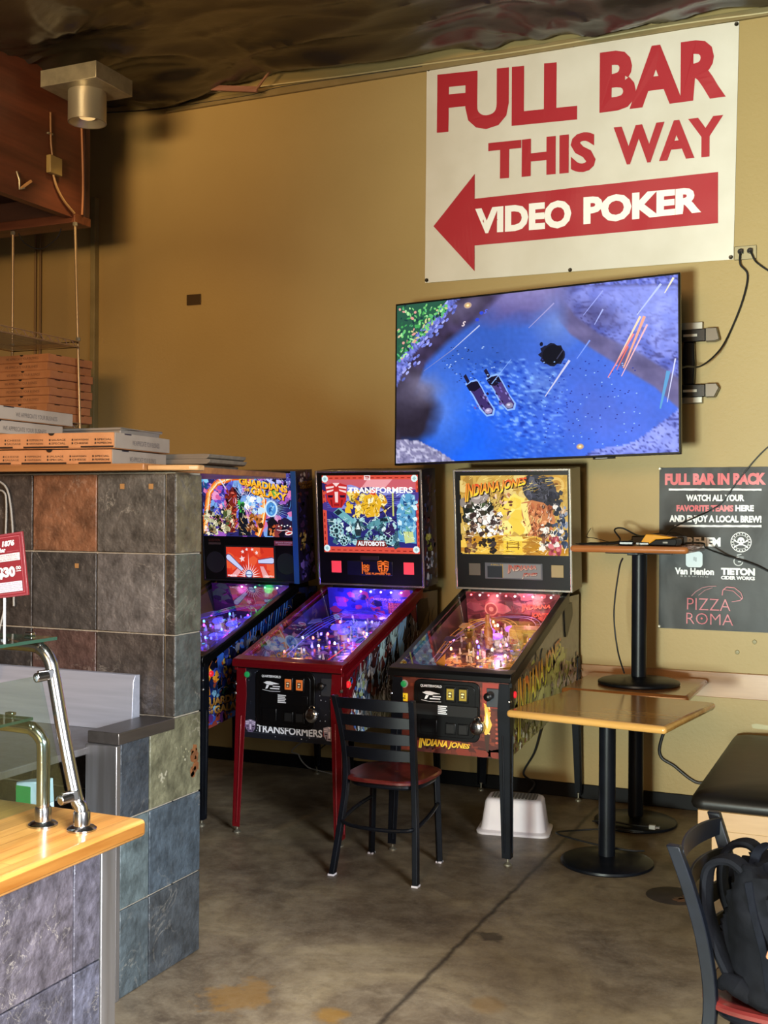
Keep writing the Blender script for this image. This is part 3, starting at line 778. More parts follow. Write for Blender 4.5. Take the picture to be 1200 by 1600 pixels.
# paper bag on the under shelf
bg_ = thing('paper_bag', 'pale bag with green print standing under the steel work table', 'bag', (-2.72, 3.16, 0.2755))
b = MB(); b.add([(-0.06, -0.05, 0), (0.06, -0.05, 0), (0.06, 0.05, 0), (-0.06, 0.05, 0), (-0.05, -0.045, 0.46), (0.055, -0.045, 0.47), (0.05, 0.03, 0.47), (-0.05, 0.035, 0.455)],
      [(3, 2, 1, 0), (0, 1, 5, 4), (1, 2, 6, 5), (2, 3, 7, 6), (3, 0, 4, 7), (4, 5, 6, 7)])
b.build('bag_body', mat('pale_bag', '#a9c4d0', 0.6, c2='#c3d6dc', nscale=12, bump=0.3, bscale=30), bg_, bevel=0.004)
a = Art(); a.rect(-0.042, 0.385, 0.022, 0.452, '#1f8a45'); a.text('Organic', -0.04, 0.04, 0.345, 0.022, '#2b7f58', 0.03); a.rect(-0.03, 0.25, 0.03, 0.32, '#2b8a5a'); 
a.build('bag_print', 'print', bg_, (0, -0.0535, 0), (1, 0, 0), (0, 0, 1))

# ---- grey cords on the slate by the sign
for k, (pts, r_, lab) in enumerate((
    ([(-3.26, 3.535, 1.80), (-3.20, 3.53, 1.77), (-3.175, 3.53, 1.70), (-3.16, 3.53, 1.55), (-3.155, 3.53, 1.30)], 0.004, 'grey cord hanging in an arc down the slate above the red sign'),
    ([(-3.27, 3.54, 1.755), (-3.215, 3.535, 1.75), (-3.20, 3.535, 1.70), (-3.205, 3.535, 1.5), (-3.205, 3.535, 1.3)], 0.004, 'straight grey cord hanging down the slate, left of the arced one'))):
    tag(MB().tube(spline(pts, 8), r_, 8).build('grey_cable', 'grey_cable'), lab, 'cord')
pts = []
for k in range(60):
    a_ = k * 2 * PI / 22
    pts.append((-3.235 + 0.055 * math.cos(a_) + 0.01 * math.sin(k * 0.7), 3.462 - 0.0005 * k, 1.095 + 0.09 * math.sin(a_) + 0.012 * math.cos(k * 0.5)))
pts.append((-3.22, 3.52, 1.2)); pts.append((-3.205, 3.535, 1.29))
tag(MB().tube(pts, 0.0038, 8).build('coiled_cable', 'grey_cable'), 'coil of grey cord hanging against the slate behind the glass shelves', 'cord')
# three scraps of masking tape
for k, (px, py, s_) in enumerate(((191, 760, 0.010), (236, 760, 0.010), (120, 884, 0.009))):
    p = on_y(px, py, YP - 0.0112)
    MBp = MB().box(p.x - s_, p.x + s_, YP - 0.0118, YP - 0.0108, p.z - s_, p.z + s_)
    tag(MBp.build('tape_scrap', mat('masking_tape', '#8f6638', 0.7)), ['small tan tape scrap on the top grey slate tile, left of two', 'small tan tape scrap on the top grey slate tile, right of two', 'small tan tape scrap on the dark veined slate tile'][k], 'tape')

# ================================================================== PIZZA BOXES AND KITCHEN SHELVES
cardb = mat('kraft_board', '#a56d42', 0.75, c2='#b67d50', nscale=9, bump=0.05)
cardw = mat('white_liner_board', '#8f8172', 0.7, c2='#9b8d7e', nscale=7, bump=0.04)
dark_ink = '#3a2a20'
def pizza_box(name_label, sx, sy, h, loc, rz=0, side_white=True, front_kraft=True, group=None, slogan_front=False, front_slots=True, slogan_side=True, shade='k'):
    """origin at the base's centre; front -y, printed side +x"""
    t = thing('pizza_box', name_label, 'box', loc, rz, group)
    b = MB()
    b.box(-sx / 2, sx / 2, -sy / 2, sy / 2, 0.0005, h - 0.004)
    b.build('tray', [cardb if shade == 'k' else cardw], t, bevel=0.002)
    MB().box(-sx / 2 - 0.001, sx / 2 + 0.002, -sy / 2 + 0.004, sy / 2 + 0.001, h - 0.0038, h - 0.0008).build('lid', cardw if side_white else cardb, t, bevel=0.001)
    fb = MB().box(-sx / 2 - 0.002, sx / 2 + 0.001, -sy / 2 - 0.003, -sy / 2 - 0.0003, 0.004, h - 0.001)
    fb.build('front_flap', cardb if front_kraft else cardw, t, bevel=0.0008)
    sd = MB().box(sx / 2 + 0.0012, sx / 2 + 0.004, -sy / 2, sy / 2, 0.003, h - 0.0012)
    sd.build('side_flap', cardw if side_white else cardb, t, bevel=0.0008)
    a = Art(clip=[(-sx / 2, 0.003), (sx / 2, 0.003), (sx / 2, h - 0.001), (-sx / 2, h - 0.001)])
    if slogan_front: a.text('WE APPRECIATE YOUR BUSINESS', -sx * 0.30, sx * 0.32, h * 0.36, h * 0.30, '#5a3a28', 0.0)
    else:
        for i in range(5):
            u = -sx * 0.37 + i * sx * 0.185
            for j, w in enumerate(('CHEESE', 'SAUSAGE')):
                a.text(['CHEESE', 'PEPPERONI', 'SAUSAGE', 'HAWAIIAN', 'SPECIAL', ][(i + j * 2) % 5], u, u + sx * 0.115, h * (0.50 - 0.22 * j), h * 0.12, dark_ink, 0.01)
                a.rect(u - sx * 0.02, h * (0.50 - 0.22 * j), u - sx * 0.008, h * (0.62 - 0.22 * j), dark_ink)
    a.ell(0, h - 0.001, 0.014, 0.010, '#1d120c', 14)
    if front_slots:
        for (u0, u1) in ((-0.47, -0.32), (-0.23, 0.14), (0.24, 0.5)): a.rect(u0 * sx, 0.004, u1 * sx, 0.0105, '#2b1a10')
    a.build('front_print', 'print', t, (0, -sy / 2 - 0.0032, 0), (1, 0, 0), (0, 0, 1), 0.0001)
    a = Art()
    if slogan_side: a.text('WE APPRECIATE YOUR BUSINESS', -sy * 0.20, sy * 0.30, h * 0.30, h * 0.30, '#4a4038', 0.0)
    a.rect(-sy * 0.34, h - 0.006, -sy * 0.22, h - 0.0012, '#221a14')
    if not slogan_side: a.rect(sy * 0.18, h - 0.006, sy * 0.30, h - 0.0012, '#221a14')
    a.build('side_print', 'print', t, (sx / 2 + 0.0043, 0, 0), (0, 1, 0), (0, 0, 1), 0.0001)
    return t
# front pair, kraft fronts
c, s_ = math.cos(R(12)), math.sin(R(12))
def boxat(fr, sx, sy, rz):
    """centre of a box from its front right corner"""
    v = Vector((-sx / 2, sy / 2, 0)); v.rotate(Matrix.Rotation(rz, 3, 'Z')); return Vector(fr) + v
rz = R(7)
pizza_box('lower kraft pizza box of the front pair on the shelf board', 0.54, 0.43, 0.060, boxat((-2.722, 3.575, 1.8525), 0.54, 0.43, rz), rz)
pizza_box('upper kraft pizza box of the front pair on the shelf board', 0.54, 0.44, 0.062, boxat((-2.700, 3.560, 1.914), 0.54, 0.44, rz), rz)
# pair turned sideways behind, standing on the front pair
pizza_box('upper pale pizza box resting across the front kraft pair', 0.42, 0.52, 0.056, (-3.42, 3.685, 2.0345), R(2), slogan_front=True, front_kraft=False)
pizza_box('lower pale pizza box resting across the front kraft pair', 0.42, 0.52, 0.056, (-3.43, 3.63, 1.9775), R(1), slogan_front=True, front_kraft=False)
# tall stack on the wire shelf
rr = random.Random(12)
ordn = ['lowest', 'second from the bottom', 'third from the bottom', 'fourth from the bottom', 'fourth from the top', 'third from the top', 'second from the top', 'topmost']
for k in range(8):
    pizza_box('pizza box in the tall stack by the wall corner, %s' % ordn[k], 0.42, 0.41, 0.0505,
              (-4.945 + rr.uniform(-0.012, 0.012), 5.80 + rr.uniform(-0.006, 0.006), 2.2315 + 0.0512 * k), R(rr.uniform(-0.9, 0.9)), side_white=False, slogan_front=True, slogan_side=False, front_slots=False, group='tall stack of pizza boxes')
# grey bus tub behind and flattened trays
tb = thing('bus_tub', 'grey plastic tub behind the front pizza boxes', 'tub', (-3.30, 4.25, 1.853))
def tub_ring(hx, hy, z): return [(sx * hx, sy * hy, z) for sx, sy in ((-1, -1), (1, -1), (1, 1), (-1, 1))]
b = MB(); vs = tub_ring(0.20, 0.13, 0) + tub_ring(0.222, 0.148, 0.18) + tub_ring(0.214, 0.141, 0.18) + tub_ring(0.194, 0.124, 0.008)
fs = [(3, 2, 1, 0), (12, 13, 14, 15)]
for l in range(3):
    for k in range(4):
        k2 = (k + 1) % 4; fs.append((l * 4 + k, l * 4 + k2, l * 4 + 4 + k2, l * 4 + 4 + k))
b.add(vs, fs); b.build('tub_body', mat('grey_tub', '#7d766c', 0.5, c2='#8a8378', nscale=8), tb, bevel=0.006)
MB().tube([(-0.226, -0.152, 0.182), (0.226, -0.152, 0.182), (0.226, 0.152, 0.182), (-0.226, 0.152, 0.182)], 0.006, 8, closed=True).build('tub_rim', mat('grey_tub_rim', '#8f887d', 0.5), tb)
for k in range(3):
    o = MB()
    prof = [(0, 0), (0.005, 0.012), (0, 0.021), (0.012, 0.021), (0.012, 0)]
    o.prism([(0.0, 0.0), (0.25, 0.0), (0.262, 0.006), (0.268, 0.019), (0.25, 0.0215), (0.0, 0.0215)], lambda p: (p[0], 0, p[1]), lambda p: (p[0], 0.30, p[1]))
    ob = o.build('foil_tray_sleeve', mat('grey_corrugated', '#6f665a', 0.6, c2='#857b6c', nscale=30, stretch=(0.1, 1, 1)), bevel=0.002)
    ob.location = (-2.885 + [0.0, 0.055, 0.045][k] - 0.03, 4.06 + [0.02, 0, 0.01][k], 1.8525 + 0.0218 * k)
    tag(ob, 'flat grey corrugated sleeve beside the front pizza boxes, %s of three' % ['lowest', 'middle', 'topmost'][k], 'sleeve', 'grey sleeves on the shelf board')

def wire_shelf(label, z):
    t = thing('wire_shelf', label, 'shelf', (-4.93, 5.2, z))
    b = MB()
    for dz in (0, 0.035):
        b.tube([(-0.27, -1.0, dz), (0.26, -1.0, dz), (0.26, 0.60, dz), (-0.27, 0.60, dz)], 0.004, 6, closed=True)
    b.build('rail', 'zinc', t)
    b = MB(); n = 44
    for i in range(n):
        y0 = -1.0 + 1.6 * i / n; y1 = -1.0 + 1.6 * (i + 1) / n
        b.tube([(0.26, y0, 0 if i % 2 else 0.035), (0.26, y1, 0.035 if i % 2 else 0)], 0.0025, 5)
        b.tube([(-0.27, y0, 0 if i % 2 else 0.035), (-0.27, y1, 0.035 if i % 2 else 0)], 0.0025, 5)
    b.build('truss', 'zinc', t)
    b = MB()
    for i in range(60):
        y = -0.99 + 1.58 * i / 59; b.tube([(-0.27, y, 0.006), (0.26, y, 0.006)], 0.002, 5)
    b.build('wire_deck', 'zinc', t)
    return t
wire_shelf('upper wire shelf above the tall stack of pizza boxes', 2.70)
wire_shelf('lower wire shelf under the tall stack of pizza boxes', 2.188)
for k, (x, y) in enumerate(((-4.672, 5.815), (-5.27, 5.87))):
    t = thing('hanging_rod', ['threaded rod hanging from the plank end to the wire shelves', 'threaded rod hanging left of the pizza box stack'][k], 'rod', (x, y, 0))
    zt = 3.50
    MB().tube([(0, 0, 2.15), (-0.065 if k == 0 else 0, 0.02 if k == 0 else 0, zt)], 0.009, 10).build('rod', 'zinc', t)
    MB().lathe([(0.016, 0), (0.016, 0.022)], (-0.064 if k == 0 else 0, 0.02 if k == 0 else 0, zt - 0.024), 6).build('nut', 'galv', t)
    MB().lathe([(0.016, 0), (0.016, 0.02)], (-0.026 if k == 0 else 0, 0.008 if k == 0 else 0, 2.745), 6).build('nut', 'galv', t)
for k, x in enumerate((-5.69, -5.735)):
    tag(MB().tube([(x, YW - 0.016, 2.0), (x, YW - 0.016, 4.4)], 0.009, 10).build('conduit', mat('painted_conduit', '#7d6238', 0.5)), ['right of two thin conduits on the wall behind the shelves', 'left of two thin conduits on the wall behind the shelves'][k], 'conduit')

# ================================================================== PINBALL MACHINES
HW = 0.297          # half width of a cabinet
SIDE = [(0.0, 0.50), (1.33, 0.63), (1.33, 1.205), (1.05, 1.205), (0.0, 0.872)]
led_white = emit('led_white', '#ffffff', 9.0)
def led(c, s=8.0):
    k = 'led_' + c
    if k not in MT: MT[k] = emit(k, c, s)
    return MT[k]
def plain(name, c, rough=0.4, metal=0.0, coat=0.0):
    if name not in MT: MT[name] = mat(name, c, rough, metal, coat=coat)
    return MT[name]

def letter_grad(c0, c1):
    return lambda q, t: mixc(c0, c1, q)
def tall_first(k0=1.0, k1=0.35, first=0.09, drop=0.25):
    """adventure lettering: a tall first letter, then letters shrinking to the right"""
    def w(t, q):
        h = k0 + (k1 - k0) * t
        if t < first: return t, q * 1.15 - 0.18
        return t, 1.0 - h * (1 - q) * 0.95 if False else q * h + (1 - h) * 0.5
    return w

def pinball(label, cx, yo, th):
    t = thing('pinball_machine', label, 'pinball machine', (cx, yo, 0), 0)
    body = plain('pin_body_' + th['key'], th['body'], 0.35)
    rail = th['rail']
    # --- cabinet: two side boards, front, back, floor
    b = MB()
    for sx in (-1, 1):
        x0, x1 = (HW - 0.018, HW) if sx > 0 else (-HW, -HW + 0.018)
        b.prism(SIDE, lambda p: (x0, p[0], p[1]), lambda p: (x1, p[0], p[1]))
    b.box(-HW + 0.018, HW - 0.018, 0.0, 0.018, 0.502, 0.868)
    b.box(-HW + 0.018, HW - 0.018, 1.312, 1.33, 0.635, 1.203)
    b.add([(-HW + 0.018, 0.018, 0.512), (HW - 0.018, 0.018, 0.512), (HW - 0.018, 1.312, 0.64), (-HW + 0.018, 1.312, 0.64), (-HW + 0.018, 0.018, 0.527), (HW - 0.018, 0.018, 0.527), (HW - 0.018, 1.312, 0.655), (-HW + 0.018, 1.312, 0.655)],
          [(3, 2, 1, 0), (4, 5, 6, 7), (0, 1, 5, 4), (1, 2, 6, 5), (2, 3, 7, 6), (3, 0, 4, 7)])
    cab = b.build('cabinet', body, t, smooth=False)
    # --- printed side and front artwork
    a = Art(clip=SIDE, seed=th['seed']); th['side'](a)
    a.build('side_art', 'print_gloss', t, (HW + 0.0006, 0, 0), (0, 1, 0), (0, 0, 1), 0.00008)
    a = Art(clip=[(-HW, 0.50), (HW, 0.50), (HW, 0.872), (-HW, 0.872)], seed=th['seed'] + 1); th['front'](a)
    a.build('front_art', 'print', t, (0, -0.0006, 0), (1, 0, 0), (0, 0, 1), 0.00006)
    # --- lockdown bar and side rails
    b = MB(); prof = [(-0.035, 0.868), (-0.037, 0.893), (-0.026, 0.909), (0.045, 0.924), (0.045, 0.905), (-0.012, 0.888), (-0.010, 0.868)]
    b.prism(prof, lambda p: (-HW - 0.022, p[0], p[1]), lambda p: (HW + 0.022, p[0], p[1]))
    b.build('lockdown_bar', rail, t, bevel=0.004)
    k = (1.205 - 0.872) / 1.05
    for sx in (-1, 1):
        b = MB()
        x0, x1 = sx * (HW - 0.016), sx * (HW + 0.020)
        prof = [(0.0, 0.905), (1.045, 0.905 + k * 1.045), (1.045, 0.905 + k * 1.045 - 0.008), (0.0, 0.897)]
        b.prism(prof, lambda p: (x0, p[0], p[1]), lambda p: (x1, p[0], p[1]))
        prof = [(-0.012, 0.893), (1.045, 0.893 + k * 1.057), (1.045, 0.893 + k * 1.057 - th.get('raildrop', 0.045)), (-0.012, 0.893 - th.get('raildrop', 0.045))]
        xa, xb = sx * (HW + 0.0025), sx * (HW + 0.020)
        b.prism(prof, lambda p: (xa, p[0], p[1]), lambda p: (xb, p[0], p[1]))
        b.build('side_rail', rail, t, bevel=0.002)
        # flipper button
        fb = MB().lathe([(0.0, 0.0), (0.017, 0.0), (0.017, 0.009), (0.013, 0.013), (0.0, 0.013)], (sx * (HW + 0.001), 0.075, 0.80), 18, axis='x', cap=False)
        if sx < 0:
            fb.v = [(2 * (sx * (HW + 0.001)) - v[0], v[1], v[2]) for v in fb.v]
        fb.build('flipper_button', th['button'], t)
        # pivot strap
        pv = [(0.98, 1.14), (1.04, 1.17), (1.15, 1.17), (1.17, 1.10), (1.05, 0.99), (1.015, 0.985), (1.0, 1.02)]
        b = MB(); xa, xb = sx * (HW + 0.001), sx * (HW + 0.008)
        b.prism(pv, lambda p: (xa, p[0], p[1]), lambda p: (xb, p[0], p[1]))
        b.build('hinge_plate', 'black_plastic', t, bevel=0.003)
    # --- legs: pressed angle steel, each with bolts and a levelling foot
    for sx in (-1, 1):
        for rear in (0, 1):
            yb = 1.335 if rear else -0.004
            sy = 1 if rear else -1
            top = Vector((sx * (HW + 0.003), yb, 0.86 if not rear else 0.84)); bot = Vector((sx * (HW + 0.016), yb + sy * 0.016, 0.034))
            b = MB()
            n = 6
            for (da, db) in (((1, 0), 'x'), ((0, 1), 'y')):
                vs = []
                for i in range(n + 1):
                    q = i / n; c = top.lerp(bot, q)
                    wd = 0.062 - 0.024 * q if q > 0.02 else 0.05
                    if db == 'x':   # flange on the front/back face
                        vs += [c + Vector((0.004 * sx, 0, 0)), c + Vector((-sx * wd, 0, 0)), c + Vector((-sx * wd, sy * 0.005, 0)), c + Vector((0.004 * sx, sy * 0.005, 0))]
                    else:
                        vs += [c + Vector((0, sy * 0.005, 0)), c + Vector((0, -sy * wd, 0)), c + Vector((sx * 0.005, -sy * wd, 0)), c + Vector((sx * 0.005, sy * 0.005, 0))]
                fs = []
                for i in range(n):
                    for e in range(4):
                        e2 = (e + 1) % 4; fs.append((i * 4 + e, i * 4 + e2, i * 4 + 4 + e2, i * 4 + 4 + e))
                fs += [(3, 2, 1, 0), (n * 4, n * 4 + 1, n * 4 + 2, n * 4 + 3)]
                b.add(vs, fs)
            # pressed stiffening rib
            cA = top.lerp(bot, 0.30) + Vector((-sx * 0.030, sy * 0.006, 0)); cB = top.lerp(bot, 0.97) + Vector((-sx * 0.022, sy * 0.006, 0))
            b.tube([cA, cB], 0.0045, 6)
            cA = top.lerp(bot, 0.30) + Vector((sx * 0.006, -sy * 0.030, 0)); cB = top.lerp(bot, 0.97) + Vector((sx * 0.006, -sy * 0.022, 0))
            b.tube([cA, cB], 0.0045, 6)
            lg = b.build('leg', th['leg'] if not rear else th.get('rear_leg', th['leg']), t, bevel=0.001)
            for zq in (0.10, 0.16):
                c = top.lerp(bot, zq)
                MB().lathe([(0.010, 0), (0.009, 0.005), (0.004, 0.009)], (0, 0, 0), 10).build('bolt', 'chrome', lg, c + Vector((sx * 0.004, sy * 0.005, 0)), Vector((sx, sy, 0)).to_track_quat('Z', 'Y').to_euler())
            MB().lathe([(0.020, 0.0), (0.020, 0.006), (0.008, 0.014), (0.0055, 0.016), (0.0055, 0.040), (0.009, 0.040), (0.009, 0.046)], (bot.x - sx * 0.014, bot.y - sy * 0.014, 0), 16).build('levelling_foot', 'galv', lg)
    # --- coin door
    cd = thing_part('coin_door', t)
    def rr_(u0, z0, u1, z1, r, n=5):
        pts = []
        for (cx_, cz_, a0) in ((u1 - r, z1 - r, 0), (u0 + r, z1 - r, 90), (u0 + r, z0 + r, 180), (u1 - r, z0 + r, 270)):
            pts += [(cx_ + r * math.cos(R(a0 + 90 * i / n)), cz_ + r * math.sin(R(a0 + 90 * i / n))) for i in range(n + 1)]
        return pts
    b = MB(); b.prism(rr_(-0.187, 0.568, 0.155, 0.858, 0.035), lambda p: (p[0], -0.0012, p[1]), lambda p: (p[0], -0.012, p[1])); b.build('door_frame', 'black_plastic', cd, bevel=0.003)
    b = MB(); b.prism(rr_(-0.165, 0.585, 0.133, 0.842, 0.028), lambda p: (p[0], -0.0122, p[1]), lambda p: (p[0], -0.017, p[1])); b.build('door_panel', 'black_plastic', cd, bevel=0.003)
    for i, u in enumerate((0.010, 0.075)):
        b = MB(); b.box(u - 0.026, u + 0.026, -0.026, -0.0172, 0.757, 0.83); b.build('coin_entry', 'black_plastic', cd, bevel=0.003)
        b = MB(); b.box(u - 0.019, u + 0.019, -0.0285, -0.0263, 0.768, 0.822); b.build('reject_button', th['coin'], cd, bevel=0.002)
        a = Art(); a.rect(u - 0.011, 0.780, u + 0.009, 0.808, '#3a1a08'); a.rect(u - 0.008, 0.783, u + 0.003, 0.790, th['coinmark']); a.rect(u - 0.008, 0.796, u + 0.006, 0.804, th['coinmark'])
        a.build('coin_mark', 'print', cd, (0, -0.0287, 0), (1, 0, 0), (0, 0, 1))
        b = MB(); b.box(u - 0.027, u + 0.027, -0.023, -0.0172, 0.600, 0.655); b.build('coin_return', 'black_plastic', cd, bevel=0.003)
        b = MB(); b.box(u - 0.020, u + 0.020, -0.0245, -0.0232, 0.607, 0.648); b.build('return_flap', 'matte_black', cd)
    b = MB(); b.box(-0.145, -0.06, -0.023, -0.0172, 0.600, 0.665); b.build('bill_slot', 'black_plastic', cd, bevel=0.003)
    b = MB(); b.box(-0.19, 0.15, -0.031, -0.0175, 0.688, 0.742)
    b.build('lock_bar', 'matte_black', cd, bevel=0.002) if th.get('lockbar') else b.__class__().box(-0.155, 0.12, -0.022, -0.0175, 0.69, 0.74).build('card_plate', 'black_plastic', cd, bevel=0.002)
    yl = -0.0313 if th.get('lockbar') else -0.0223
    a = Art()
    a.text('QUARTERWORLD', -0.150, -0.038, 0.822, 0.012, '#f2f2f4', 0.03)
    # ray gun mark
    a.ell(-0.105, 0.793, 0.026, 0.009, '#f2f2f4', 16, rot=-0.1); a.poly([(-0.14, 0.795), (-0.10, 0.803), (-0.07, 0.797), (-0.045, 0.792), (-0.07, 0.789), (-0.12, 0.786)], '#f2f2f4')
    a.rect(-0.085, 0.776, -0.042, 0.781, '#f2f2f4'); a.poly([(-0.120, 0.783), (-0.105, 0.783), (-0.115, 0.765), (-0.128, 0.763)], '#f2f2f4')
    a.rect(-0.10, 0.764, -0.045, 0.770, '#f2f2f4'); a.line([(-0.145, 0.758), (-0.10, 0.752), (-0.04, 0.754)], 0.0025, '#d8d8dc')
    a.build('arcade_sticker', 'print', cd, (0, -0.0174, 0), (1, 0, 0), (0, 0, 1))
    a = Art()
    for i in range(5): a.rect(-0.052, 0.733 - i * 0.009, -0.004 - (i % 2) * 0.006, 0.7385 - i * 0.009, '#e8e8ea')
    a.build('notice_sticker', 'print', cd, (0, yl, 0), (1, 0, 0), (0, 0, 1))
    # round lock hanging on the door's edge
    b = MB(); b.lathe([(0.0, -0.052), (0.018, -0.051), (0.030, -0.047), (0.036, -0.040), (0.036, -0.030), (0.030, -0.0245)], (0.150, 0, 0.648), 24, axis='y', cap=False); b.lathe([(0.0, -0.0545), (0.009, -0.054), (0.010, -0.050)], (0.150, 0, 0.652), 16, axis='y', cap=False)
    b.tube(arc((0.150, -0.030, 0.683), 0.014, 0, 180, 10, (1, 0, 0), (0, 0, 1)), 0.004, 8)
    b.build('round_padlock', 'chrome', cd)
    # --- start button, side buttons and plunger
    b = MB(); b.lathe([(0.020, -0.001), (0.020, -0.007), (0.016, -0.008)], (-0.242, 0, 0.828), 20, axis='y'); b.build('start_button_ring', plain('ring_' + th['key'], th['ring'], 0.3), t)
    b = MB(); b.lathe([(0.0155, -0.0082), (0.0150, -0.013), (0.010, -0.0148), (0.0, -0.015)], (-0.242, 0, 0.828), 20, axis='y', cap=False); b.build('start_button', emit('start_green', '#1f8a4a', 0.35), t)
    if th.get('yellow'):
        b = MB(); b.box(-0.262, -0.222, -0.009, -0.0015, 0.742, 0.782); b.build('square_button', emit('square_yellow', '#d8b01e', 0.4), t, bevel=0.004)
        a = Art(); a.rect(-0.252, 0.755, -0.232, 0.760, '#40300a'); a.rect(-0.250, 0.764, -0.246, 0.772, '#40300a'); a.rect(-0.238, 0.764, -0.234, 0.772, '#40300a'); a.build('button_mark', 'print', t, (0, -0.0093, 0), (1, 0, 0), (0, 0, 1))
    b = MB(); b.box(0.188, 0.258, -0.008, -0.0012, 0.745, 0.835); b.build('plunger_plate', plain('plunger_plate', '#3f4146', 0.45, 0.4), t, bevel=0.003)
    b = MB(); b.tube([(0.213, -0.008, 0.802), (0.213, -0.050, 0.802)], 0.006, 10); b.lathe([(0.013, -0.046), (0.020, -0.056), (0.020, -0.068), (0.012, -0.074), (0.0, -0.075)], (0.213, 0, 0.802), 18, axis='y'); b.build('plunger', 'black_plastic', t)
    # --- glass sheet over the playfield
    g = MB(); g.add([(-HW + 0.014, 0.03, 0.9225), (HW - 0.014, 0.03, 0.9225), (HW - 0.014, 1.05, 0.9145 + k * 1.05), (-HW + 0.014, 1.05, 0.9145 + k * 1.05)], [(0, 1, 2, 3)])
    g.build('playfield_glass', 'glass', t, smooth=False, fix=False)
    # --- playfield
    pf = bpy.data.objects.new('playfield', None); COL.objects.link(pf); pf.parent = t
    pf.location = (0, 0.04, 0.800); pf.rotation_euler = (R(13.0), 0, 0)
    wI = HW - 0.020
    MB().box(-wI, wI, 0, 1.10, -0.014, 0).build('playfield_board', plain('pf_board', '#5a4630', 0.4), pf, smooth=False)
    a = Art(clip=[(-wI, 0), (wI, 0), (wI, 1.10), (-wI, 1.10)], seed=th['seed'] + 2); th['field'](a)
    a.build('playfield_art', 'print_gloss', pf, (0, 0, 0.0006), (1, 0, 0), (0, 1, 0), 0.00005)
    # lit inserts
    r = random.Random(th['seed'] + 5)
    a = Art(clip=[(-wI, 0), (wI, 0), (wI, 1.10), (-wI, 1.10)], seed=th['seed'] + 3)
    for i in range(46):
        u = r.uniform(-0.22, 0.22); v = r.uniform(0.16, 0.95); c = r.choice(th['lamps'])
        if i % 3 == 0: a.poly([(u, v + 0.024), (u + 0.012, v), (u, v - 0.004), (u - 0.012, v)], c, i == 0)
        else: a.ell(u, v, 0.010, 0.010, c, 12, i == 0)
    a.build('lit_inserts', 'lit', pf, (0, 0, 0.0036), (1, 0, 0), (0, 1, 0), 0.0001)
    # back panel, inner blades
    a = Art(clip=[(-wI, 0), (wI, 0), (wI, 0.2), (-wI, 0.2)], seed=th['seed'] + 4); th['backpanel'](a)
    MB().box(-wI, wI, 1.015, 1.022, 0, 0.19).build('back_panel', plain('bp_' + th['key'], th['bp'], 0.4), pf, smooth=False)
    a.build('back_panel_art', 'print_gloss', pf, (0, 1.0145, 0), (1, 0, 0), (0, 0, 1), 0.00008)
    # flippers and slings
    for sx in (-1, 1):
        b = MB()
        b.prism([(0.0, 0.012), (0.078, 0.007), (0.084, 0.0), (0.078, -0.007), (0.0, -0.012), (-0.011, 0.0)], lambda p: (p[0], p[1], 0.006), lambda p: (p[0], p[1], 0.030))
        b.build('flipper', th['flipper'], pf, (sx * -0.118, 0.215, 0), (0, 0, R(-28) if sx < 0 else R(208)) if False else (0, 0, R(-28) if sx > 0 else R(208)), bevel=0.003)
    # the pair above sits mirrored about the drain; slingshots
    for sx in (-1, 1):
        b = MB(); b.prism([(sx * 0.14, 0.27), (sx * 0.205, 0.31), (sx * 0.205, 0.45)], lambda p: (p[0], p[1], 0.018), lambda p: (p[0], p[1], 0.028))
        b.build('slingshot', plain('sling_' + th['key'], th['plastic'][0], 0.25), pf, bevel=0.002)
    # pop bumpers
    for (u, v) in th['bumpers']:
        b = MB(); b.lathe([(0.020, 0.0), (0.018, 0.03), (0.030, 0.034), (0.034, 0.040)], (u, v, 0), 20, cap=False); bp = b.build('bumper', 'white_plastic', pf)
        b = MB(); b.lathe([(0.034, 0.040), (0.036, 0.048), (0.028, 0.058), (0.012, 0.062), (0.0, 0.0625)], (u, v, 0), 20, cap=False); b.build('bumper_cap', led(th['cap'], 1.2), pf)
    # rubber posts (one moulded set) and plastics
    b = MB()
    for i in range(34):
        u = r.uniform(-0.24, 0.24); v = r.uniform(0.3, 0.98)
        b.lathe([(0.006, 0), (0.008, 0.006), (0.005, 0.012), (0.005, 0.028), (0.003, 0.034)], (u, v, 0), 8)
    po = b.build('post_set', plain('posts_' + th['key'], th['post'], 0.3), pf)
    for i in range(11):
        u = r.choice((-1, 1)) * r.uniform(0.08, 0.24); v = r.uniform(0.40, 0.97); ro = r.uniform(0, PI)
        pts = [(u + s_ * math.cos(ro + q), v + s_ * 1.5 * math.sin(ro + q)) for q, s_ in ((0.2, r.uniform(0.02, 0.05)), (1.6, r.uniform(0.02, 0.05)), (2.9, r.uniform(0.02, 0.05)), (4.4, r.uniform(0.02, 0.05)), (5.4, r.uniform(0.02, 0.05)))]
        b = MB(); z0 = 0.036 + 0.0045 * i
        b.prism(pts, lambda p: (p[0], p[1], z0), lambda p: (p[0], p[1], z0 + 0.003))
        b.build('plastic_plate', plain('plate_%s%d' % (th['key'], i % len(th['plastic'])), th['plastic'][i % len(th['plastic'])], 0.2), pf)
    # wire and clear ramps
    for i, pts in enumerate(th['ramps']):
        P = spline([Vector((p[0], p[1], 0.015 + p[2] * 0.6)) for p in pts], 8)
        b = MB()
        for off in (-0.014, 0.014):
            Q = []
            for j, p in enumerate(P):
                tg = (P[min(j + 1, len(P) - 1)] - P[max(j - 1, 0)]); n2 = Vector((-tg.y, tg.x, 0))
                n2 = n2.normalized() if n2.length > 1e-6 else Vector((1, 0, 0))
                Q.append(p + n2 * off)
            b.tube(Q, 0.0022, 6)
        for p in P[::3]: b.tube([p + Vector((-0.014, 0, -0.004)), p + Vector((0.014, 0, -0.004))], 0.0018, 5)
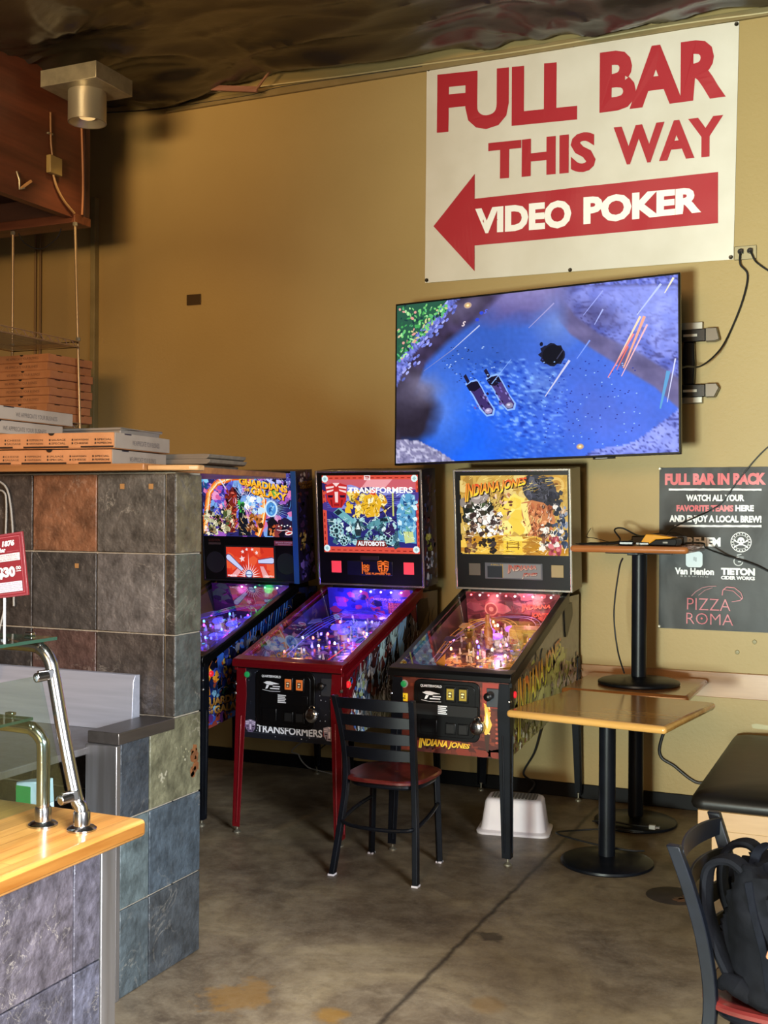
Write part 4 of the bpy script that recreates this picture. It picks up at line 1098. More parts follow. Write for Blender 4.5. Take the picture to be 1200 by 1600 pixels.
        b.build('wire_ramp', plain('ramp_' + th['key'], th['rampcol'], 0.3) if i % 2 == 0 else plain('ramp2_' + th['key'], th['plastic'][0], 0.3), pf)
    for fn in th.get('toys', []): fn(pf)
    # lamps over the field: a row along the back and coloured bulbs among the plastics
    for i, (u, c) in enumerate(th['row']):
        b = MB(); b.lathe([(0.0, 0.0), (0.004, 0.001), (0.006, 0.005), (0.004, 0.009), (0.0, 0.010)], (0, 0, 0), 12, cap=False)
        b.build('row_lamp', led(c, 14.0), pf, (u, 0.988, 0.185))
    for i in range(26):
        u = r.uniform(-0.24, 0.24); v = r.uniform(0.34, 0.97); c = r.choice(th['bulbs'])
        b = MB(); b.lathe([(0.0, 0.0), (0.005, 0.0), (0.0065, 0.008), (0.004, 0.015), (0.0, 0.017)], (0, 0, 0), 10, cap=False)
        b.build('bulb', led(c, 7.0), pf, (u, v, 0.012 + r.uniform(0, 0.03)))
    for (u, v, h, c, pw) in th['glow']:
        l = bpy.data.lights.new('general_illumination', 'POINT'); l.energy = pw; l.color = lin(c); l.shadow_soft_size = 0.03
        l.energy = pw * th.get('gk', 0.7); lo = bpy.data.objects.new('general_illumination', l); COL.objects.link(lo); lo.parent = pf; lo.location = (u, v, h)
    # apron at the player's end
    a = Art(clip=[(-wI, 0), (wI, 0), (wI, 0.2), (-wI, 0.2)], seed=th['seed'] + 9); th['apron'](a)
    b = MB(); b.prism([(-wI, 0.004), (wI, 0.004), (wI, 0.15), (0.05, 0.09), (-0.05, 0.09), (-wI, 0.15)], lambda p: (p[0], p[1], 0.03), lambda p: (p[0], p[1], 0.034)); b.build('apron', plain('apron_' + th['key'], th['apron_c'], 0.4), pf)
    a.build('apron_art', 'print', pf, (0, 0, 0.0342), (1, 0, 0), (0, 1, 0), 0.00006)
    # --- backbox leaning slightly forward
    bx = bpy.data.objects.new('backbox', None); COL.objects.link(bx); bx.parent = t
    bx.location = (0, 1.0, 1.235); bx.rotation_euler = (R(5.2), 0, 0)
    W2, HB, DB = 0.345, 0.69, 0.215
    b = MB(); b.box(-W2, W2, 0.012, DB, 0, HB); b.build('backbox_shell', plain('bb_' + th['key'], th['bbside'], 0.4), bx, bevel=0.003)
    b = MB()
    for q in ((-W2, -W2 + 0.012, 0, HB), (W2 - 0.012, W2, 0, HB), (-W2 + 0.0122, W2 - 0.0122, HB - 0.012, HB), (-W2 + 0.0122, W2 - 0.0122, 0, 0.012)):
        b.box(q[0], q[1], 0.0, 0.0118, q[2], q[3])
    b.build('backbox_trim', th['trim'], bx, bevel=0.002)
    b = MB(); b.box(-W2 + 0.0125, W2 - 0.0125, 0.0060, 0.0118, 0.0125, HB - 0.0125); b.build('backbox_front', 'black_plastic', bx)
    u0, v0, u1, v1 = th['glassrect']
    a = Art(clip=[(u0, v0), (u1, v0), (u1, v1), (u0, v1)], seed=th['seed'] + 6); th['glassart'](a)
    a.build('backglass', 'lit', bx, (0, 0.0055, 0), (1, 0, 0), (0, 0, 1), 0.00006)
    th['panel'](bx)
    if th.get('bbart'):
        a = Art(clip=[(0.013, 0), (DB, 0), (DB, HB), (0.013, HB)], seed=th['seed'] + 7); th['bbart'](a)
        a.build('backbox_side_art', 'print_gloss', bx, (W2 + 0.0006, 0, 0), (0, 1, 0), (0, 0, 1), 0.00008)
    # neck under the backbox
    MB().box(-0.26, 0.26, 1.02, 1.28, 1.2055, 1.234).build('neck', 'black_plastic', t, smooth=False)
    return t

def thing_part(name, parent):
    o = bpy.data.objects.new(name, None); COL.objects.link(o); o.parent = parent; return o

def lit_rect(bx, name, u0, v0, u1, v1, c, s=0.9, y=0.004):
    return MB().box(u0, u1, y, 0.0066, v0, v1).build(name, emit(name + c, c, s), bx, bevel=0.004)

# ---------------------------------------------------------------- middle machine: robots theme, red metal
def tf_emblem(a, u, v, s, cols=('#c22a2a', '#e05048', '#8a1a1e', '#f4d8d8')):
    """faceted shield badge"""
    def P(pts, c): a.poly([(u + x * s, v + y * s) for x, y in pts], c)
    P([(-0.5, 0.42), (-0.16, 0.52), (0.16, 0.52), (0.5, 0.42), (0.44, -0.2), (0.22, -0.5), (-0.22, -0.5), (-0.44, -0.2)], cols[0])
    P([(-0.16, 0.52), (0.16, 0.52), (0.0, 0.36)], cols[3])
    P([(-0.47, 0.36), (-0.1, 0.40), (-0.12, 0.33), (-0.46, 0.27)], cols[3]); P([(0.47, 0.36), (0.1, 0.40), (0.12, 0.33), (0.46, 0.27)], cols[3])
    P([(-0.45, 0.20), (-0.13, 0.26), (-0.14, 0.20), (-0.44, 0.11)], cols[3]); P([(0.45, 0.20), (0.13, 0.26), (0.14, 0.20), (0.44, 0.11)], cols[3])
    P([(-0.40, 0.02), (-0.14, 0.02), (-0.18, -0.08), (-0.38, -0.08)], '#2a1030'); P([(0.40, 0.02), (0.14, 0.02), (0.18, -0.08), (0.38, -0.08)], '#2a1030')
    P([(-0.08, 0.16), (0.08, 0.16), (0.06, -0.28), (-0.06, -0.28)], cols[3])
    P([(-0.30, -0.16), (-0.20, -0.16), (-0.18, -0.46), (-0.24, -0.44)], cols[2]); P([(0.30, -0.16), (0.20, -0.16), (0.18, -0.46), (0.24, -0.44)], cols[2])
    P([(-0.12, -0.34), (0.12, -0.34), (0.12, -0.42), (-0.12, -0.42)], cols[2])

def tf_glass(a):
    a.rect(-0.3, 0.2, 0.32, 0.66, '#d8503f')
    a.rect(-0.275, 0.235, 0.305, 0.635, '#2b2a78')
    for k in range(16):
        u = -0.29 + 0.62 * k / 16
        a.rect(u, 0.212, u + 0.022, 0.217, '#8a1f1c', k == 0); a.rect(u, 0.642, u + 0.022, 0.647, '#8a1f1c', False)
    for k in range(11):
        v = 0.235 + 0.4 * k / 11
        a.rect(-0.294, v, -0.287, v + 0.02, '#8a1f1c', False); a.rect(0.312, v, 0.318, v + 0.02, '#8a1f1c', False)
    # sky bands
    a.rect(-0.275, 0.575, 0.305, 0.635, '#c8606c'); a.poly([(-0.05, 0.575), (0.1, 0.575), (0.16, 0.635), (0.0, 0.635)], '#e8a0a8')
    a.blobs(-0.27, 0.46, 0.3, 0.6, 40, ['#3a3f9e', '#5a5fc0', '#2a2460', '#8a90d8', '#4b3a8a'], 0.035, 0.5, 2.5, 0.0)
    for k in range(9): a.line([(-0.27, 0.47 + 0.012 * k), (0.30, 0.485 + 0.012 * k)], 0.0015, '#7f86d8', k == 0)
    # yellow machine shapes in the middle
    a.blobs(-0.13, 0.42, 0.12, 0.56, 46, ['#e8c030', '#f4dc6a', '#7a5a12', '#fff0b0', '#3a2a10', '#d89a20'], 0.028, 0.6)
    a.poly([(-0.02, 0.54), (0.05, 0.56), (0.09, 0.50), (0.06, 0.42), (-0.01, 0.41), (-0.05, 0.48)], '#e8b62a'); a.poly([(0.0, 0.52), (0.04, 0.53), (0.03, 0.50), (0.0, 0.49)], '#fff4c8')
    a.poly([(0.02, 0.57), (0.05, 0.58), (0.05, 0.54), (0.01, 0.55)], '#e04a30')
    # blue tower at right
    a.poly([(0.19, 0.27), (0.30, 0.26), (0.30, 0.54), (0.26, 0.555), (0.215, 0.54), (0.18, 0.44)], '#5aa0cc')
    a.blobs(0.19, 0.30, 0.30, 0.54, 40, ['#9ad0e8', '#3a78b0', '#d0f0fa', '#1f4a80', '#6ab0a8'], 0.018, 0.6)
    a.poly([(0.22, 0.33), (0.28, 0.33), (0.29, 0.27), (0.23, 0.26)], '#c8d890')
    a.rect(0.155, 0.42, 0.165, 0.56, '#c8d070')
    # teal and white gear heap
    a.blobs(-0.26, 0.245, 0.18, 0.40, 120, ['#8fc6cc', '#d8f2f2', '#2a4a58', '#5a96a4', '#14222e', '#b0dde0', '#406a7a'], 0.026, 0.6)
    for (u, v, r_) in ((-0.215, 0.33, 0.042), (-0.165, 0.27, 0.03), (0.12, 0.29, 0.035)):
        a.ell(u, v, r_, r_, '#a8d8dc')
        for k in range(9): a.ell(u + r_ * 0.72 * math.cos(k * 0.7), v + r_ * 0.72 * math.sin(k * 0.7), r_ * 0.2, r_ * 0.2, '#1c3644', 8, k == 0)
        a.ell(u, v, r_ * 0.35, r_ * 0.35, '#16303c')
    a.poly([(-0.23, 0.44), (-0.19, 0.47), (-0.09, 0.395), (-0.12, 0.36)], '#6fb0b8'); a.poly([(-0.225, 0.44), (-0.195, 0.46), (-0.17, 0.44), (-0.20, 0.42)], '#1a2c38')
    a.poly([(0.0, 0.38), (0.13, 0.42), (0.14, 0.385), (0.01, 0.355)], '#5a98a4'); a.rect(0.075, 0.388, 0.125, 0.408, '#1a2c38')
    a.poly([(0.09, 0.32), (0.15, 0.38), (0.17, 0.33), (0.13, 0.29)], '#35235e')
    a.poly([(-0.07, 0.40), (-0.045, 0.34), (-0.055, 0.30), (-0.085, 0.30), (-0.095, 0.34)], '#26363e'); a.poly([(-0.07, 0.38), (-0.055, 0.34), (-0.085, 0.34)], '#e0f4f4')
    a.strokes(-0.26, 0.245, 0.18, 0.41, 150, ['#0c1820', '#e8fafa', '#14303c', '#0c1820'], 0.035, 0.0035)
    a.strokes(-0.14, 0.41, 0.13, 0.56, 90, ['#2a1a08', '#fff4c0', '#4a2c0c', '#2a1a08'], 0.03, 0.0035)
    a.strokes(0.18, 0.27, 0.30, 0.55, 60, ['#0c2440', '#e0f8ff', '#143a60'], 0.03, 0.003)
    tf_emblem(a, -0.205, 0.54, 0.145)
    a.text('TRANSFORMERS', -0.125, 0.288, 0.555, 0.034, '#ffffff', 0.035)
    a.poly([(-0.13, 0.565), (-0.10, 0.592), (-0.10, 0.585), (-0.118, 0.56)], '#ffffff')
    a.rect(-0.02, 0.632, 0.02, 0.66, '#f0e0e0'); a.text('TF', -0.014, 0.014, 0.635, 0.02, '#b03028', 0.05)
    a.poly([(-0.09, 0.236), (0.12, 0.236), (0.10, 0.275), (-0.075, 0.275)], '#7a2a24')
    a.text('AUTOBOTS', -0.075, 0.10, 0.243, 0.026, '#f4fafa', 0.05)
    for (u, v) in ((-0.278, 0.225), (0.30, 0.225), (-0.278, 0.64), (0.30, 0.64)):
        a.poly([(u - 0.02, v - 0.008), (u - 0.008, v - 0.02), (u + 0.008, v - 0.02), (u + 0.02, v - 0.008), (u + 0.02, v + 0.008), (u + 0.008, v + 0.02), (u - 0.008, v + 0.02), (u - 0.02, v + 0.008)], '#d8f0f0')
        a.poly([(u, v - 0.012), (u + 0.012, v), (u, v + 0.012), (u - 0.012, v)], '#9cc4c8')
def tf_panel(bx):
    for u in (-0.255, 0.215):
        o = lit_rect(bx, 'speaker_lamp', u, 0.078, u + 0.065, 0.148, '#d83a44', 0.95)
    b = MB(); b.box(-0.062, 0.058, 0.003, 0.0066, 0.158, 0.182); b.build('speaker_badge', plain('badge_dark', '#241a1e', 0.4), bx, bevel=0.003)
    b = MB(); b.box(-0.15, 0.145, 0.003, 0.0066, 0.066, 0.152); b.build('display_window', plain('display_dark', '#17172a', 0.2), bx, bevel=0.003)
    a = Art()
    tf_emblem(a, 0.085, 0.118, 0.075, ('#e8702a', '#ff9040', '#40180a', '#2a0f08')); tf_emblem(a, -0.025, 0.108, 0.045, ('#e8702a', '#ff9040', '#40180a', '#2a0f08'))
    a.rect(-0.052, 0.075, -0.047, 0.145, '#ff7a30'); a.text('USE FLIPPERS TO', -0.03, 0.13, 0.072, 0.011, '#ff7a2a', 0.02)
    a.build('dot_matrix_text', 'lit', bx, (0, 0.0026, 0), (1, 0, 0), (0, 0, 1), 0.0001)
def tf_side(a):
    a.gain = 1.5
    a.poly(SIDE, '#1c1c22')
    a.poly([(0.0, 0.5), (0.30, 0.5), (0.34, 0.9), (0.0, 0.872)], '#5a0d14')
    a.poly([(0.3, 0.86), (0.50, 1.05), (0.86, 1.15), (0.80, 0.85), (0.42, 0.70)], '#7fa8cc')
    a.poly([(0.34, 0.85), (0.5, 0.98), (0.7, 1.08), (0.72, 0.98), (0.45, 0.8)], '#a9c8e0')
    r = a.rng
    for k in range(90):
        u = r.uniform(0.16, 1.25); v = r.uniform(0.54, 0.72 + 0.36 * min(1, u / 0.9)); h = r.uniform(0.05, 0.17); w = r.uniform(0.02, 0.05)
        c = r.choice(['#c8dcea', '#7c98b4', '#2a2628', '#1a1618', '#4a3a34', '#8a8a90', '#33405a', '#3a2420'] if u < 0.55 else ['#1e1a1c', '#3a322e', '#5a4f48', '#2a2422', '#8a8682', '#12100f', '#4a2c26'])
        a.poly([(u - w, v), (u - w * 0.3, v + h * 0.6), (u, v + h), (u + w * 0.5, v + h * 0.4), (u + w, v - h * 0.2), (u + w * 0.1, v - h * 0.5)], c, k % 8 == 0)
    a.blobs(0.10, 0.52, 0.32, 0.82, 60, ['#a8c0d4', '#5a7898', '#e0ecf4', '#283848', '#3a62a8', '#8a9a70'], 0.026, 0.6)
    a.blobs(0.34, 0.7, 0.62, 0.95, 30, ['#141214', '#3a1a1a', '#241c20', '#5a2a26'], 0.05, 0.6)
    a.strokes(0.12, 0.54, 0.65, 1.0, 170, ['#d8e8f4', '#14161c', '#8aa8c8', '#2a3448', '#e8f0f8'], 0.07, 0.006, 1.2)
    a.strokes(0.5, 0.6, 1.28, 1.1, 150, ['#6a6258', '#0e0c0c', '#a09a92', '#3a2a24'], 0.08, 0.006, 1.2)
    a.text('TRANSFORMERS', 0.20, 1.20, 0.545, 0.13, '#8c8c90', 0.03, v1=0.66, h1=0.14)
    a.text('TRANSFORMERS', 0.205, 1.205, 0.552, 0.116, '#4a4a52', -0.005, v1=0.667, h1=0.126)
    a.poly([(0.98, 1.03), (1.18, 1.20), (1.05, 1.20), (0.86, 1.13)], '#4a0c12')
    a.poly([(0, 0.82), (1.05, 1.15), (1.05, 1.21), (0, 0.88)], '#6a0f18')
def tf_front(a):
    a.rect(-HW, 0.5, HW, 0.872, '#15171f')
    r = a.rng
    a.layer()
    for k in range(150):
        u = r.uniform(-0.29, 0.29); v = r.uniform(0.51, 0.86); s_ = r.uniform(0.001, 0.0035)
        a.ell(u, v, s_, s_, r.choice(['#9a9ca8', '#5c6070', '#d8dae0', '#303648']), 6, False)
    a.rect(-0.29, 0.527, 0.29, 0.529, '#3a3c48')
    a.rect(-HW, 0.553, -0.21, 0.572, '#7a4a90'); a.rect(0.20, 0.540, HW, 0.572, '#b8382e')
    tf_emblem(a, -0.225, 0.560, 0.062, ('#8a7a98', '#b0a0c0', '#3a2a48', '#d8c8e0')); tf_emblem(a, 0.235, 0.555, 0.07, ('#a89aa0', '#c83a30', '#402020', '#e8d0d0'))
    a.text('TRANSFORMERS', -0.185, 0.195, 0.534, 0.038, '#f4f4f8', 0.03)
def tf_field(a):
    a.rect(-0.3, 0, 0.3, 1.1, '#30285e')
    a.blobs(-0.27, 0.1, 0.27, 1.0, 170, ['#4a3a90', '#6a5ab0', '#1c1838', '#8a6aa0', '#3a2a50', '#c05a60', '#9a90c8', '#24203e'], 0.045, 0.5)
    a.poly([(0.06, 0.52), (0.27, 0.50), (0.27, 0.62), (0.06, 0.62)], '#d84848')
    a.blobs(0.06, 0.38, 0.26, 0.58, 60, ['#e0f0f4', '#9ac0cc', '#2a3a48', '#f4fafa', '#5a8a98'], 0.022, 0.6)
    a.line([(0.05, 0.62), (0.04, 0.3), (0.12, 0.18)], 0.012, '#e05048'); a.line([(-0.2, 0.2), (-0.05, 0.1), (0.1, 0.16)], 0.01, '#e06a50')
    a.text('TEAM UP', 0.13, 0.26, 0.60, 0.03, '#f4f4f4', 0.05)
def tf_bp(a):
    a.rect(-0.3, 0, 0.3, 0.2, '#3a3aa0')
    a.blobs(-0.27, 0, 0.27, 0.19, 70, ['#4a4ad0', '#2a2a80', '#5a5ae8', '#6a50c0', '#c04070', '#242050'], 0.03, 0.5, 1.6, 0)
    a.rect(0.11, 0.05, 0.24, 0.12, '#8a3a5a')
    for k in range(4): a.text('LEADER', 0.12, 0.23, 0.055 + 0.016 * k, 0.012, '#ff6a60', 0.02)
    a.text('MEGA BONUS', 0.02, 0.23, 0.13, 0.014, '#c8a0f0', 0.03)
def tf_apron(a):
    a.rect(-0.3, 0, 0.3, 0.2, '#6a2a2e')
    a.blobs(-0.27, 0.01, 0.27, 0.14, 40, ['#8a3a3a', '#c06a4a', '#3a1a28', '#d8a060'], 0.03)
    a.rect(-0.2, 0.02, -0.06, 0.075, '#e8e0d0'); a.rect(0.06, 0.02, 0.2, 0.075, '#e8e0d0')
    for k in range(6):
        a.rect(-0.19, 0.027 + 0.007 * k, -0.08 - 0.01 * (k % 3), 0.0295 + 0.007 * k, '#7a6a60'); a.rect(0.07, 0.027 + 0.007 * k, 0.18 - 0.01 * (k % 2), 0.0295 + 0.007 * k, '#7a6a60')
def tf_bbart(a):
    a.rect(0, 0, 0.3, 0.7, '#191a2e')
    a.blobs(0.02, 0.02, 0.21, 0.66, 90, ['#2a2c50', '#3a2030', '#101018', '#404a70', '#5a2a30', '#20283c'], 0.035, 0.6, 0.6)
    a.blobs(0.04, 0.05, 0.15, 0.2, 20, ['#9ab0c0', '#c8d8e0', '#5a7080'], 0.022, 0.6)
    a.blobs(0.04, 0.22, 0.13, 0.30, 14, ['#a8b850', '#6a7a30', '#d0dc80'], 0.022, 0.6)

TF = dict(key='robot', seed=21, body='#1a1214', rail='red_plastic', leg='red_plastic', rear_leg='black_metal', button=emit('button_red', '#e8252c', 0.8), ring='#2a2a2e', coin=emit('coin_orange', '#b8602a', 0.5), coinmark='#f0d8b0',
          side=tf_side, front=tf_front, field=tf_field, backpanel=tf_bp, bp='#1a1840', lamps=['#e04848', '#7a8af0', '#f0f0f8', '#e8b040', '#9a60e0'], flipper=plain('flip_red', '#c83030', 0.3), plastic=['#4a4aa8', '#c8c8d8', '#8a3038', '#343468', '#7a86b0'],
          bumpers=[(-0.10, 0.74), (0.02, 0.80), (-0.02, 0.67)], cap='#5a50e8', post='#c8c8d8', rampcol='#5a60c8',
          ramps=[[(-0.2, 0.3, 0.03), (-0.19, 0.55, 0.07), (-0.12, 0.85, 0.10), (0.05, 0.93, 0.11), (0.19, 0.80, 0.10), (0.2, 0.5, 0.07)], [(0.23, 0.32, 0.03), (0.22, 0.62, 0.08), (0.1, 0.9, 0.11), (-0.1, 0.90, 0.12), (-0.22, 0.7, 0.09), (-0.23, 0.42, 0.05)]],
          row=[(-0.045, '#d8d8ff'), (0.02, '#e8e8ff'), (0.085, '#ffb0c8'), (0.15, '#ffc0d8'), (0.215, '#ff90b0')], bulbs=['#5a48ff', '#6a60ff', '#ff6a5a', '#f0e8ff', '#7a40ff'],
          glow=[(-0.13, 0.93, 0.13, '#6a50ff', 2.6), (0.12, 0.90, 0.13, '#7a5cff', 2.2), (0.0, 0.62, 0.12, '#8a6cff', 2.2), (0.12, 0.40, 0.10, '#ff9090', 1.0), (-0.12, 0.30, 0.10, '#ffb890', 1.2)],
          apron=tf_apron, apron_c='#5a2226', bbside='#15162a', trim=plain('trim_steel', '#b8b4b8', 0.25, 0.9), glassrect=(-0.3, 0.2, 0.322, 0.662), glassart=tf_glass, panel=tf_panel, bbart=tf_bbart)

# ---------------------------------------------------------------- right machine: desert adventure theme, gold and black
def ij_word(a, txt, u0, u1, v0, h0, v1, h1, cfn=None, shadow='#2a120c', bold=0.04, shear=0.25, off=0.006):
    w = lambda t, q: (t, (q if t > 0.085 else q * 1.12 - (0.30 if q < 0.5 else 0)))
    a.text(txt, u0 + off, u1 + off, v0 - off, h0, shadow, bold + 0.012, 1.0, shear, w, None, v1 - off, h1)
    a.text(txt, u0, u1, v0, h0, '#f0a020', bold, 1.0, shear, w, cfn, v1, h1)
def grad_ry(q, t): return mixc('#f8d838', '#d02a20', (q - 0.15) * 1.1)
def ij_glass(a):
    a.rect(-0.3, 0.2, 0.33, 0.66, '#c8a24c')
    a.blobs(-0.29, 0.22, 0.32, 0.65, 110, ['#d0b05c', '#b8903c', '#dcc278', '#c09a48', '#a88038'], 0.06, 0.5)
    a.blobs(-0.05, 0.34, 0.14, 0.52, 24, ['#f0d868', '#f4e48a', '#e8c84a'], 0.05, 0.4)
    # sun medallion, top right
    a.ell(0.262, 0.597, 0.056, 0.056, '#c8983a'); a.ell(0.262, 0.597, 0.046, 0.046, '#d8b460'); a.ell(0.262, 0.597, 0.03, 0.03, '#b88638'); a.ell(0.262, 0.60, 0.012, 0.012, '#7a4a1c')
    # great dark boulder above a lit sandstone cliff
    a.ell(0.165, 0.575, 0.098, 0.082, '#34343e', 26, rot=-0.25)
    a.blobs(0.09, 0.52, 0.24, 0.64, 46, ['#3e3e4a', '#2a2a33', '#565663', '#1e1e26', '#474753'], 0.030, 0.5)
    a.blobs(0.20, 0.46, 0.29, 0.56, 26, ['#2f2f3a', '#3c3c48', '#23232c'], 0.032, 0.5)
    a.poly([(0.06, 0.50), (0.12, 0.515), (0.19, 0.50), (0.24, 0.455), (0.255, 0.40), (0.235, 0.335), (0.21, 0.27), (0.13, 0.25), (0.105, 0.30), (0.085, 0.37), (0.06, 0.43)], '#c07848')
    a.blobs(0.08, 0.29, 0.235, 0.49, 90, ['#d88a58', '#a85a34', '#e8a878', '#8a4426', '#c06a40', '#6a3620', '#e0b070'], 0.024, 0.6, 0.6)
    a.poly([(0.055, 0.495), (0.095, 0.50), (0.10, 0.42), (0.115, 0.36), (0.10, 0.33), (0.075, 0.40)], '#f0dc80')
    # rocky canyon and smoke at the left
    a.poly([(-0.295, 0.50), (-0.22, 0.54), (-0.15, 0.53), (-0.13, 0.47), (-0.10, 0.42), (-0.12, 0.36), (-0.28, 0.40)], '#1f2a22')
    a.blobs(-0.29, 0.38, -0.12, 0.55, 60, ['#24301f', '#3a3228', '#e8e0d8', '#141814', '#8a8078', '#f4f0ea', '#4a5a3a'], 0.030, 0.6)
    a.ell(-0.185, 0.53, 0.055, 0.035, '#9a8e8a', rot=0.3); a.ell(-0.20, 0.54, 0.03, 0.02, '#c8bcb4', rot=0.3)
    a.blobs(-0.24, 0.30, -0.06, 0.44, 70, ['#f4f0ea', '#d8ccc0', '#8a6a5a', '#3a2a28', '#b89a88', '#fffaf4'], 0.024, 0.6)
    a.blobs(-0.10, 0.30, 0.0, 0.55, 46, ['#b87848', '#6a3a2a', '#d8a88a', '#e8c8a8', '#4a2a2a'], 0.018, 0.6, 0.5)
    # dust at the bottom, gilded chest with carrying poles
    a.blobs(-0.29, 0.21, 0.32, 0.29, 60, ['#d8a838', '#c08828', '#e8c050', '#b07a28'], 0.04, 0.5, 2.0, 0)
    a.line([(-0.12, 0.275), (0.15, 0.28)], 0.006, '#a06a1c')
    a.poly([(-0.05, 0.215), (0.06, 0.215), (0.06, 0.285), (-0.05, 0.285)], '#e8c440'); a.poly([(-0.06, 0.285), (0.07, 0.285), (0.06, 0.31), (-0.05, 0.31)], '#f4dc70')
    a.rect(-0.035, 0.245, 0.045, 0.25, '#7a5010'); a.rect(-0.035, 0.265, 0.045, 0.268, '#7a5010'); a.rect(-0.03, 0.235, -0.024, 0.28, '#7a5010'); a.rect(0.034, 0.235, 0.04, 0.28, '#7a5010')
    # boulders and cloths at the lower right and left
    a.blobs(0.17, 0.24, 0.25, 0.38, 40, ['#22201e', '#e8e0d0', '#8a5a40', '#f4ece0', '#3a302a'], 0.022, 0.6)
    a.blobs(0.22, 0.21, 0.28, 0.30, 20, ['#b84a58', '#d87a80', '#8a2a3a'], 0.02, 0.6)
    a.blobs(0.255, 0.26, 0.32, 0.48, 50, ['#2a3850', '#8a94a8', '#e0d8d0', '#3a4a68', '#c8a888', '#1a2434'], 0.022, 0.6)
    a.blobs(-0.28, 0.215, -0.22, 0.33, 26, ['#6a4630', '#3a2418', '#a07850'], 0.02, 0.6); a.blobs(-0.13, 0.22, -0.10, 0.29, 10, ['#1a1818', '#3a3030'], 0.02, 0.6); a.blobs(-0.19, 0.25, -0.16, 0.29, 10, ['#2a2018', '#101010'], 0.016)
    a.strokes(-0.29, 0.31, -0.05, 0.55, 110, ['#1a1612', '#fffaf0', '#4a3a2c', '#1a1612'], 0.03, 0.0035)
    a.strokes(0.08, 0.29, 0.235, 0.49, 60, ['#5a2a14', '#f4c898', '#3a1a0c'], 0.03, 0.003, 1.3)
    a.strokes(0.1, 0.5, 0.26, 0.65, 26, ['#14141a', '#6a6a78'], 0.03, 0.003)
    a.strokes(0.17, 0.21, 0.32, 0.48, 70, ['#14141c', '#fff4e4', '#5a3a2a'], 0.025, 0.003, 1.5)
    a.strokes(-0.29, 0.21, 0.17, 0.32, 80, ['#8a5a14', '#f8e088', '#6a4410'], 0.04, 0.003, 0.0)
    a.strokes(-0.29, 0.55, 0.3, 0.65, 60, ['#b88a28', '#f0d880'], 0.05, 0.003, 0.3)
    ij_word(a, 'INDIANA JONES', -0.275, 0.095, 0.525, 0.075, 0.605, 0.04, grad_ry)
def ij_panel(bx):
    for u, c in ((-0.262, '#4a4438'), (0.225, '#8c7c52')):
        b = MB(); b.box(u, u + 0.07, 0.003, 0.0066, 0.082, 0.152); b.build('speaker_grille', plain('grille' + c, c, 0.5), bx, bevel=0.006)
    b = MB(); b.box(-0.165, 0.175, 0.003, 0.0066, 0.065, 0.158); b.build('display_frame', plain('display_grey', '#50545a', 0.3), bx, bevel=0.004)
    a = Art(); a.rect(-0.15, 0.072, -0.06, 0.138, '#34383c'); a.text('A BALL IN', -0.13, -0.06, 0.142, 0.009, '#c8a850', 0.02); a.rect(-0.058, 0.072, 0.165, 0.152, '#9a9894'); a.line([(-0.058, 0.15), (-0.058, 0.072)], 0.004, '#c8a860')
    ij_word(a, 'INDIANA', -0.03, 0.14, 0.108, 0.038, 0.125, 0.022, lambda q, t: mixc('#f0e8d0', '#c83a2c', q), '#5a1a14', off=0.002)
    ij_word(a, 'JONES', 0.055, 0.145, 0.082, 0.022, 0.09, 0.016, lambda q, t: mixc('#f0e8d0', '#c83a2c', q), '#5a1a14', off=0.002)
    a.build('display_picture', colmat('display_print', 0.3, lit=0.45), bx, (0, 0.0026, 0), (1, 0, 0), (0, 0, 1), 0.0001)
    b = MB(); b.box(-0.05, 0.02, 0.0042, 0.0062, 0.186, 0.194); b.build('panel_latch', 'matte_black', bx)
def ij_side(a):
    a.gain = 1.6
    a.poly(SIDE, '#6d675a')
    r = a.rng
    a.poly([(0.0, 0.5), (1.3, 0.62), (1.3, 0.80), (0.75, 0.92), (0.2, 0.75), (0.0, 0.6)], '#8f8c48')
    a.blobs(0.05, 0.55, 1.05, 0.90, 80, ['#a8a654', '#8a8838', '#b8b868', '#6f6c34', '#9a984a'], 0.07, 0.5)
    a.blobs(0.6, 0.70, 1.0, 0.95, 30, ['#a4a850', '#b4b45e', '#96984a'], 0.06, 0.5)
    for (u, v, w, h) in ((0.12, 0.56, 0.03, 0.08), (0.42, 0.70, 0.035, 0.09), (0.60, 0.68, 0.06, 0.08), (0.30, 0.62, 0.03, 0.07), (0.75, 0.75, 0.02, 0.06)):
        a.blobs(u - w, v - h, u + w, v + h, 12, ['#4a3a24', '#2c2418', '#6a5432'], 0.03, 0.5, 0.6)
    a.blobs(0.85, 0.64, 1.3, 0.86, 50, ['#7a5a48', '#8a6e58', '#5c463a', '#a08a74', '#4a3c34'], 0.045, 0.6)
    a.blobs(0.02, 0.52, 0.3, 0.62, 26, ['#6a3a2a', '#d8d0b0', '#4a3424', '#8a7a50'], 0.03, 0.6)
    a.blobs(0.3, 0.53, 0.8, 0.62, 30, ['#5a5426', '#c8c490', '#3a3418', '#8a8448'], 0.035, 0.6)
    a.poly([(0.0, 0.5), (0.05, 0.5), (0.10, 0.90), (0.0, 0.872)], '#17140f')
    a.blobs(0.12, 0.80, 0.6, 0.98, 40, ['#4f4433', '#5d5340', '#40382c'], 0.06, 0.5)
    a.strokes(0.05, 0.52, 1.28, 0.85, 160, ['#4a4420', '#c8c880', '#6a6430', '#2c2614'], 0.05, 0.004)
    ij_word(a, 'INDIANA JONES', 0.13, 0.92, 0.62, 0.22, 0.93, 0.065, lambda q, t: mixc('#d8d040', '#b04418', (q - 0.25) * 1.3), '#2a1c10', 0.03, 0.0, 0.010)
    a.poly([(0, 0.83), (1.05, 1.16), (1.05, 1.21), (0, 0.88)], '#211d18')
    for k in range(3): a.rect(1.26, 0.60 + 0.04 * k, 1.33, 0.62 + 0.04 * k, '#1a1612', k == 0)
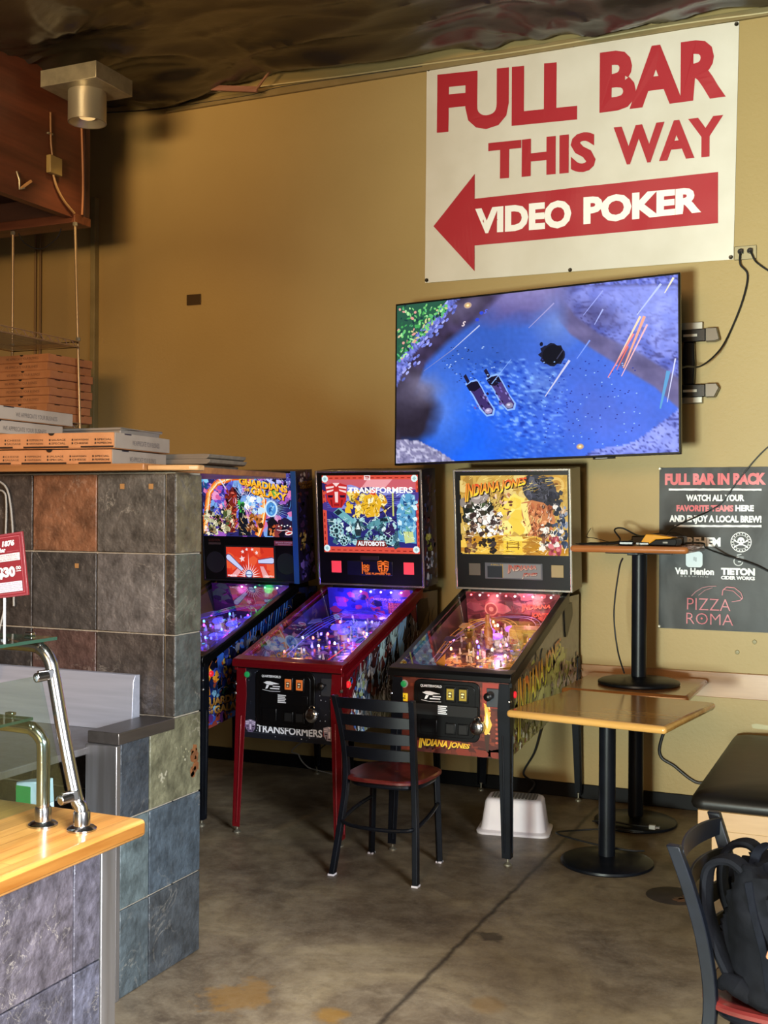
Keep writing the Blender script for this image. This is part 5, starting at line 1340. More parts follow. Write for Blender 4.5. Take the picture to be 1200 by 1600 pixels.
def ij_front(a):
    a.rect(-HW, 0.5, HW, 0.872, '#5c2418')
    r = a.rng; a.layer()
    for j in range(20):
        v = 0.503 + 0.0185 * j
        for i in range(18):
            u = -HW + 0.034 * i + (0.017 if j % 2 else 0)
            a.rect(u + 0.001, v + 0.001, min(u + 0.0315, HW), v + 0.0165, r.choice(['#6e2c1c', '#5a2216', '#7a3420', '#4a1c14', '#63281b']), False)
    a.blobs(-0.28, 0.505, 0.28, 0.57, 30, ['#3a140e', '#7a2a1a', '#4a1810'], 0.03, 0.5, 2, 0)
    a.rect(0.165, 0.74, 0.27, 0.86, '#9a3428')
    # torch flame painted beside the lock
    a.blobs(0.175, 0.60, 0.20, 0.75, 26, ['#e87a20', '#f4b040', '#c8481a', '#ffe090'], 0.018, 0.6, 0.5)
    a.poly([(0.172, 0.64), (0.18, 0.70), (0.176, 0.735), (0.19, 0.76), (0.20, 0.70), (0.215, 0.66), (0.20, 0.62), (0.185, 0.61)], '#f8c050'); a.poly([(0.182, 0.66), (0.188, 0.72), (0.198, 0.67), (0.192, 0.64)], '#fff4c8')
    a.poly([(0.176, 0.61), (0.205, 0.61), (0.198, 0.53), (0.186, 0.53)], '#3a2014')
    for k in range(6): a.ell(0.24, 0.575 + 0.022 * k, 0.008, 0.006, '#b8503a', 8, k == 0)
    ij_word(a, 'INDIANA JONES', -0.165, 0.105, 0.530, 0.04, 0.535, 0.022, lambda q, t: mixc('#f4d03a', '#e8a028', q), '#2a0c06', 0.04, 0.3, 0.003)
def ij_field(a):
    a.rect(-0.3, 0, 0.3, 1.1, '#6a4a44')
    a.blobs(-0.27, 0.1, 0.27, 1.0, 170, ['#b88a50', '#7a5048', '#d8b078', '#4a3438', '#8a6a78', '#c87858', '#e8d0a0', '#5a4a68', '#3a2a2c'], 0.042, 0.5)
    a.blobs(0.0, 0.25, 0.24, 0.55, 60, ['#e8c060', '#f4e0a8', '#b87838', '#fff0d8', '#5a3828'], 0.03, 0.6)
    a.blobs(-0.2, 0.25, 0.0, 0.5, 30, ['#8a5a48', '#d89868', '#f0c890', '#4a2c2c'], 0.03, 0.6)
    a.text('RELIC', 0.06, 0.18, 0.50, 0.03, '#f0f4ff', 0.04)
def ij_bp(a):
    a.rect(-0.3, 0, 0.3, 0.2, '#7a4048')
    a.blobs(-0.27, 0, 0.27, 0.19, 60, ['#9a5058', '#6a3440', '#b87078', '#5a3038', '#8a4a58'], 0.035, 0.5, 2, 0)
    a.ell(-0.13, 0.10, 0.04, 0.04, '#c89888'); a.ell(-0.13, 0.10, 0.032, 0.032, '#8a4a4a'); a.ell(-0.13, 0.10, 0.014, 0.014, '#c89888')
    ij_word(a, 'INDIANA', 0.05, 0.22, 0.10, 0.035, 0.12, 0.02, lambda q, t: mixc('#f0a080', '#e84a40', q), '#5a1a20', off=0.003)
    ij_word(a, 'JONES', 0.10, 0.21, 0.06, 0.03, 0.07, 0.02, lambda q, t: mixc('#f0a080', '#e84a40', q), '#5a1a20', off=0.003)
def ij_apron(a):
    a.rect(-0.3, 0, 0.3, 0.2, '#3a2c22')
    a.blobs(-0.27, 0.01, 0.27, 0.14, 40, ['#6a4a30', '#c8a060', '#2a1c14', '#8a6a40', '#e8d8a8'], 0.03)
    a.rect(-0.2, 0.02, -0.06, 0.075, '#e8e0c8'); a.rect(0.06, 0.02, 0.2, 0.075, '#e8e0c8')
    for k in range(6):
        a.rect(-0.19, 0.027 + 0.007 * k, -0.08 - 0.01 * (k % 3), 0.0295 + 0.007 * k, '#7a6a58'); a.rect(0.07, 0.027 + 0.007 * k, 0.18 - 0.01 * (k % 2), 0.0295 + 0.007 * k, '#7a6a58')
def idol(pf):
    b = MB(); b.lathe([(0.022, 0.0), (0.024, 0.02), (0.014, 0.04), (0.013, 0.07), (0.024, 0.085), (0.030, 0.10), (0.030, 0.112), (0.022, 0.112), (0.018, 0.10)], (-0.12, 0.60, 0), 18); b.build('goblet', plain('goblet', '#8a6a34', 0.35, 0.7), pf)
    b = MB(); b.prism([(-0.055, 0.0), (0.02, 0.0), (0.02, 0.06), (0.05, 0.06), (0.05, 0.0), (0.12, 0.0), (0.12, 0.085), (-0.055, 0.085)], lambda p: (p[0] + 0.12, 0.72, p[1]), lambda p: (p[0] + 0.12, 0.80, p[1])); b.build('temple_ruin', plain('temple', '#b89040', 0.5), pf, bevel=0.004)
    b = MB(); b.tube([(-0.02, 0.62, 0.01), (-0.02, 0.63, 0.10), (-0.022, 0.64, 0.14)], [0.020, 0.026, 0.014], 12); b.tube([(-0.022, 0.64, 0.14), (-0.024, 0.645, 0.19)], 0.012, 10); b.build('sword_pedestal', plain('pedestal', '#a8603a', 0.4), pf)
IJ = dict(key='desert', gk=0.38, seed=41, body='#241f1a', rail='black_plastic', leg='black_metal', button=emit('button_red2', '#d8202c', 0.6), ring='#9a9a96', coin=emit('coin_yellow', '#8a7420', 0.5), coinmark='#f8f0a0', yellow=True, lockbar=True, raildrop=0.05,
          side=ij_side, front=ij_front, field=ij_field, backpanel=ij_bp, bp='#3a2024', lamps=['#ffd070', '#ff9a50', '#f8f0e0', '#ff6060', '#8a80ff', '#ffe8a0'], flipper=plain('flip_yel', '#d8a030', 0.3), plastic=['#c89838', '#8a5a40', '#e8d0a0', '#5a4a70', '#b85848', '#a8a040'],
          bumpers=[(-0.07, 0.78), (0.04, 0.84), (0.0, 0.70)], cap='#a060d8', post='#e8d8c8', rampcol='#8a78a8',
          ramps=[[(-0.22, 0.32, 0.03), (-0.2, 0.6, 0.08), (-0.1, 0.88, 0.11), (0.1, 0.93, 0.12), (0.21, 0.80, 0.11), (0.22, 0.55, 0.07), (0.18, 0.36, 0.04)], [(0.2, 0.35, 0.03), (0.16, 0.62, 0.09), (0.02, 0.86, 0.12), (-0.15, 0.84, 0.12), (-0.22, 0.66, 0.09), (-0.22, 0.4, 0.05)]],
          row=[(-0.235 + 0.052 * i, '#ff4a50' if i % 2 == 0 else '#ffffff') for i in range(10)], bulbs=['#ffd8a0', '#ffb070', '#5a5aff', '#ff7060', '#d070ff', '#fff0d8'], toys=[idol],
          glow=[(-0.14, 0.92, 0.13, '#ff8a90', 2.0), (0.12, 0.92, 0.13, '#ffa0a0', 2.2), (0.0, 0.70, 0.12, '#d8a0ff', 2.2), (0.10, 0.42, 0.11, '#ffd0a0', 2.2), (-0.12, 0.40, 0.10, '#ffb090', 1.6)],
          apron=ij_apron, apron_c='#3a2c22', bbside='#8c8064', trim=plain('trim_silver', '#d0ccc4', 0.25, 0.85), glassrect=(-0.306, 0.205, 0.325, 0.655), glassart=ij_glass, panel=ij_panel)

# ---------------------------------------------------------------- left machine: space theme, blue trim
def gg_word(a, u0, u1, v, h, v1, k=1.0, cols=('#f8a018', '#ffd84a'), shadow='#2a1206'):
    g = lambda q, t: mixc(cols[0], cols[1], q)
    for off, c, f in ((0.005 * k, shadow, None), (0, cols[0], g)):
        a.text('GUARDIANS', u0 + off, u1 + off, v - off, h, c, 0.045, 1.0, 0, None, f, v1 - off, h)
        a.text('GALAXY', u0 + (u1 - u0) * 0.24 + off, u1 - (u1 - u0) * 0.02 + off, v - h * 1.12 - off + (v1 - v) * 0.2, h, c, 0.045, 1.0, 0, None, f, v1 - h * 1.12 - off, h)
        a.text('OF', u0 + (u1 - u0) * 0.12 + off, u0 + (u1 - u0) * 0.21 + off, v - h * 0.45 - off, h * 0.42, c, 0.045, 1.0, 0, None, f)
        a.text('THE', u0 + (u1 - u0) * 0.09 + off, u0 + (u1 - u0) * 0.22 + off, v - h * 1.0 - off, h * 0.42, c, 0.045, 1.0, 0, None, f)
def gg_glass(a):
    a.rect(-0.34, 0.28, 0.32, 0.68, '#2c2a6a')
    a.blobs(-0.33, 0.3, 0.31, 0.67, 120, ['#3a3aa0', '#5a60d0', '#a05ac0', '#1c1a3a', '#7aa8e8', '#d878b0', '#2a2050'], 0.05, 0.5)
    r = a.rng
    # orange trails
    for pts, w in (([(-0.33, 0.30), (-0.30, 0.45), (-0.28, 0.56), (-0.22, 0.62), (-0.10, 0.655), (0.05, 0.66)], 0.04), ([(0.06, 0.60), (0.11, 0.52), (0.11, 0.44), (0.09, 0.36), (0.06, 0.29)], 0.045), ([(-0.05, 0.655), (0.03, 0.61), (0.08, 0.56)], 0.02)):
        a.line(pts, w, '#e86a18'); a.line(pts, w * 0.5, '#ffb050'); a.line([(x + 0.006, y) for x, y in pts], w * 0.18, '#fff0c0')
    a.blobs(-0.24, 0.46, -0.12, 0.60, 26, ['#d860a0', '#8a50d0', '#f0a0d0', '#5a50c0'], 0.03, 0.5)
    a.blobs(-0.02, 0.44, 0.10, 0.58, 26, ['#7ab8f0', '#c8e8ff', '#4a78d8', '#ffffff'], 0.03, 0.6)
    # white starburst rays from the centre
    for k in range(26):
        an = k * 0.2417 + 0.05; r0, r1 = 0.05, r.uniform(0.12, 0.22)
        a.poly([(-0.02 + r0 * math.cos(an - 0.03), 0.50 + r0 * math.sin(an - 0.03)), (-0.02 + r1 * math.cos(an), 0.50 + r1 * math.sin(an)), (-0.02 + r0 * math.cos(an + 0.03), 0.50 + r0 * math.sin(an + 0.03))], r.choice(['#ffffff', '#d8ecff', '#ffe8c0']), k == 0)
    # tall red crystal shard and dark spires
    a.poly([(-0.155, 0.31), (-0.165, 0.46), (-0.13, 0.57), (-0.105, 0.60), (-0.075, 0.55), (-0.085, 0.42), (-0.10, 0.31)], '#7a241c')
    a.blobs(-0.16, 0.34, -0.08, 0.58, 46, ['#b83a28', '#5a1814', '#e0705a', '#8a2a20', '#2a0c0c'], 0.022, 0.6, 0.5)
    a.line([(-0.21, 0.66), (-0.15, 0.58)], 0.012, '#d8d8e8', w1=0.005)
    a.poly([(-0.075, 0.29), (-0.07, 0.43), (-0.045, 0.50), (-0.02, 0.44), (0.0, 0.36), (0.01, 0.29)], '#141824')
    a.blobs(-0.065, 0.42, -0.03, 0.50, 14, ['#4ac048', '#8ae070', '#1a5a2a'], 0.016, 0.6)
    a.blobs(-0.32, 0.30, -0.12, 0.44, 60, ['#e8e0c0', '#4a5a30', '#20180c', '#b8b890', '#8a7a50', '#f8f4e0', '#3a2a20'], 0.026, 0.6)
    a.blobs(0.0, 0.32, 0.09, 0.42, 40, ['#8a4a28', '#4a2412', '#d89a70', '#c0702a'], 0.022, 0.6)
    # glowing blue orb with rays at right
    for k in range(20):
        an = -1.2 + k * 0.14; r1 = r.uniform(0.10, 0.19)
        a.poly([(0.165 + 0.03 * math.cos(an - 0.05), 0.46 + 0.03 * math.sin(an - 0.05)), (0.165 + r1 * math.cos(an), 0.46 + r1 * math.sin(an)), (0.165 + 0.03 * math.cos(an + 0.05), 0.46 + 0.03 * math.sin(an + 0.05))], r.choice(['#a0c8ff', '#e8f4ff', '#6a90e0']), k == 0)
    a.ell(0.165, 0.46, 0.045, 0.052, '#c8e8ff'); a.ell(0.165, 0.458, 0.034, 0.042, '#4a90d8'); a.blobs(0.15, 0.43, 0.18, 0.48, 12, ['#7ac0f0', '#2a5aa0', '#a8dcff'], 0.012, 0.6)
    a.poly([(0.13, 0.29), (0.14, 0.38), (0.17, 0.41), (0.205, 0.38), (0.24, 0.29)], '#14121c'); a.blobs(0.14, 0.29, 0.19, 0.36, 16, ['#c0582a', '#2a1814', '#e8904a'], 0.018)
    a.blobs(0.2, 0.29, 0.31, 0.38, 30, ['#14101c', '#3a1a28', '#241c3a', '#8a3a3a'], 0.035, 0.5)
    for k in range(5): a.ell(0.215 + 0.02 * k, 0.352 + 0.006 * (k % 2), 0.006, 0.004, '#f8f8f0', 8, k == 0)
    a.line([(0.20, 0.33), (0.23, 0.325), (0.27, 0.33), (0.29, 0.32)], 0.004, '#e8e0e8')
    # blue and dark heads of smoke at the corners
    a.blobs(-0.335, 0.58, -0.29, 0.67, 16, ['#4aa8e0', '#1a4a80', '#8ad0f4', '#101a30'], 0.022, 0.6)
    a.blobs(0.16, 0.60, 0.31, 0.68, 46, ['#1a1430', '#4a48a0', '#0e0a1c', '#8a6ac8', '#c0c8ff'], 0.028, 0.6)
    a.ell(0.185, 0.555, 0.035, 0.022, '#6ab04a')
    a.rect(0.10, 0.645, 0.155, 0.664, '#f0e8f0')
    a.strokes(-0.33, 0.29, 0.05, 0.48, 150, ['#140c0c', '#fff4d8', '#2a1810', '#f8c070'], 0.035, 0.0035)
    a.strokes(-0.33, 0.45, 0.31, 0.67, 130, ['#181030', '#e8e8ff', '#100c20', '#f0a0e0', '#6ab0ff'], 0.04, 0.003)
    gg_word(a, -0.055, 0.285, 0.612, 0.044, 0.556)
    a.ell(0.285, 0.31, 0.028, 0.012, '#f0e8e8', rot=0.2); a.ell(0.285, 0.31, 0.020, 0.006, '#c82a2a', rot=0.2); a.rect(-0.325, 0.318, -0.29, 0.328, '#f0d0d0')
def gg_panel(bx):
    a = Art()
    a.rect(-0.30, 0.232, -0.21, 0.245, '#4a3a36'); a.text('LE EDITION', -0.298, -0.215, 0.252, 0.016, '#5a2a22', 0.02)
    a.build('edition_sticker', 'print', bx, (0, 0.0055, 0), (1, 0, 0), (0, 0, 1), 0.0001)
    a = Art()
    a.rect(0.175, 0.232, 0.32, 0.262, '#a84a58'); a.text('SPEAKER EXPRESS', 0.185, 0.30, 0.246, 0.009, '#f0d0d8', 0.02); a.rect(0.20, 0.236, 0.29, 0.241, '#e0a8b0')
    a.build('panel_sticker', 'print', bx, (0, 0.0055, 0), (1, 0, 0), (0, 0, 1), 0.0001)
    for u in (-0.255, 0.255):
        b = MB(); b.lathe([(0.0, 0.0045), (0.062, 0.0045), (0.066, 0.0038), (0.068, 0.0055)], (u, 0, 0.12), 30, axis='y', cap=False); b.build('speaker_grille', plain('speaker_cloth', '#0c0c0e', 0.8), bx)
    b = MB(); b.box(-0.182, 0.182, 0.002, 0.0066, 0.02, 0.228); b.build('display_frame', 'matte_black', bx, bevel=0.002)
    a = Art(clip=[(-0.17, 0.03), (0.17, 0.03), (0.17, 0.218), (-0.17, 0.218)], seed=3)
    a.rect(-0.17, 0.03, 0.17, 0.218, '#d83a24'); a.blobs(-0.17, 0.03, 0.17, 0.218, 16, ['#e04a2c', '#c83020', '#e85a34'], 0.05)
    a.poly([(-0.15, 0.03), (-0.10, 0.03), (-0.05, 0.085), (-0.075, 0.10)], '#e8a0a0'); a.poly([(0.09, 0.03), (0.135, 0.03), (0.095, 0.10), (0.07, 0.10)], '#e8a0a0')
    for k in range(15):
        an = R(-12 + 204 * k / 14); r1 = 0.085 if k != 7 else 0.15
        a.poly([(-0.01 + 0.03 * math.cos(an - 0.1), 0.035 + 0.03 * math.sin(an - 0.1)), (-0.01 + r1 * math.cos(an), 0.035 + r1 * math.sin(an)), (-0.01 + 0.03 * math.cos(an + 0.1), 0.035 + 0.03 * math.sin(an + 0.1))], '#fff0f0', k == 0)
    a.ell(-0.01, 0.05, 0.026, 0.026, '#3a5a98'); a.ell(-0.01, 0.05, 0.020, 0.020, '#d0dcf0'); a.rect(-0.03, 0.044, 0.01, 0.049, '#3a5a98')
    for (p0, p1) in (((-0.155, 0.155), (-0.055, 0.075)), ((0.16, 0.138), (0.06, 0.13))):
        a.line([p0, p1], 0.044, '#4a3a6a', w1=0.026); a.ell(p0[0], p0[1], 0.020, 0.020, '#4a3a6a'); a.line([p0, p1], 0.034, '#c8d0f0', w1=0.018); a.ell(p0[0], p0[1], 0.015, 0.015, '#c8d0f0')
    for (u, v, s_) in ((-0.055, 0.145, 0.022), (-0.05, 0.19, 0.014), (0.05, 0.185, 0.014), (-0.02, 0.205, 0.012), (0.02, 0.205, 0.012)):
        a.poly([(u + s_ * (1 if k % 2 == 0 else 0.45) * math.cos(k * PI / 5 + 0.5), v + s_ * (1 if k % 2 == 0 else 0.45) * math.sin(k * PI / 5 + 0.5)) for k in range(10)], '#f4dcdc')
    a.text('GAME OVER', -0.165, -0.10, 0.034, 0.010, '#fff4f4', 0.03); a.text('CREDITS 0', 0.10, 0.165, 0.034, 0.010, '#fff4f4', 0.03)
    a.build('display_picture', 'lit', bx, (0, 0.0017, 0), (1, 0, 0), (0, 0, 1), 0.00006)
    b = MB(); b.box(0.310, 0.345, -0.004, -0.0002, 0.0, 0.69); b.build('blue_trim', plain('blue_trim', '#2a5ca8', 0.3), bx, bevel=0.001)
def gg_side(a):
    a.poly(SIDE, '#16204a')
    a.blobs(0.0, 0.5, 1.3, 1.2, 120, ['#1c2c70', '#2a50b0', '#121838', '#3a6ad0', '#241c4a', '#0e1024'], 0.09, 0.5)
    for k in range(16):
        u = 0.45 + 0.03 * k; a.line([(u, 0.86 + 0.012 * k), (u + 0.05, 1.2)], 0.012, ['#3a70d8', '#1c3a90', '#5a90e8'][k % 3], k == 0)
    a.blobs(0.55, 0.78, 0.86, 0.97, 60, ['#8a3a1c', '#5a2414', '#c8702a', '#2a1410', '#e89a40'], 0.04, 0.6)
    a.blobs(0.3, 0.72, 0.6, 0.95, 60, ['#1a1a2c', '#3a3a50', '#0c0c14', '#7a8098', '#24203a'], 0.04, 0.6)
    a.blobs(0.1, 0.72, 0.28, 0.86, 30, ['#e8a030', '#c85a20', '#f4d060', '#3a4ab0'], 0.03, 0.6)
    a.line([(0.02, 0.58), (0.05, 0.68), (0.03, 0.76), (0.08, 0.82)], 0.05, '#d88a20'); a.line([(0.02, 0.58), (0.05, 0.68), (0.03, 0.76), (0.08, 0.82)], 0.022, '#f8d860')
    a.blobs(0.1, 0.6, 0.42, 0.74, 60, ['#2a5a9a', '#1a2a50', '#7ab0d0', '#244a3a', '#8a3a2a', '#101828'], 0.03, 0.6)
    a.strokes(0.0, 0.52, 1.1, 1.1, 200, ['#0a0c18', '#6a90e0', '#c87030', '#1a2a60', '#d8a850'], 0.06, 0.005)
    gg_word(a, 0.0, 0.46, 0.625, 0.042, 0.615, 1.0, ('#8a5a20', '#d8a858'), '#120c10')
    a.blobs(0.0, 0.5, 0.4, 0.57, 26, ['#5a2a70', '#c8602a', '#2a2a80', '#8a3a30'], 0.035, 0.6)
    a.blobs(0.95, 0.7, 1.3, 1.15, 40, ['#0c0c14', '#3a2a24', '#16141e'], 0.06, 0.6)
def gg_front(a):
    a.rect(-HW, 0.5, HW, 0.872, '#12142c'); a.blobs(-0.29, 0.5, 0.29, 0.87, 60, ['#2a2c70', '#5a2a60', '#1a1a3a', '#a8502a'], 0.05)
    gg_word(a, -0.18, 0.18, 0.545, 0.022, 0.545, 0.5)
def gg_field(a):
    a.rect(-0.3, 0, 0.3, 1.1, '#241c4a')
    a.blobs(-0.27, 0.1, 0.27, 1.0, 150, ['#3a2a80', '#5a4ab8', '#181430', '#8a4a90', '#2a3a8a', '#c05a78', '#7a9ad8'], 0.045, 0.5)
def gg_bp(a):
    a.rect(-0.3, 0, 0.3, 0.2, '#3a1c4a'); a.blobs(-0.27, 0, 0.27, 0.19, 60, ['#5a2a6a', '#2a1c50', '#8a3a6a', '#3a5a4a', '#201838'], 0.035, 0.5, 2, 0)
def gg_apron(a):
    a.rect(-0.3, 0, 0.3, 0.2, '#1c1840'); a.blobs(-0.27, 0.01, 0.27, 0.14, 30, ['#3a2a70', '#7a3a60', '#241c3a', '#c8803a'], 0.03)
def gg_bbart(a):
    a.rect(0, 0, 0.3, 0.7, '#1a1430')
    a.blobs(0.02, 0.02, 0.21, 0.66, 110, ['#241c48', '#4a2a50', '#0e0c18', '#3a3070', '#5a2a2a', '#181430'], 0.035, 0.6, 0.7)
    a.blobs(0.05, 0.62, 0.12, 0.67, 10, ['#c8c0c0', '#6a5a60'], 0.018); gg_word(a, 0.03, 0.21, 0.60, 0.022, 0.60, 0.4, ('#5a3a10', '#a87828'))
    a.blobs(0.03, 0.20, 0.10, 0.30, 16, ['#b08a40', '#5a4420', '#d8b868'], 0.018, 0.6); a.blobs(0.03, 0.03, 0.2, 0.16, 30, ['#4a3a8a', '#8a6ac0', '#241c50'], 0.03, 0.6)
GG = dict(key='space', seed=61, body='#10121f', rail='black_plastic', leg='black_metal', button=emit('button_red3', '#d8202c', 0.5), ring='#2a2a2e', coin=emit('coin_orange2', '#b8602a', 0.5), coinmark='#f0d8b0',
          side=gg_side, front=gg_front, field=gg_field, backpanel=gg_bp, bp='#24143a', lamps=['#5a60ff', '#e04a8a', '#50c8ff', '#ff5050', '#c060ff'], flipper=plain('flip_white', '#d8d8e0', 0.3), plastic=['#3a3aa0', '#7a4aa8', '#3a8a5a', '#b84a68', '#5a78c8'],
          bumpers=[(-0.08, 0.74), (0.04, 0.70), (0.10, 0.80)], cap='#4a50ff', post='#b8c0e8', rampcol='#3a9a6a',
          ramps=[[(0.2, 0.5, 0.05), (0.18, 0.7, 0.09), (0.10, 0.86, 0.12), (-0.02, 0.92, 0.12), (-0.12, 0.8, 0.11)], [(0.23, 0.45, 0.04), (0.22, 0.72, 0.10), (0.14, 0.93, 0.13), (0.0, 0.86, 0.12), (-0.2, 0.7, 0.08)]],
          row=[(-0.04, '#e8e8ff'), (0.055, '#40ff70'), (0.125, '#40ff70'), (0.21, '#d8d8ff')], bulbs=['#4a48ff', '#5a70ff', '#ff4a5a', '#50a0ff', '#c040ff'],
          glow=[(0.09, 0.94, 0.15, '#40ff70', 0.9), (-0.13, 0.90, 0.13, '#d050c0', 1.4), (0.0, 0.62, 0.12, '#5a50ff', 2.6), (-0.1, 0.4, 0.1, '#ff70a0', 1.2), (0.15, 0.6, 0.1, '#5060ff', 1.4)],
          apron=gg_apron, apron_c='#1c1840', bbside='#121020', trim=plain('trim_black', '#18181c', 0.3), glassrect=(-0.332, 0.285, 0.309, 0.676), glassart=gg_glass, panel=gg_panel, bbart=gg_bbart)

pinball('leftmost pinball machine with blue edged backbox, partly hidden by the slate partition', -3.655, 5.20, GG)
PM_M = pinball('middle pinball machine with dark red rails and legs and red framed backglass', -2.822, 5.175, TF)
PM_R = pinball('right pinball machine with gold desert backglass and black legs beside the wooden tables', -1.962, 5.235, IJ)

# ================================================================== CHAIRS, TABLES, STOOL, BENCH
seat_m = wood('mahogany_seat', '#3e0f0e', '#6b2420', 'y', 7, 0.3, 0.5)
def ladder_chair(label, loc, rz):
    """origin under the seat, backrest towards -y"""
    t = thing('ladder_back_chair', label, 'chair', loc, rz)
    # rear posts run from floor to top rail
    for sx in (-1, 1):
        P = spline([(sx * 0.208, -0.205, 0.0), (sx * 0.190, -0.165, 0.2), (sx * 0.172, -0.135, 0.42), (sx * 0.172, -0.15, 0.58), (sx * 0.182, -0.185, 0.72), (sx * 0.192, -0.225, 0.835)], 5)
        b = MB(); vs = []; n = len(P)
        for p in P:
            vs += [p + Vector((-0.013, -0.017, 0)), p + Vector((0.013, -0.017, 0)), p + Vector((0.013, 0.017, 0)), p + Vector((-0.013, 0.017, 0))]
        fs = [(3, 2, 1, 0), (4 * n - 4, 4 * n - 3, 4 * n - 2, 4 * n - 1)]
        for i in range(n - 1):
            for k in range(4):
                k2 = (k + 1) % 4; fs.append((4 * i + k, 4 * i + k2, 4 * i + 4 + k2, 4 * i + 4 + k))
        b.add(vs, fs); lg = b.build('rear_post', 'black_metal', t, bevel=0.003)
        MB().box(sx * 0.208 - 0.015, sx * 0.208 + 0.015, -0.223, -0.187, 0.0, 0.008).build('foot_glide', 'white_plastic', lg)
        b = MB(); b.beam((sx * 0.165, 0.165, 0.42), (sx * 0.178, 0.175, 0.0), 0.024, 0.028); lg = b.build('front_leg', 'black_metal', t, bevel=0.003)
        MB().box(sx * 0.178 - 0.014, sx * 0.178 + 0.014, 0.159, 0.190, 0.0, 0.008).build('foot_glide', 'white_plastic', lg)
    for k, z in enumerate((0.800, 0.722, 0.644, 0.566)):
        q = (z - 0.566) / 0.27; yb = -0.150 - 0.062 * q; hw = 0.170 + 0.019 * q
        b = MB(); n = 14; vs = []
        for i in range(n + 1):
            x = -hw + 2 * hw * i / n; bow = -0.030 * (1 - (x / hw) ** 2); y = yb + bow
            dz = 0.006 * (1 - (x / hw) ** 2)
            vs += [(x, y - 0.004, z - 0.024 - dz * 0), (x, y + 0.004, z - 0.024), (x, y + 0.004, z + 0.024 + dz), (x, y - 0.004, z + 0.024 + dz)]
        fs = [(3, 2, 1, 0), (4 * n, 4 * n + 1, 4 * n + 2, 4 * n + 3)]
        for i in range(n):
            for e in range(4):
                e2 = (e + 1) % 4; fs.append((4 * i + e, 4 * i + e2, 4 * i + 4 + e2, 4 * i + 4 + e))
        b.add(vs, fs); b.build('back_slat', 'black_metal', t, bevel=0.0015)
    # saddle seat
    n = 40; outl = []
    for i in range(n):
        a = 2 * PI * i / n; ca, sa = math.cos(a), math.sin(a)
        e = 0.55
        x = 0.205 * math.copysign(abs(ca) ** e, ca) * (1.0 + 0.05 * sa); y = 0.02 + 0.20 * math.copysign(abs(sa) ** e, sa)
        outl.append((x, y))
    b = MB(); vs = []; fs = []
    rings = [(0.93, 0.428), (1.0, 0.436), (1.0, 0.446), (0.96, 0.452), (0.8, 0.449), (0.55, 0.443), (0.25, 0.441)]
    for s_, z in rings: vs += [(x * s_, 0.02 + (y - 0.02) * s_, z + (0.004 if abs(x) < 0.05 and y > 0 and s_ < 0.9 else 0)) for x, y in outl]
    for l in range(len(rings) - 1):
        for k in range(n):
            k2 = (k + 1) % n; fs.append((l * n + k, l * n + k2, l * n + n + k2, l * n + n + k))
    fs.append(tuple(range(n - 1, -1, -1))); fs.append(tuple((len(rings) - 1) * n + k for k in range(n)))
    b.add(vs, fs); b.build('seat', seat_m, t)
    ring = [(x * 0.86, 0.02 + (y - 0.02) * 0.80, 0.416) for x, y in outl]
    MB().tube(ring, 0.0115, 8, closed=True).build('seat_ring', 'black_metal', t)
    ring = spline([(-0.183, -0.165, 0.245), (-0.12, -0.19, 0.235), (0.0, -0.20, 0.232), (0.12, -0.19, 0.235), (0.183, -0.165, 0.245), (0.19, 0.0, 0.265), (0.172, 0.165, 0.285)], 6)
    MB().tube(ring, 0.0095, 8).build('stretcher', 'black_metal', t)
    ring = spline([(-0.183, -0.165, 0.245), (-0.19, 0.0, 0.265), (-0.172, 0.165, 0.285)], 6)
    MB().tube(ring, 0.0095, 8).build('stretcher', 'black_metal', t)
    return t
ch = ladder_chair('black metal ladder back chair with red wooden seat in front of the pinball machines', (-2.150, 4.955, 0), R(0.5))
ch2 = dup(ch, (-0.257, 3.133, 0), R(-97), 'black metal ladder back chair at the right edge holding the black backpack')

top_m = wood('honey_table_top', '#b07a36', '#d6a45c', 'x', 6, 0.16, 0.6)
top_m2 = wood('brown_table_top', '#8f5a2c', '#b07a44', 'x', 6, 0.2, 0.5)
def pedestal_table(label, loc, rz, size, h, m, base_r):
    t = thing('pedestal_table', label, 'table', loc, rz)
    b = MB(); s = size / 2; b.box(-s, s, -s, s, h - 0.036, h); b.build('table_top', m, t, bevel=0.0165, seg=4)
    MB().lathe([(base_r, 0.0), (base_r + 0.006, 0.006), (base_r + 0.004, 0.016), (base_r - 0.012, 0.024), (base_r * 0.55, 0.030), (0.07, 0.036), (0.043, 0.042)], (0, 0, 0), 56).build('base', 'black_metal', t)
    MB().tube([(0, 0, 0.036), (0, 0, h - 0.052)], 0.040, 28).build('column', 'black_metal', t)
    b = MB(); b.box(-0.18, 0.18, -0.03, 0.03, h - 0.05, h - 0.0365); b.box(-0.03, 0.03, -0.18, 0.18, h - 0.0525, h - 0.038); b.build('top_bracket', 'black_metal', t, bevel=0.003)
    return t
T1 = pedestal_table('honey wood square table on black pedestal base, nearest of the three tables', (-1.240, 5.455, 0), R(-8), 0.765, 0.757, top_m, 0.215)
for c_ in T1.children:
    if c_.name.startswith('table_top'): c_.location.x = 0.028
T2 = pedestal_table('brown wood square table on black pedestal against the wall, carrying a table', (-1.262, 6.235, 0), R(0), 0.66, 0.757, top_m2, 0.215)
T3 = pedestal_table('small wood table standing on top of another table against the wall', (-1.245, 6.215, 0.7575), R(0), 0.61, 0.752, wood('orange_table_top', '#8a4f28', '#a8683a', 'x', 6, 0.22, 0.4), 0.212)

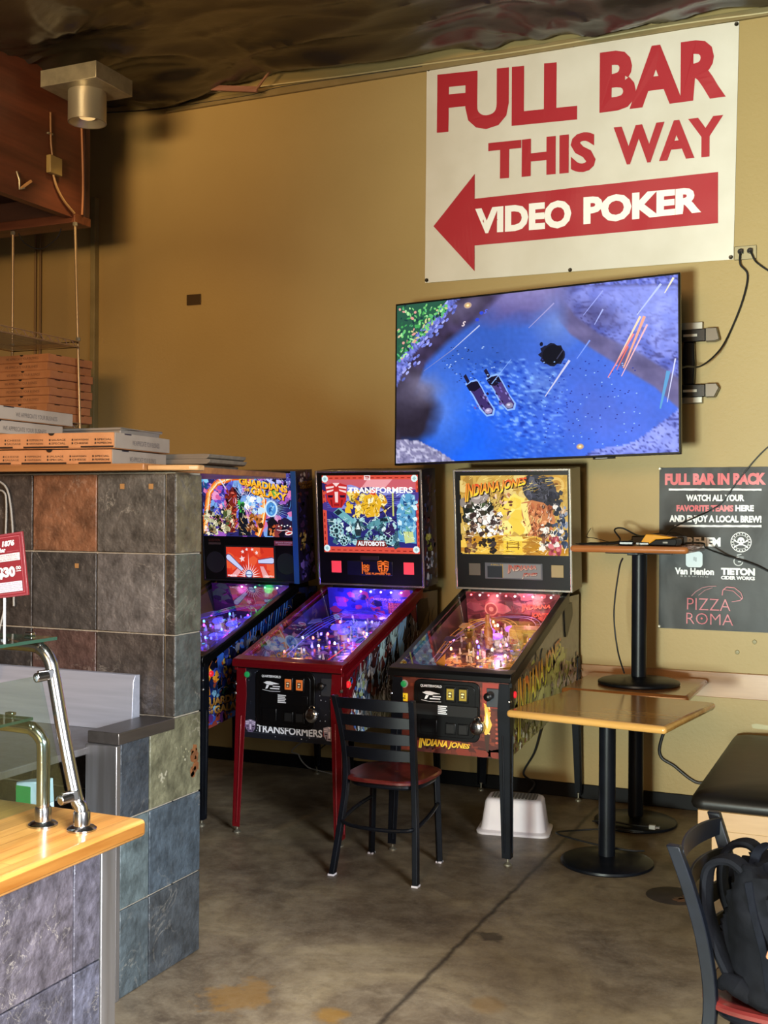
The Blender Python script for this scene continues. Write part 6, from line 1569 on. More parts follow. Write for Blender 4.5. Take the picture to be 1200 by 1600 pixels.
# white step stool
st = thing('step_stool', 'white plastic step stool on the floor behind the right pinball leg', 'stool', (-1.815, 5.83, 0), R(10))
def rring(hx, hy, z, r, n=6):
    out = []
    for (sx, sy, a0) in ((1, 1, 0), (-1, 1, 90), (-1, -1, 180), (1, -1, 270)):
        out += [(sx * (hx - r) + r * math.cos(R(a0 + 90 * i / n)), sy * (hy - r) + r * math.sin(R(a0 + 90 * i / n)), z) for i in range(n + 1)]
    return out
b = MB(); rings = [rring(0.190, 0.135, 0, 0.05), rring(0.192, 0.137, 0.012, 0.05), rring(0.172, 0.118, 0.022, 0.045), rring(0.168, 0.114, 0.035, 0.045), rring(0.150, 0.095, 0.160, 0.04), rring(0.143, 0.088, 0.173, 0.035), rring(0.132, 0.078, 0.178, 0.03)]
n = len(rings[0]); vs = [v for r_ in rings for v in r_]; fs = []
for l in range(len(rings) - 1):
    for k in range(n):
        k2 = (k + 1) % n; fs.append((l * n + k, l * n + k2, l * n + n + k2, l * n + n + k))
fs.append(tuple((len(rings) - 1) * n + k for k in range(n))); fs.append(tuple(range(n - 1, -1, -1)))
b.add(vs, fs); b.build('stool_body', 'white_plastic', st)
b = MB(); b.prism([p[:2] for p in rring(0.118, 0.066, 0, 0.02)], lambda p: (p[0], p[1], 0.1784), lambda p: (p[0], p[1], 0.1802)); 
tread = b.build('tread_pad', mat('grey_tread', '#6a665f', 0.8), st)
b = MB()
for i in range(13):
    x = -0.108 + 0.018 * i; b.box(x - 0.003, x + 0.003, -0.058, 0.058, 0.1803, 0.1825)
b.build('tread_ribs', mat('grey_tread_rib', '#8d8880', 0.8), st)

# bench with black cushion, end-on at the right
bn = thing('bench', 'maple bench with thick black vinyl cushion under the black poster', 'bench', (-0.80, 5.10, 0))
lightw = wood('light_maple', '#a67c4e', '#bd9565', 'x', 5, 0.45, 0.15)
MB().box(0.03, 1.5, 0.04, 1.50, 0.30, 0.385).build('seat_rail', lightw, bn, bevel=0.003)
MB().box(0.085, 1.5, 0.075, 1.50, 0.0, 0.2995).build('base_panel', lightw, bn, bevel=0.002)
cu = MB(); nx, ny = 20, 20
x0, x1, y0, y1, zb, zt = 0.0, 1.52, 0.0, 1.525, 0.387, 0.465
vs = []; fs = []
rings = []
def cr(inset, z, r): return [(x0 + 0.76 + px, y0 + 0.7625 + py, z) for (px, py, _) in rring(0.76 - inset, 0.7625 - inset, 0, r, 8)]
rings = [cr(0.03, zb, 0.05), cr(0.006, zb + 0.010, 0.06), cr(0.0, zb + 0.028, 0.06), cr(0.004, zb + 0.050, 0.06), cr(0.02, zb + 0.068, 0.06), cr(0.05, zb + 0.079, 0.06), cr(0.15, zb + 0.088, 0.06), cr(0.4, zb + 0.095, 0.06)]
n = len(rings[0]); vs = [v for r_ in rings for v in r_]
for l in range(len(rings) - 1):
    for k in range(n):
        k2 = (k + 1) % n; fs.append((l * n + k, l * n + k2, l * n + n + k2, l * n + n + k))
fs.append(tuple(range(n - 1, -1, -1))); fs.append(tuple((len(rings) - 1) * n + k for k in range(n)))
cu.add(vs, fs); cu.build('cushion', mat('black_vinyl', '#120f0d', 0.42, c2='#191613', nscale=5, bump=0.12, bscale=9, spec=0.3), bn)
# pale repair patch on the wall just above the cushion
pt = Art(seed=5); pt.poly([(-0.70, 0.49), (-0.705, 0.51), (-0.68, 0.517), (-0.63, 0.512), (-0.58, 0.514), (-0.57, 0.485)], '#a39763')
o = pt.build('plaster_patch', 'print', wb, (0, YW - 0.0006, 0), (1, 0, 0), (0, 0, 1), 0.00004)

# ================================================================== BACKPACK AND HAND
fab = mat('black_nylon', '#060609', 0.85, c2='#0b0c11', nscale=9, bump=0.25, bscale=40, spec=0.12)
fab2 = mat('navy_strap', '#06070c', 0.8, c2='#0b0d14', nscale=20, bump=0.2, bscale=60, spec=0.1)
bk = thing('backpack', 'black backpack slumped on the chair seat with straps over its back', 'backpack', (-0.215, 3.112, 0.4535), R(-12))
b = MB(); vs = []; fs = []; nu, nv = 72, 60
for j in range(nv + 1):
    q = j / nv; z = 0.33 * q
    hx = 0.165 * (1 - 0.80 * q ** 1.25) + 0.020; hy = 0.165 * (1 - 0.42 * q ** 2.0)
    if q < 0.10: hx *= 0.86 + 1.4 * q; hy *= 0.88 + 1.2 * q
    if q > 0.94: hx *= 0.6; hy *= 0.85
    cx = 0.030 - 0.125 * q ** 0.9
    for i in range(nu):
        a = 2 * PI * i / nu; ca, sa = math.cos(a), math.sin(a)
        x = cx + hx * math.copysign(abs(ca) ** 0.8, ca); y = hy * math.copysign(abs(sa) ** 0.85, sa) + 0.012 * math.sin(5 * q)
        n_ = mn.noise((x * 6 + 3, y * 6, z * 5)); f_ = 1 - abs(mn.noise((x * 7 + z * 9, y * 9 - z * 4, z * 6 + 2))) * 2.4
        d = 0.030 * n_ + 0.020 * max(0, f_) ** 2 + 0.006 * mn.noise((x * 30, y * 30, z * 30))
        sag = -0.03 * (1 if x > cx else 0) * q * (1 - q) * 4
        vs.append((x + d * ca, y + d * sa, max(0.0, z + (0.5 * d + sag * abs(ca)) * (1 if q > 0.15 else 0))))
for j in range(nv):
    for i in range(nu):
        i2 = (i + 1) % nu; fs.append((j * nu + i, j * nu + i2, (j + 1) * nu + i2, (j + 1) * nu + i))
fs.append(tuple(range(nu - 1, -1, -1))); fs.append(tuple(nv * nu + i for i in range(nu)))
b.add(vs, fs); b.build('pack_body', fab, bk)
def strap(name, pts, w, th_, m=fab2, side=(0, 1, 0)):
    P = spline([Vector(p) for p in pts], 8); b = MB(); vs = []; n = len(P); S = Vector(side); m_ = 8
    for i, p in enumerate(P):
        tg = (P[min(i + 1, n - 1)] - P[max(i - 1, 0)]).normalized(); s_ = (S - tg * S.dot(tg)).normalized(); nn = tg.cross(s_)
        wq = w * (1 + 0.18 * mn.noise((p.x * 20, p.y * 20, p.z * 20)))
        for k in range(m_):
            an = 2 * PI * k / m_; ca, sa = math.cos(an), math.sin(an)
            vs.append(p + s_ * (wq / 2 * math.copysign(abs(ca) ** 0.5, ca)) + nn * (th_ / 2 * math.copysign(abs(sa) ** 0.7, sa)))
    fs = [tuple(range(m_ - 1, -1, -1)), tuple((n - 1) * m_ + k for k in range(m_))]
    for i in range(n - 1):
        for k in range(m_):
            k2 = (k + 1) % m_; fs.append((m_ * i + k, m_ * i + k2, m_ * i + m_ + k2, m_ * i + m_ + k))
    b.add(vs, fs); return b.build(name, m, bk)
strap('shoulder_strap', [(-0.085, -0.075, 0.29), (-0.14, -0.085, 0.335), (-0.195, -0.09, 0.315), (-0.205, -0.095, 0.24), (-0.19, -0.10, 0.16), (-0.15, -0.12, 0.09), (-0.11, -0.13, 0.03)], 0.065, 0.022, fab)
strap('shoulder_strap', [(-0.08, 0.05, 0.29), (-0.14, 0.055, 0.345), (-0.20, 0.05, 0.32), (-0.21, 0.045, 0.22), (-0.17, 0.06, 0.12), (-0.12, 0.09, 0.05)], 0.060, 0.020, fab)
strap('grab_handle', [(-0.105, -0.035, 0.315), (-0.095, -0.02, 0.352), (-0.075, 0.02, 0.362), (-0.05, 0.06, 0.335), (-0.04, 0.07, 0.29)], 0.026, 0.010, fab2, (1, 0, 0))
strap('side_strap', [(-0.085, -0.13, 0.30), (-0.06, -0.160, 0.23), (-0.03, -0.178, 0.15), (-0.015, -0.182, 0.06)], 0.020, 0.006, fab2, (1, 0, 0))
strap('rolled_flap', [(-0.03, -0.13, 0.255), (0.02, -0.125, 0.262), (0.08, -0.11, 0.245), (0.14, -0.09, 0.20)], 0.07, 0.05, fab)
MB().tube([(-0.07, -0.150, 0.02), (-0.10, -0.16, 0.045), (-0.13, -0.15, 0.05), (-0.15, -0.14, 0.03)], [0.018, 0.026, 0.022, 0.014], 10).build('strap_knot', fab, bk)

skin = mat('skin', '#a56a4a', 0.5, c2='#b47857', nscale=14)
def skinned(name, verts, edges, radii, m, parent):
    me = bpy.data.meshes.new(name); me.from_pydata([tuple(v) for v in verts], edges, []); me.update()
    o = bpy.data.objects.new(name, me); COL.objects.link(o); o.parent = parent
    md = o.modifiers.new('skin', 'SKIN')
    for i, r_ in enumerate(radii):
        rr_ = r_ if isinstance(r_, tuple) else (r_, r_)
        me.skin_vertices[0].data[i].radius = rr_
    me.skin_vertices[0].data[0].use_root = True
    md.use_smooth_shade = True
    o.modifiers.new('round', 'SUBSURF').render_levels = 2
    o.modifiers['round'].levels = 2
    me.materials.append(m); return o
pr = thing('person', 'person beyond the right edge, only a relaxed hand visible beside the backpack', 'person', (-0.212, 2.92, 0.648))
# hand resting fingertips towards the pack; forearm runs out of frame to the right
V_ = [(0.115, 0, 0.0), (0.075, 0, 0.004), (0.03, 0, 0.006), (0.20, 0.0, 0.01), (0.36, 0.02, 0.03)]
Eg = [(0, 1), (1, 2), (0, 3), (3, 4)]
Rd = [(0.024, 0.018), (0.036, 0.014), (0.034, 0.013), (0.030, 0.028), (0.042, 0.04)]
def finger(base, pts, rad):
    global V_, Eg, Rd
    prev = base
    for p, r_ in zip(pts, rad):
        V_.append(p); Rd.append(r_); Eg.append((prev, len(V_) - 1)); prev = len(V_) - 1
finger(2, [(0.012, -0.030, 0.005), (-0.020, -0.033, -0.008), (-0.038, -0.033, -0.026), (-0.044, -0.032, -0.042)], [0.0095, 0.0088, 0.0082, 0.007])
finger(2, [(0.010, -0.010, 0.008), (-0.028, -0.011, -0.006), (-0.050, -0.011, -0.026), (-0.056, -0.011, -0.045)], [0.0095, 0.009, 0.0084, 0.007])
finger(2, [(0.012, 0.010, 0.007), (-0.024, 0.011, -0.007), (-0.045, 0.011, -0.027), (-0.050, 0.011, -0.043)], [0.0092, 0.0087, 0.008, 0.0068])
finger(2, [(0.018, 0.029, 0.003), (-0.008, 0.032, -0.010), (-0.024, 0.032, -0.026), (-0.028, 0.032, -0.036)], [0.0085, 0.0078, 0.0072, 0.006])
finger(1, [(0.062, -0.040, -0.006), (0.030, -0.056, -0.018), (0.004, -0.056, -0.030)], [0.012, 0.0105, 0.008])
hand = skinned('body', V_, Eg, Rd, skin, pr)

# ================================================================== TELEVISION AND ITS ARM
tv = thing('television', 'large flat television showing blue water, tilted on a wall arm', 'television', (-1.834, 6.102, 2.442))
tv.rotation_mode = 'XYZ'
tvM = Matrix.Rotation(R(-3.6), 3, 'Z') @ Matrix.Rotation(R(-2.73), 3, 'X') @ Matrix.Rotation(R(-1.29), 3, 'Y')
tv.rotation_euler = tvM.to_euler('XYZ')
TW, TH = 0.83, 0.475
b = MB(); b.box(-TW, TW, 0.0, 0.028, -TH, TH); b.build('tv_case', 'black_plastic', tv, bevel=0.004)
b = MB(); b.box(-0.45, 0.45, 0.0285, 0.06, -0.36, 0.10); b.build('tv_back', 'black_plastic', tv, bevel=0.01)
b = MB(); b.box(0.36, 0.48, 0.002, 0.02, -TH - 0.010, -TH - 0.0005); b.build('tv_sensor', 'black_plastic', tv, bevel=0.002)
a = Art(); a.rect(0.375, -TH - 0.008, 0.44, -TH - 0.003, '#8a8a90'); a.build('tv_badge', 'print', tv, (0, 0.0016, 0), (1, 0, 0), (0, 0, 1))
# the picture: pond seen from above
def SP(px, py):
    t = (px - 617) / 447.0; yt = 476 - 51 * t; yb = 727 - 18 * t
    return ((t - 0.5) * 2 * (TW - 0.011), (0.5 - (py - yt) / (yb - yt)) * 2 * (TH - 0.011))
def sp(*pts): return [SP(*p) for p in pts]
sw, shh = TW - 0.011, TH - 0.011
a = Art(clip=[(-sw, -shh), (sw, -shh), (sw, shh), (-sw, shh)], seed=77)
def soft(px, py, cx, cy, rx, ry, rot=0.0, edge=0.35, wob=0.25):
    dx, dy = px - cx, py - cy; ca, sa = math.cos(rot), math.sin(rot)
    x, y = (dx * ca + dy * sa) / rx, (-dx * sa + dy * ca) / ry
    d = math.hypot(x, y) + wob * mn.noise((px / 22, py / 22, cx * 0.1))
    return max(0.0, min(1.0, (1 + edge - d) / (2 * edge)))
def pl_y(pts, x):
    for (x0, y0), (x1, y1) in zip(pts, pts[1:]):
        if x0 <= x <= x1: return y0 + (y1 - y0) * (x - x0) / (x1 - x0)
    return pts[0][1] if x < pts[0][0] else pts[-1][1]
def tvc(px, py):
    """the video's own colours: a blue pond seen from above with hazy banks"""
    u = (px - 617) / 447
    n1 = mn.noise((px / 60, py / 60, 2.0)); n2 = mn.noise((px / 18, py / 18, 5.0)); n3 = mn.noise((px / 6, py / 6, 8.0))
    c = mixc('#3f66c8', '#2a62e0', (py - 520) / 120)
    c = mixc(c, '#1a62f2', soft(px, py, 745, 690, 130, 70, 0, 0.8))
    c = mixc(c, '#5a70d8', 0.8 * soft(px, py, 960, 650, 130, 80, 0.2, 0.8))
    c = mixc(c, '#6f8cd8', 0.6 * soft(px, py, 700, 640, 30, 50, 0, 0.9)); c = mixc(c, '#7a9ae0', 0.5 * soft(px, py, 860, 600, 22, 18, 0, 0.9))
    c = mixc(c, '#2f54b0', 0.7 * soft(px, py, 770, 520, 50, 45, 0, 0.8))
    c = mixc(c, '#5c5694', soft(px, py, 830, 462, 110, 34, -0.12, 0.5)); c = mixc(c, '#9088c0', 0.8 * soft(px, py, 850, 448, 70, 22, -0.1, 0.8)); c = mixc(c, '#7a90d0', 0.7 * soft(px, py, 885, 500, 26, 28, 0, 0.9))
    edge = pl_y([(880, 488), (905, 520), (940, 545), (1000, 585), (1030, 605), (1064, 640)], px)
    if px > 880:
        t = max(0, min(1, (edge - py) / 5 + 0.5)) * max(0, min(1, (px - 880) / 25)); c = mixc(c, mixc('#5a5684', '#6e6898', n2 + 0.5), t)
        e2 = pl_y([(880, 440), (912, 490), (950, 520), (1000, 545), (1064, 590)], px)
        t = max(0, min(1, (e2 - py) / 6 + 0.5)) * max(0, min(1, (px - 890) / 30))
        bank = mixc('#5a68c8', '#8a94ec', n2 * 1.4 + 0.5)
        bank = mixc(bank, '#3a3a78', max(0, 0.9 - abs(mn.noise((px / 16 + py / 40, py / 9, 3.0))) * 7))
        c = mixc(c, bank, t)
        c = mixc(c, '#46406e', 0.7 * soft(px, py, 950, 490, 34, 20, 0.3, 0.5))
        c = mixc(c, '#98a4f4', 0.75 * soft(px, py, 1030, 470, 55, 55, 0.3, 0.8)); c = mixc(c, '#8c94ea', 0.6 * soft(px, py, 960, 452, 60, 18, -0.1, 0.8))
    # left bank
    lip = pl_y([(617, 606), (640, 560), (690, 505), (720, 468), (760, 440)], px)
    ov = pl_y([(617, 720), (640, 640), (668, 570), (705, 535), (750, 500), (790, 462), (810, 440)], px)
    if py < ov + 6:
        c = mixc(c, mixc('#2a2234', '#4a4068', n2 + 0.35), max(0, min(1, (ov - py) / 14 + 0.4)))
    c = mixc(c, '#2a2434', soft(px, py, 648, 650, 40, 46, 0.3, 0.3)); c = mixc(c, '#8c88a8', 0.8 * soft(px, py, 660, 606, 26, 20, 0.2, 0.8)); c = mixc(c, '#5a5470', 0.6 * soft(px, py, 630, 620, 26, 26, 0, 0.8)); c = mixc(c, '#6a6284', 0.8 * soft(px, py, 738, 476, 34, 14, -0.5, 0.8))
    if py < lip:
        c = mixc(mixc('#5a66c8', '#8c96f0', n3 + 0.5), '#34386e', max(0, 0.8 - abs(n3) * 6))
    br_ = pl_y([(915, 722), (945, 704), (985, 698), (1005, 690), (1040, 662), (1070, 636)], px)
    if px > 915 and py > br_:
        c = mixc('#7a88e4', '#98a4f8', n2 + 0.5); c = mixc(c, '#2e3484', max(0, 0.95 - abs(mn.noise((px / 14 - py / 9, py / 7 + px / 30, 1.0))) * 8))
    bl_ = pl_y([(617, 690), (655, 690), (690, 706), (720, 724)], px)
    if px < 720 and py > bl_: c = mixc(mixc('#8a88b4', '#c8c8e8', n3 * 1.6 + 0.4), '#4a4a74', max(0, 0.7 - abs(n3) * 5))
    # ripples
    if 740 < px < 900 and 560 < py < 720:
        rp = mn.noise((px / 11 + py / 30, py / 3.6 - px / 14, 4.0)); k = soft(px, py, 820, 630, 85, 85, 0, 0.5) * (1 - soft(px, py, 740, 690, 70, 45, 0, 0.3))
        if rp > 0.18: c = mixc(c, '#80b0ff', k * min(1, (rp - 0.18) * 4))
        if rp < -0.2: c = mixc(c, '#1a3cb0', k * min(1, (-0.2 - rp) * 4))
    return tuple(max(0, x * (1 + 0.10 * n1 + 0.06 * n3)) for x in c)
gx, gy = 170, 98
vs = []; cl_ = []; fs = []
for j in range(gy + 1):
    for i in range(gx + 1):
        t_ = i / gx; yt = 476 - 51 * t_; yb_ = 727 - 18 * t_
        vs.append((-sw + 2 * sw * t_, -0.0003, shh - 2 * shh * j / gy)); cl_.append(lin4(tvc(617 + 447 * t_, yt + (yb_ - yt) * j / gy)))
for j in range(gy):
    for i in range(gx):
        q = j * (gx + 1) + i; fs.append((q, q + gx + 1, q + gx + 2, q + 1))
me = bpy.data.meshes.new('picture'); me.from_pydata(vs, [], fs); me.materials.append(MT['screen'])
ca = me.color_attributes.new('Col', 'FLOAT_COLOR', 'POINT'); ca.data.foreach_set('color', [x for c in cl_ for x in c])
po_ = bpy.data.objects.new('picture', me); COL.objects.link(po_); po_.parent = tv
def bl(x0, y0, x1, y1, n, cols, size, sharp=0.5, asp=1.0, ang=None):
    p, q = SP(x0, y1), SP(x1, y0); a.blobs(p[0], p[1], q[0], q[1], n, cols, size, sharp, asp, ang)
# left bank: dark overhang, foliage, pale blue rock lip
for k in range(70):
    q = a.rng.random(); px = 622 + 92 * q + a.rng.uniform(-8, 8); py = 590 - 120 * q + a.rng.uniform(-12, 12); p = SP(px, py)
    a.ell(p[0], p[1], 0.014, 0.008, a.rng.choice(['#8088e8', '#a8b0f8', '#4a50a0', '#6a78d0']), 7, k == 0, 0.8)
a.poly(sp((617, 476), (705, 466), (684, 490), (652, 520), (636, 545), (617, 565)), '#2a5a48')
for k in range(190):
    q = a.rng.random() ** 0.7; px = 619 + 85 * a.rng.random(); py = 474 + (95 - (px - 619) * 1.0) * q; p = SP(px, py)
    a.ell(p[0], p[1], a.rng.uniform(0.006, 0.016), a.rng.uniform(0.004, 0.009), a.rng.choice(['#4aa85a', '#7ad078', '#2a6a48', '#a8e8a0', '#1c3c40', '#58b878', '#c8c890', '#e0a098' if px < 650 else '#6ac070']), 7, k % 40 == 0, a.rng.uniform(0, 3))
# dark hole in the water and swimming animals
hp = [SP(877 + (20 + 2.5 * math.sin(3 * k)) * math.cos(k * 2 * PI / 22), 553 + (18 + 2 * math.cos(2.3 * k)) * math.sin(k * 2 * PI / 22)) for k in range(22)]
a.poly(hp, '#1a1c34'); p = SP(878, 553); a.ell(p[0], p[1], 0.06, 0.055, '#0e101e'); p = SP(860, 536); a.ell(p[0], p[1], 0.010, 0.012, '#141630', 10); a.line(sp((884, 560), (894, 545)), 0.006, '#3a3c58')
for dx, dy, c in ((0, 0, '#3a2c6a'), (34, -9, '#4a3a78')):
    q = lambda x, y: SP(x + dx, y + dy)
    a.poly([q(736, 600), (q(742, 596)), q(755, 592), q(764, 604), q(775, 625), q(786, 640), q(784, 650), q(772, 652), q(760, 640), q(748, 618)], '#8ab4ff')
    a.poly([q(738, 602), q(745, 598), q(755, 595), q(763, 606), q(773, 625), q(783, 640), q(781, 648), q(772, 649), q(762, 638), q(750, 617)], c)
    a.poly([q(738, 603), q(746, 597), q(757, 596), q(762, 605), q(752, 612), q(743, 611)], '#14102a')
    a.poly([q(733, 588), q(737, 584), q(744, 596), q(740, 600)], '#1c1838')
    for k in range(16):
        p = q(752 + a.rng.uniform(0, 24), 612 + a.rng.uniform(0, 30)); a.ell(p[0], p[1], 0.010, 0.005, a.rng.choice(['#2a2050', '#6a58b0', '#8a80c8', '#1c1640']), 6, k == 0, -0.9)
    p = q(775, 643); a.ell(p[0], p[1], 0.022, 0.016, '#a098c8' if dx == 0 else '#8a88a8'); a.ell(p[0] - 0.004, p[1] + 0.003, 0.010, 0.006, '#d0c8f0')
for k in range(120):
    px = a.rng.uniform(860, 1010); py = a.rng.uniform(560, 700); p = SP(px, py); a.ell(p[0], p[1], 0.005, 0.0035, a.rng.choice(['#2a3a9a', '#2c3488', '#8ab0f0']), 6, k == 0)
for k in range(60):
    px = a.rng.uniform(690, 800); py = a.rng.uniform(540, 600); p = SP(px, py); a.ell(p[0], p[1], 0.006, 0.003, a.rng.choice(['#243468', '#a8c8f8', '#2c4890']), 6, k == 0)
# painted streaks: partly room reflections on the screen, partly light in the video
for (x0, y0, x1, y1, w, c) in ((1016, 492, 985, 575, 0.016, '#f4a890'), (1010, 492, 972, 572, 0.012, '#f8d8b8'), (1000, 520, 962, 590, 0.012, '#e88a90'), (1020, 505, 982, 588, 0.010, '#f0b8c0'), (992, 540, 975, 578, 0.008, '#e86a58'),
                              (904, 562, 866, 620, 0.013, '#c8c8e8'), (1040, 440, 1005, 490, 0.012, '#b8c4f8'), (1058, 430, 1045, 455, 0.012, '#e8e0c8'), (1050, 580, 1038, 640, 0.022, '#5a9ad0'), (1060, 560, 1048, 630, 0.008, '#c8ccf4'),
                              (760, 506, 715, 545, 0.008, '#b8c0e8'), (715, 545, 665, 580, 0.006, '#7a84c0'), (955, 450, 925, 490, 0.007, '#9aa4f0'), (935, 530, 915, 560, 0.009, '#7a98f0'), (955, 480, 942, 505, 0.008, '#a8b4f8'), (880, 470, 840, 510, 0.008, '#9c98d0'), (780, 600, 812, 560, 0.005, '#88b0f8')):
    a.line(sp((x0, y0), (x1, y1)), w, c, w1=w * 0.4)
for (x, y, s_) in ((740, 474, 0.030), (920, 700, 0.026)):
    p = SP(x, y); a.ell(p[0], p[1], s_ * 0.8, s_ * 0.6, '#b09890'); a.ell(p[0], p[1], s_ * 0.55, s_ * 0.4, '#d8b078'); a.ell(p[0], p[1], s_ * 0.25, s_ * 0.2, '#fff0b8')
p = SP(733, 505); a.text('S', p[0] - 0.012, p[0] + 0.014, p[1] - 0.01, 0.028, '#e8d8e0', 0.03, shear=0.4)
for (x, y) in ((756, 497), (763, 486)): p = SP(x, y); a.ell(p[0], p[1], 0.012, 0.010, '#3048d8')
p = SP(770, 484); a.text('S', p[0] - 0.012, p[0] + 0.012, p[1] - 0.01, 0.024, '#5a6cf0', 0.02, shear=0.5)
a.build('screen', 'screen', tv, (0, -0.0008, 0), (1, 0, 0), (0, 0, 1), 0.00003)
# bracket
br = thing('tv_wall_bracket', 'black and silver wall bracket arm sticking out right of the television', 'wall bracket', (-1.0, YW, 2.52))
for z in (0.155, -0.155):
    s_ = 1 if z > 0 else -1
    b = MB(); b.box(-0.75, 0.045, -0.085, -0.060, z - 0.035, z + 0.035); b.build('rail', 'black_plastic', br, bevel=0.004)
    b = MB(); b.box(-0.72, 0.025, -0.056, -0.0005, z + s_ * 0.037 - 0.028, z + s_ * 0.037 + 0.028 + s_ * 0.012); b.build('back_plate', plain('silver_plate', '#9a968c', 0.4, 0.5), br, bevel=0.002)
    b = MB(); b.prism([(0.0455, z - 0.037), (0.095, z - 0.037), (0.12, z - 0.020 * s_ - 0.008), (0.105, z + 0.037), (0.0455, z + 0.037)], lambda p: (p[0], -0.088, p[1]), lambda p: (p[0], -0.030, p[1])); b.build('end_cap', plain('grey_cap', '#5a564e', 0.35, 0.4), br, bevel=0.003)
    b = MB(); b.box(-0.075, 0.0, -0.0875, -0.0855, z - 0.007, z + 0.007); b.build('slot', plain('slot_silver', '#c8c2b4', 0.4), br)
    b = MB(); b.lathe([(0.0, -0.095), (0.011, -0.094), (0.012, -0.0855)], (-0.135, 0, z - 0.008), 12, axis='y', cap=False); b.build('bolt', 'chrome', br)
b = MB(); b.prism([(-0.075, 0.118), (-0.018, 0.118), (-0.012, 0.0), (-0.018, -0.118), (-0.075, -0.118), (-0.082, 0.0)], lambda p: (p[0], -0.085, p[1]), lambda p: (p[0], -0.045, p[1])); b.build('post', 'black_metal', br, bevel=0.006)
b = MB(); b.beam((-0.45, -0.09, 0.0), (-0.80, -0.42, -0.07), 0.05, 0.09); b.build('arm', 'black_metal', br, bevel=0.004)
b = MB(); b.box(-1.05, -0.60, -0.465, -0.440, -0.22, 0.06); b.build('mount_plate', 'black_metal', br, bevel=0.004)

# ================================================================== BANNER, POSTER, WALL FITTINGS
def WP(px, py, y=YW - 0.012):
    p = on_y(px, py, y); return (p.x, p.z)
def cloth_fn(amp, sc, seed):
    def f(p):
        d = amp * mn.noise((p.x * sc, seed, p.z * sc)) + amp * 0.5 * mn.noise((p.x * sc * 3, seed + 4, p.z * sc * 2.2))
        return Vector((p.x, p.y + d, p.z))
    return f
def sheet(name, corners, m, fn, nx=40, ny=30, parent=None):
    tl, tr_, bl_, br_ = [Vector(c) for c in corners]; vs = []; fs = []
    for j in range(ny + 1):
        for i in range(nx + 1):
            s_, t_ = i / nx, j / ny
            vs.append(fn((tl * (1 - s_) + tr_ * s_) * (1 - t_) + (bl_ * (1 - s_) + br_ * s_) * t_))
    for j in range(ny):
        for i in range(nx):
            q = j * (nx + 1) + i; fs.append((q, q + nx + 1, q + nx + 2, q + 1))
    b = MB(); b.add(vs, fs); return b.build(name, m, parent, fix=False)
yb = YW - 0.012
bnr = thing('banner', 'large white vinyl banner with red letters and arrow above the television', 'banner', (-1.73, yb, 3.76))
off = Vector((1.73, -yb, -3.76))
fnb = cloth_fn(0.006, 2.2, 1.0)
tlc, trc, blc, brc = [Vector((WP(*p)[0], yb, WP(*p)[1])) for p in ((667, 105), (1155, 33), (664, 442), (1146, 405))]
vinyl = mat('white_vinyl', '#d8d2c4', 0.38, c2='#cfc8b8', nscale=3, bump=0.25, bscale=5, coat=0.1)
o = sheet('banner_sheet', (tlc, trc, blc, brc), vinyl, lambda p: fnb(p) + off, 60, 44, bnr)
a = Art()
RED = '#a8202c'
def wtext(txt, l, r_, bold, c=RED):
    """l, r_: (base px, base py, top px, top py) at the left and right ends"""
    p0 = WP(l[0], l[1]); p1 = WP(r_[0], r_[1]); q0 = WP(l[2], l[3]); q1 = WP(r_[2], r_[3])
    a.text(txt, p0[0], p1[0], p0[1], q0[1] - p0[1], c, bold, 1.0, 0.0, None, None, p1[1], q1[1] - p1[1])
wtext('FULL', (683, 208, 683, 117), (902, 187, 902, 94), 0.045)
wtext('BAR', (937, 177, 937, 83), (1134, 151, 1134, 57), 0.045)
wtext('THIS', (763, 281, 763, 224), (931, 267, 931, 206), 0.040)
wtext('WAY', (959, 259, 959, 200), (1130, 243, 1130, 180), 0.040)
a.layer()
for k in range(10):
    t0, t1 = k / 10, (k + 1) / 10
    f = lambda t, e: WP(678 + 64 * t, 354 + (70 if e else -82) * t)
    for e0, e1 in ((0, 0.25), (0.25, 0.5), (0.5, 0.75), (0.75, 1)):
        def g(t, e): p, q = f(t, 0), f(t, 1); return (p[0] + (q[0] - p[0]) * e, p[1] + (q[1] - p[1]) * e)
        pp = [g(t0, e0), g(t0, e1), g(t1, e1), g(t1, e0)]
        a.poly(pp if k else [g(0, 0), g(t1, e1), g(t1, e0)], RED, False)
def g(t, e): p, q = WP(742 + 380 * t, 311 - 42 * t), WP(742 + 380 * t, 384 - 35 * t); return (p[0] + (q[0] - p[0]) * e, p[1] + (q[1] - p[1]) * e)
for k in range(48):
    for e in range(8): a.poly([g(k / 48, e / 8), g(k / 48, (e + 1) / 8), g((k + 1) / 48, (e + 1) / 8), g((k + 1) / 48, e / 8)], RED, False)
wtext('VIDEO', (743, 366, 743, 327), (893, 355, 893, 312), 0.050, '#f2efe8'); wtext('POKER', (912, 351, 912, 309), (1096, 332, 1096, 292), 0.050, '#f2efe8')
# subdivide print so it follows the sheet
a.build('banner_print', 'print', bnr, (0, yb, 0), (1, 0, 0), (0, 0, 1), 0.0010, fn=lambda p: fnb(p) + off + Vector((0, -0.0025, 0)))
for (px, py) in ((670, 109), (897, 71), (1151, 38), (667, 438), (891, 422), (1142, 402)):
    q = WP(px, py); v = Vector((q[0], yb, q[1])) + off
    MB().lathe([(0.004, -0.004), (0.011, -0.005), (0.012, -0.001)], (v.x, v.y - 0.004, v.z), 14, axis='y').build('grommet', plain('dark_grommet', '#3a352c', 0.4, 0.8), bnr)

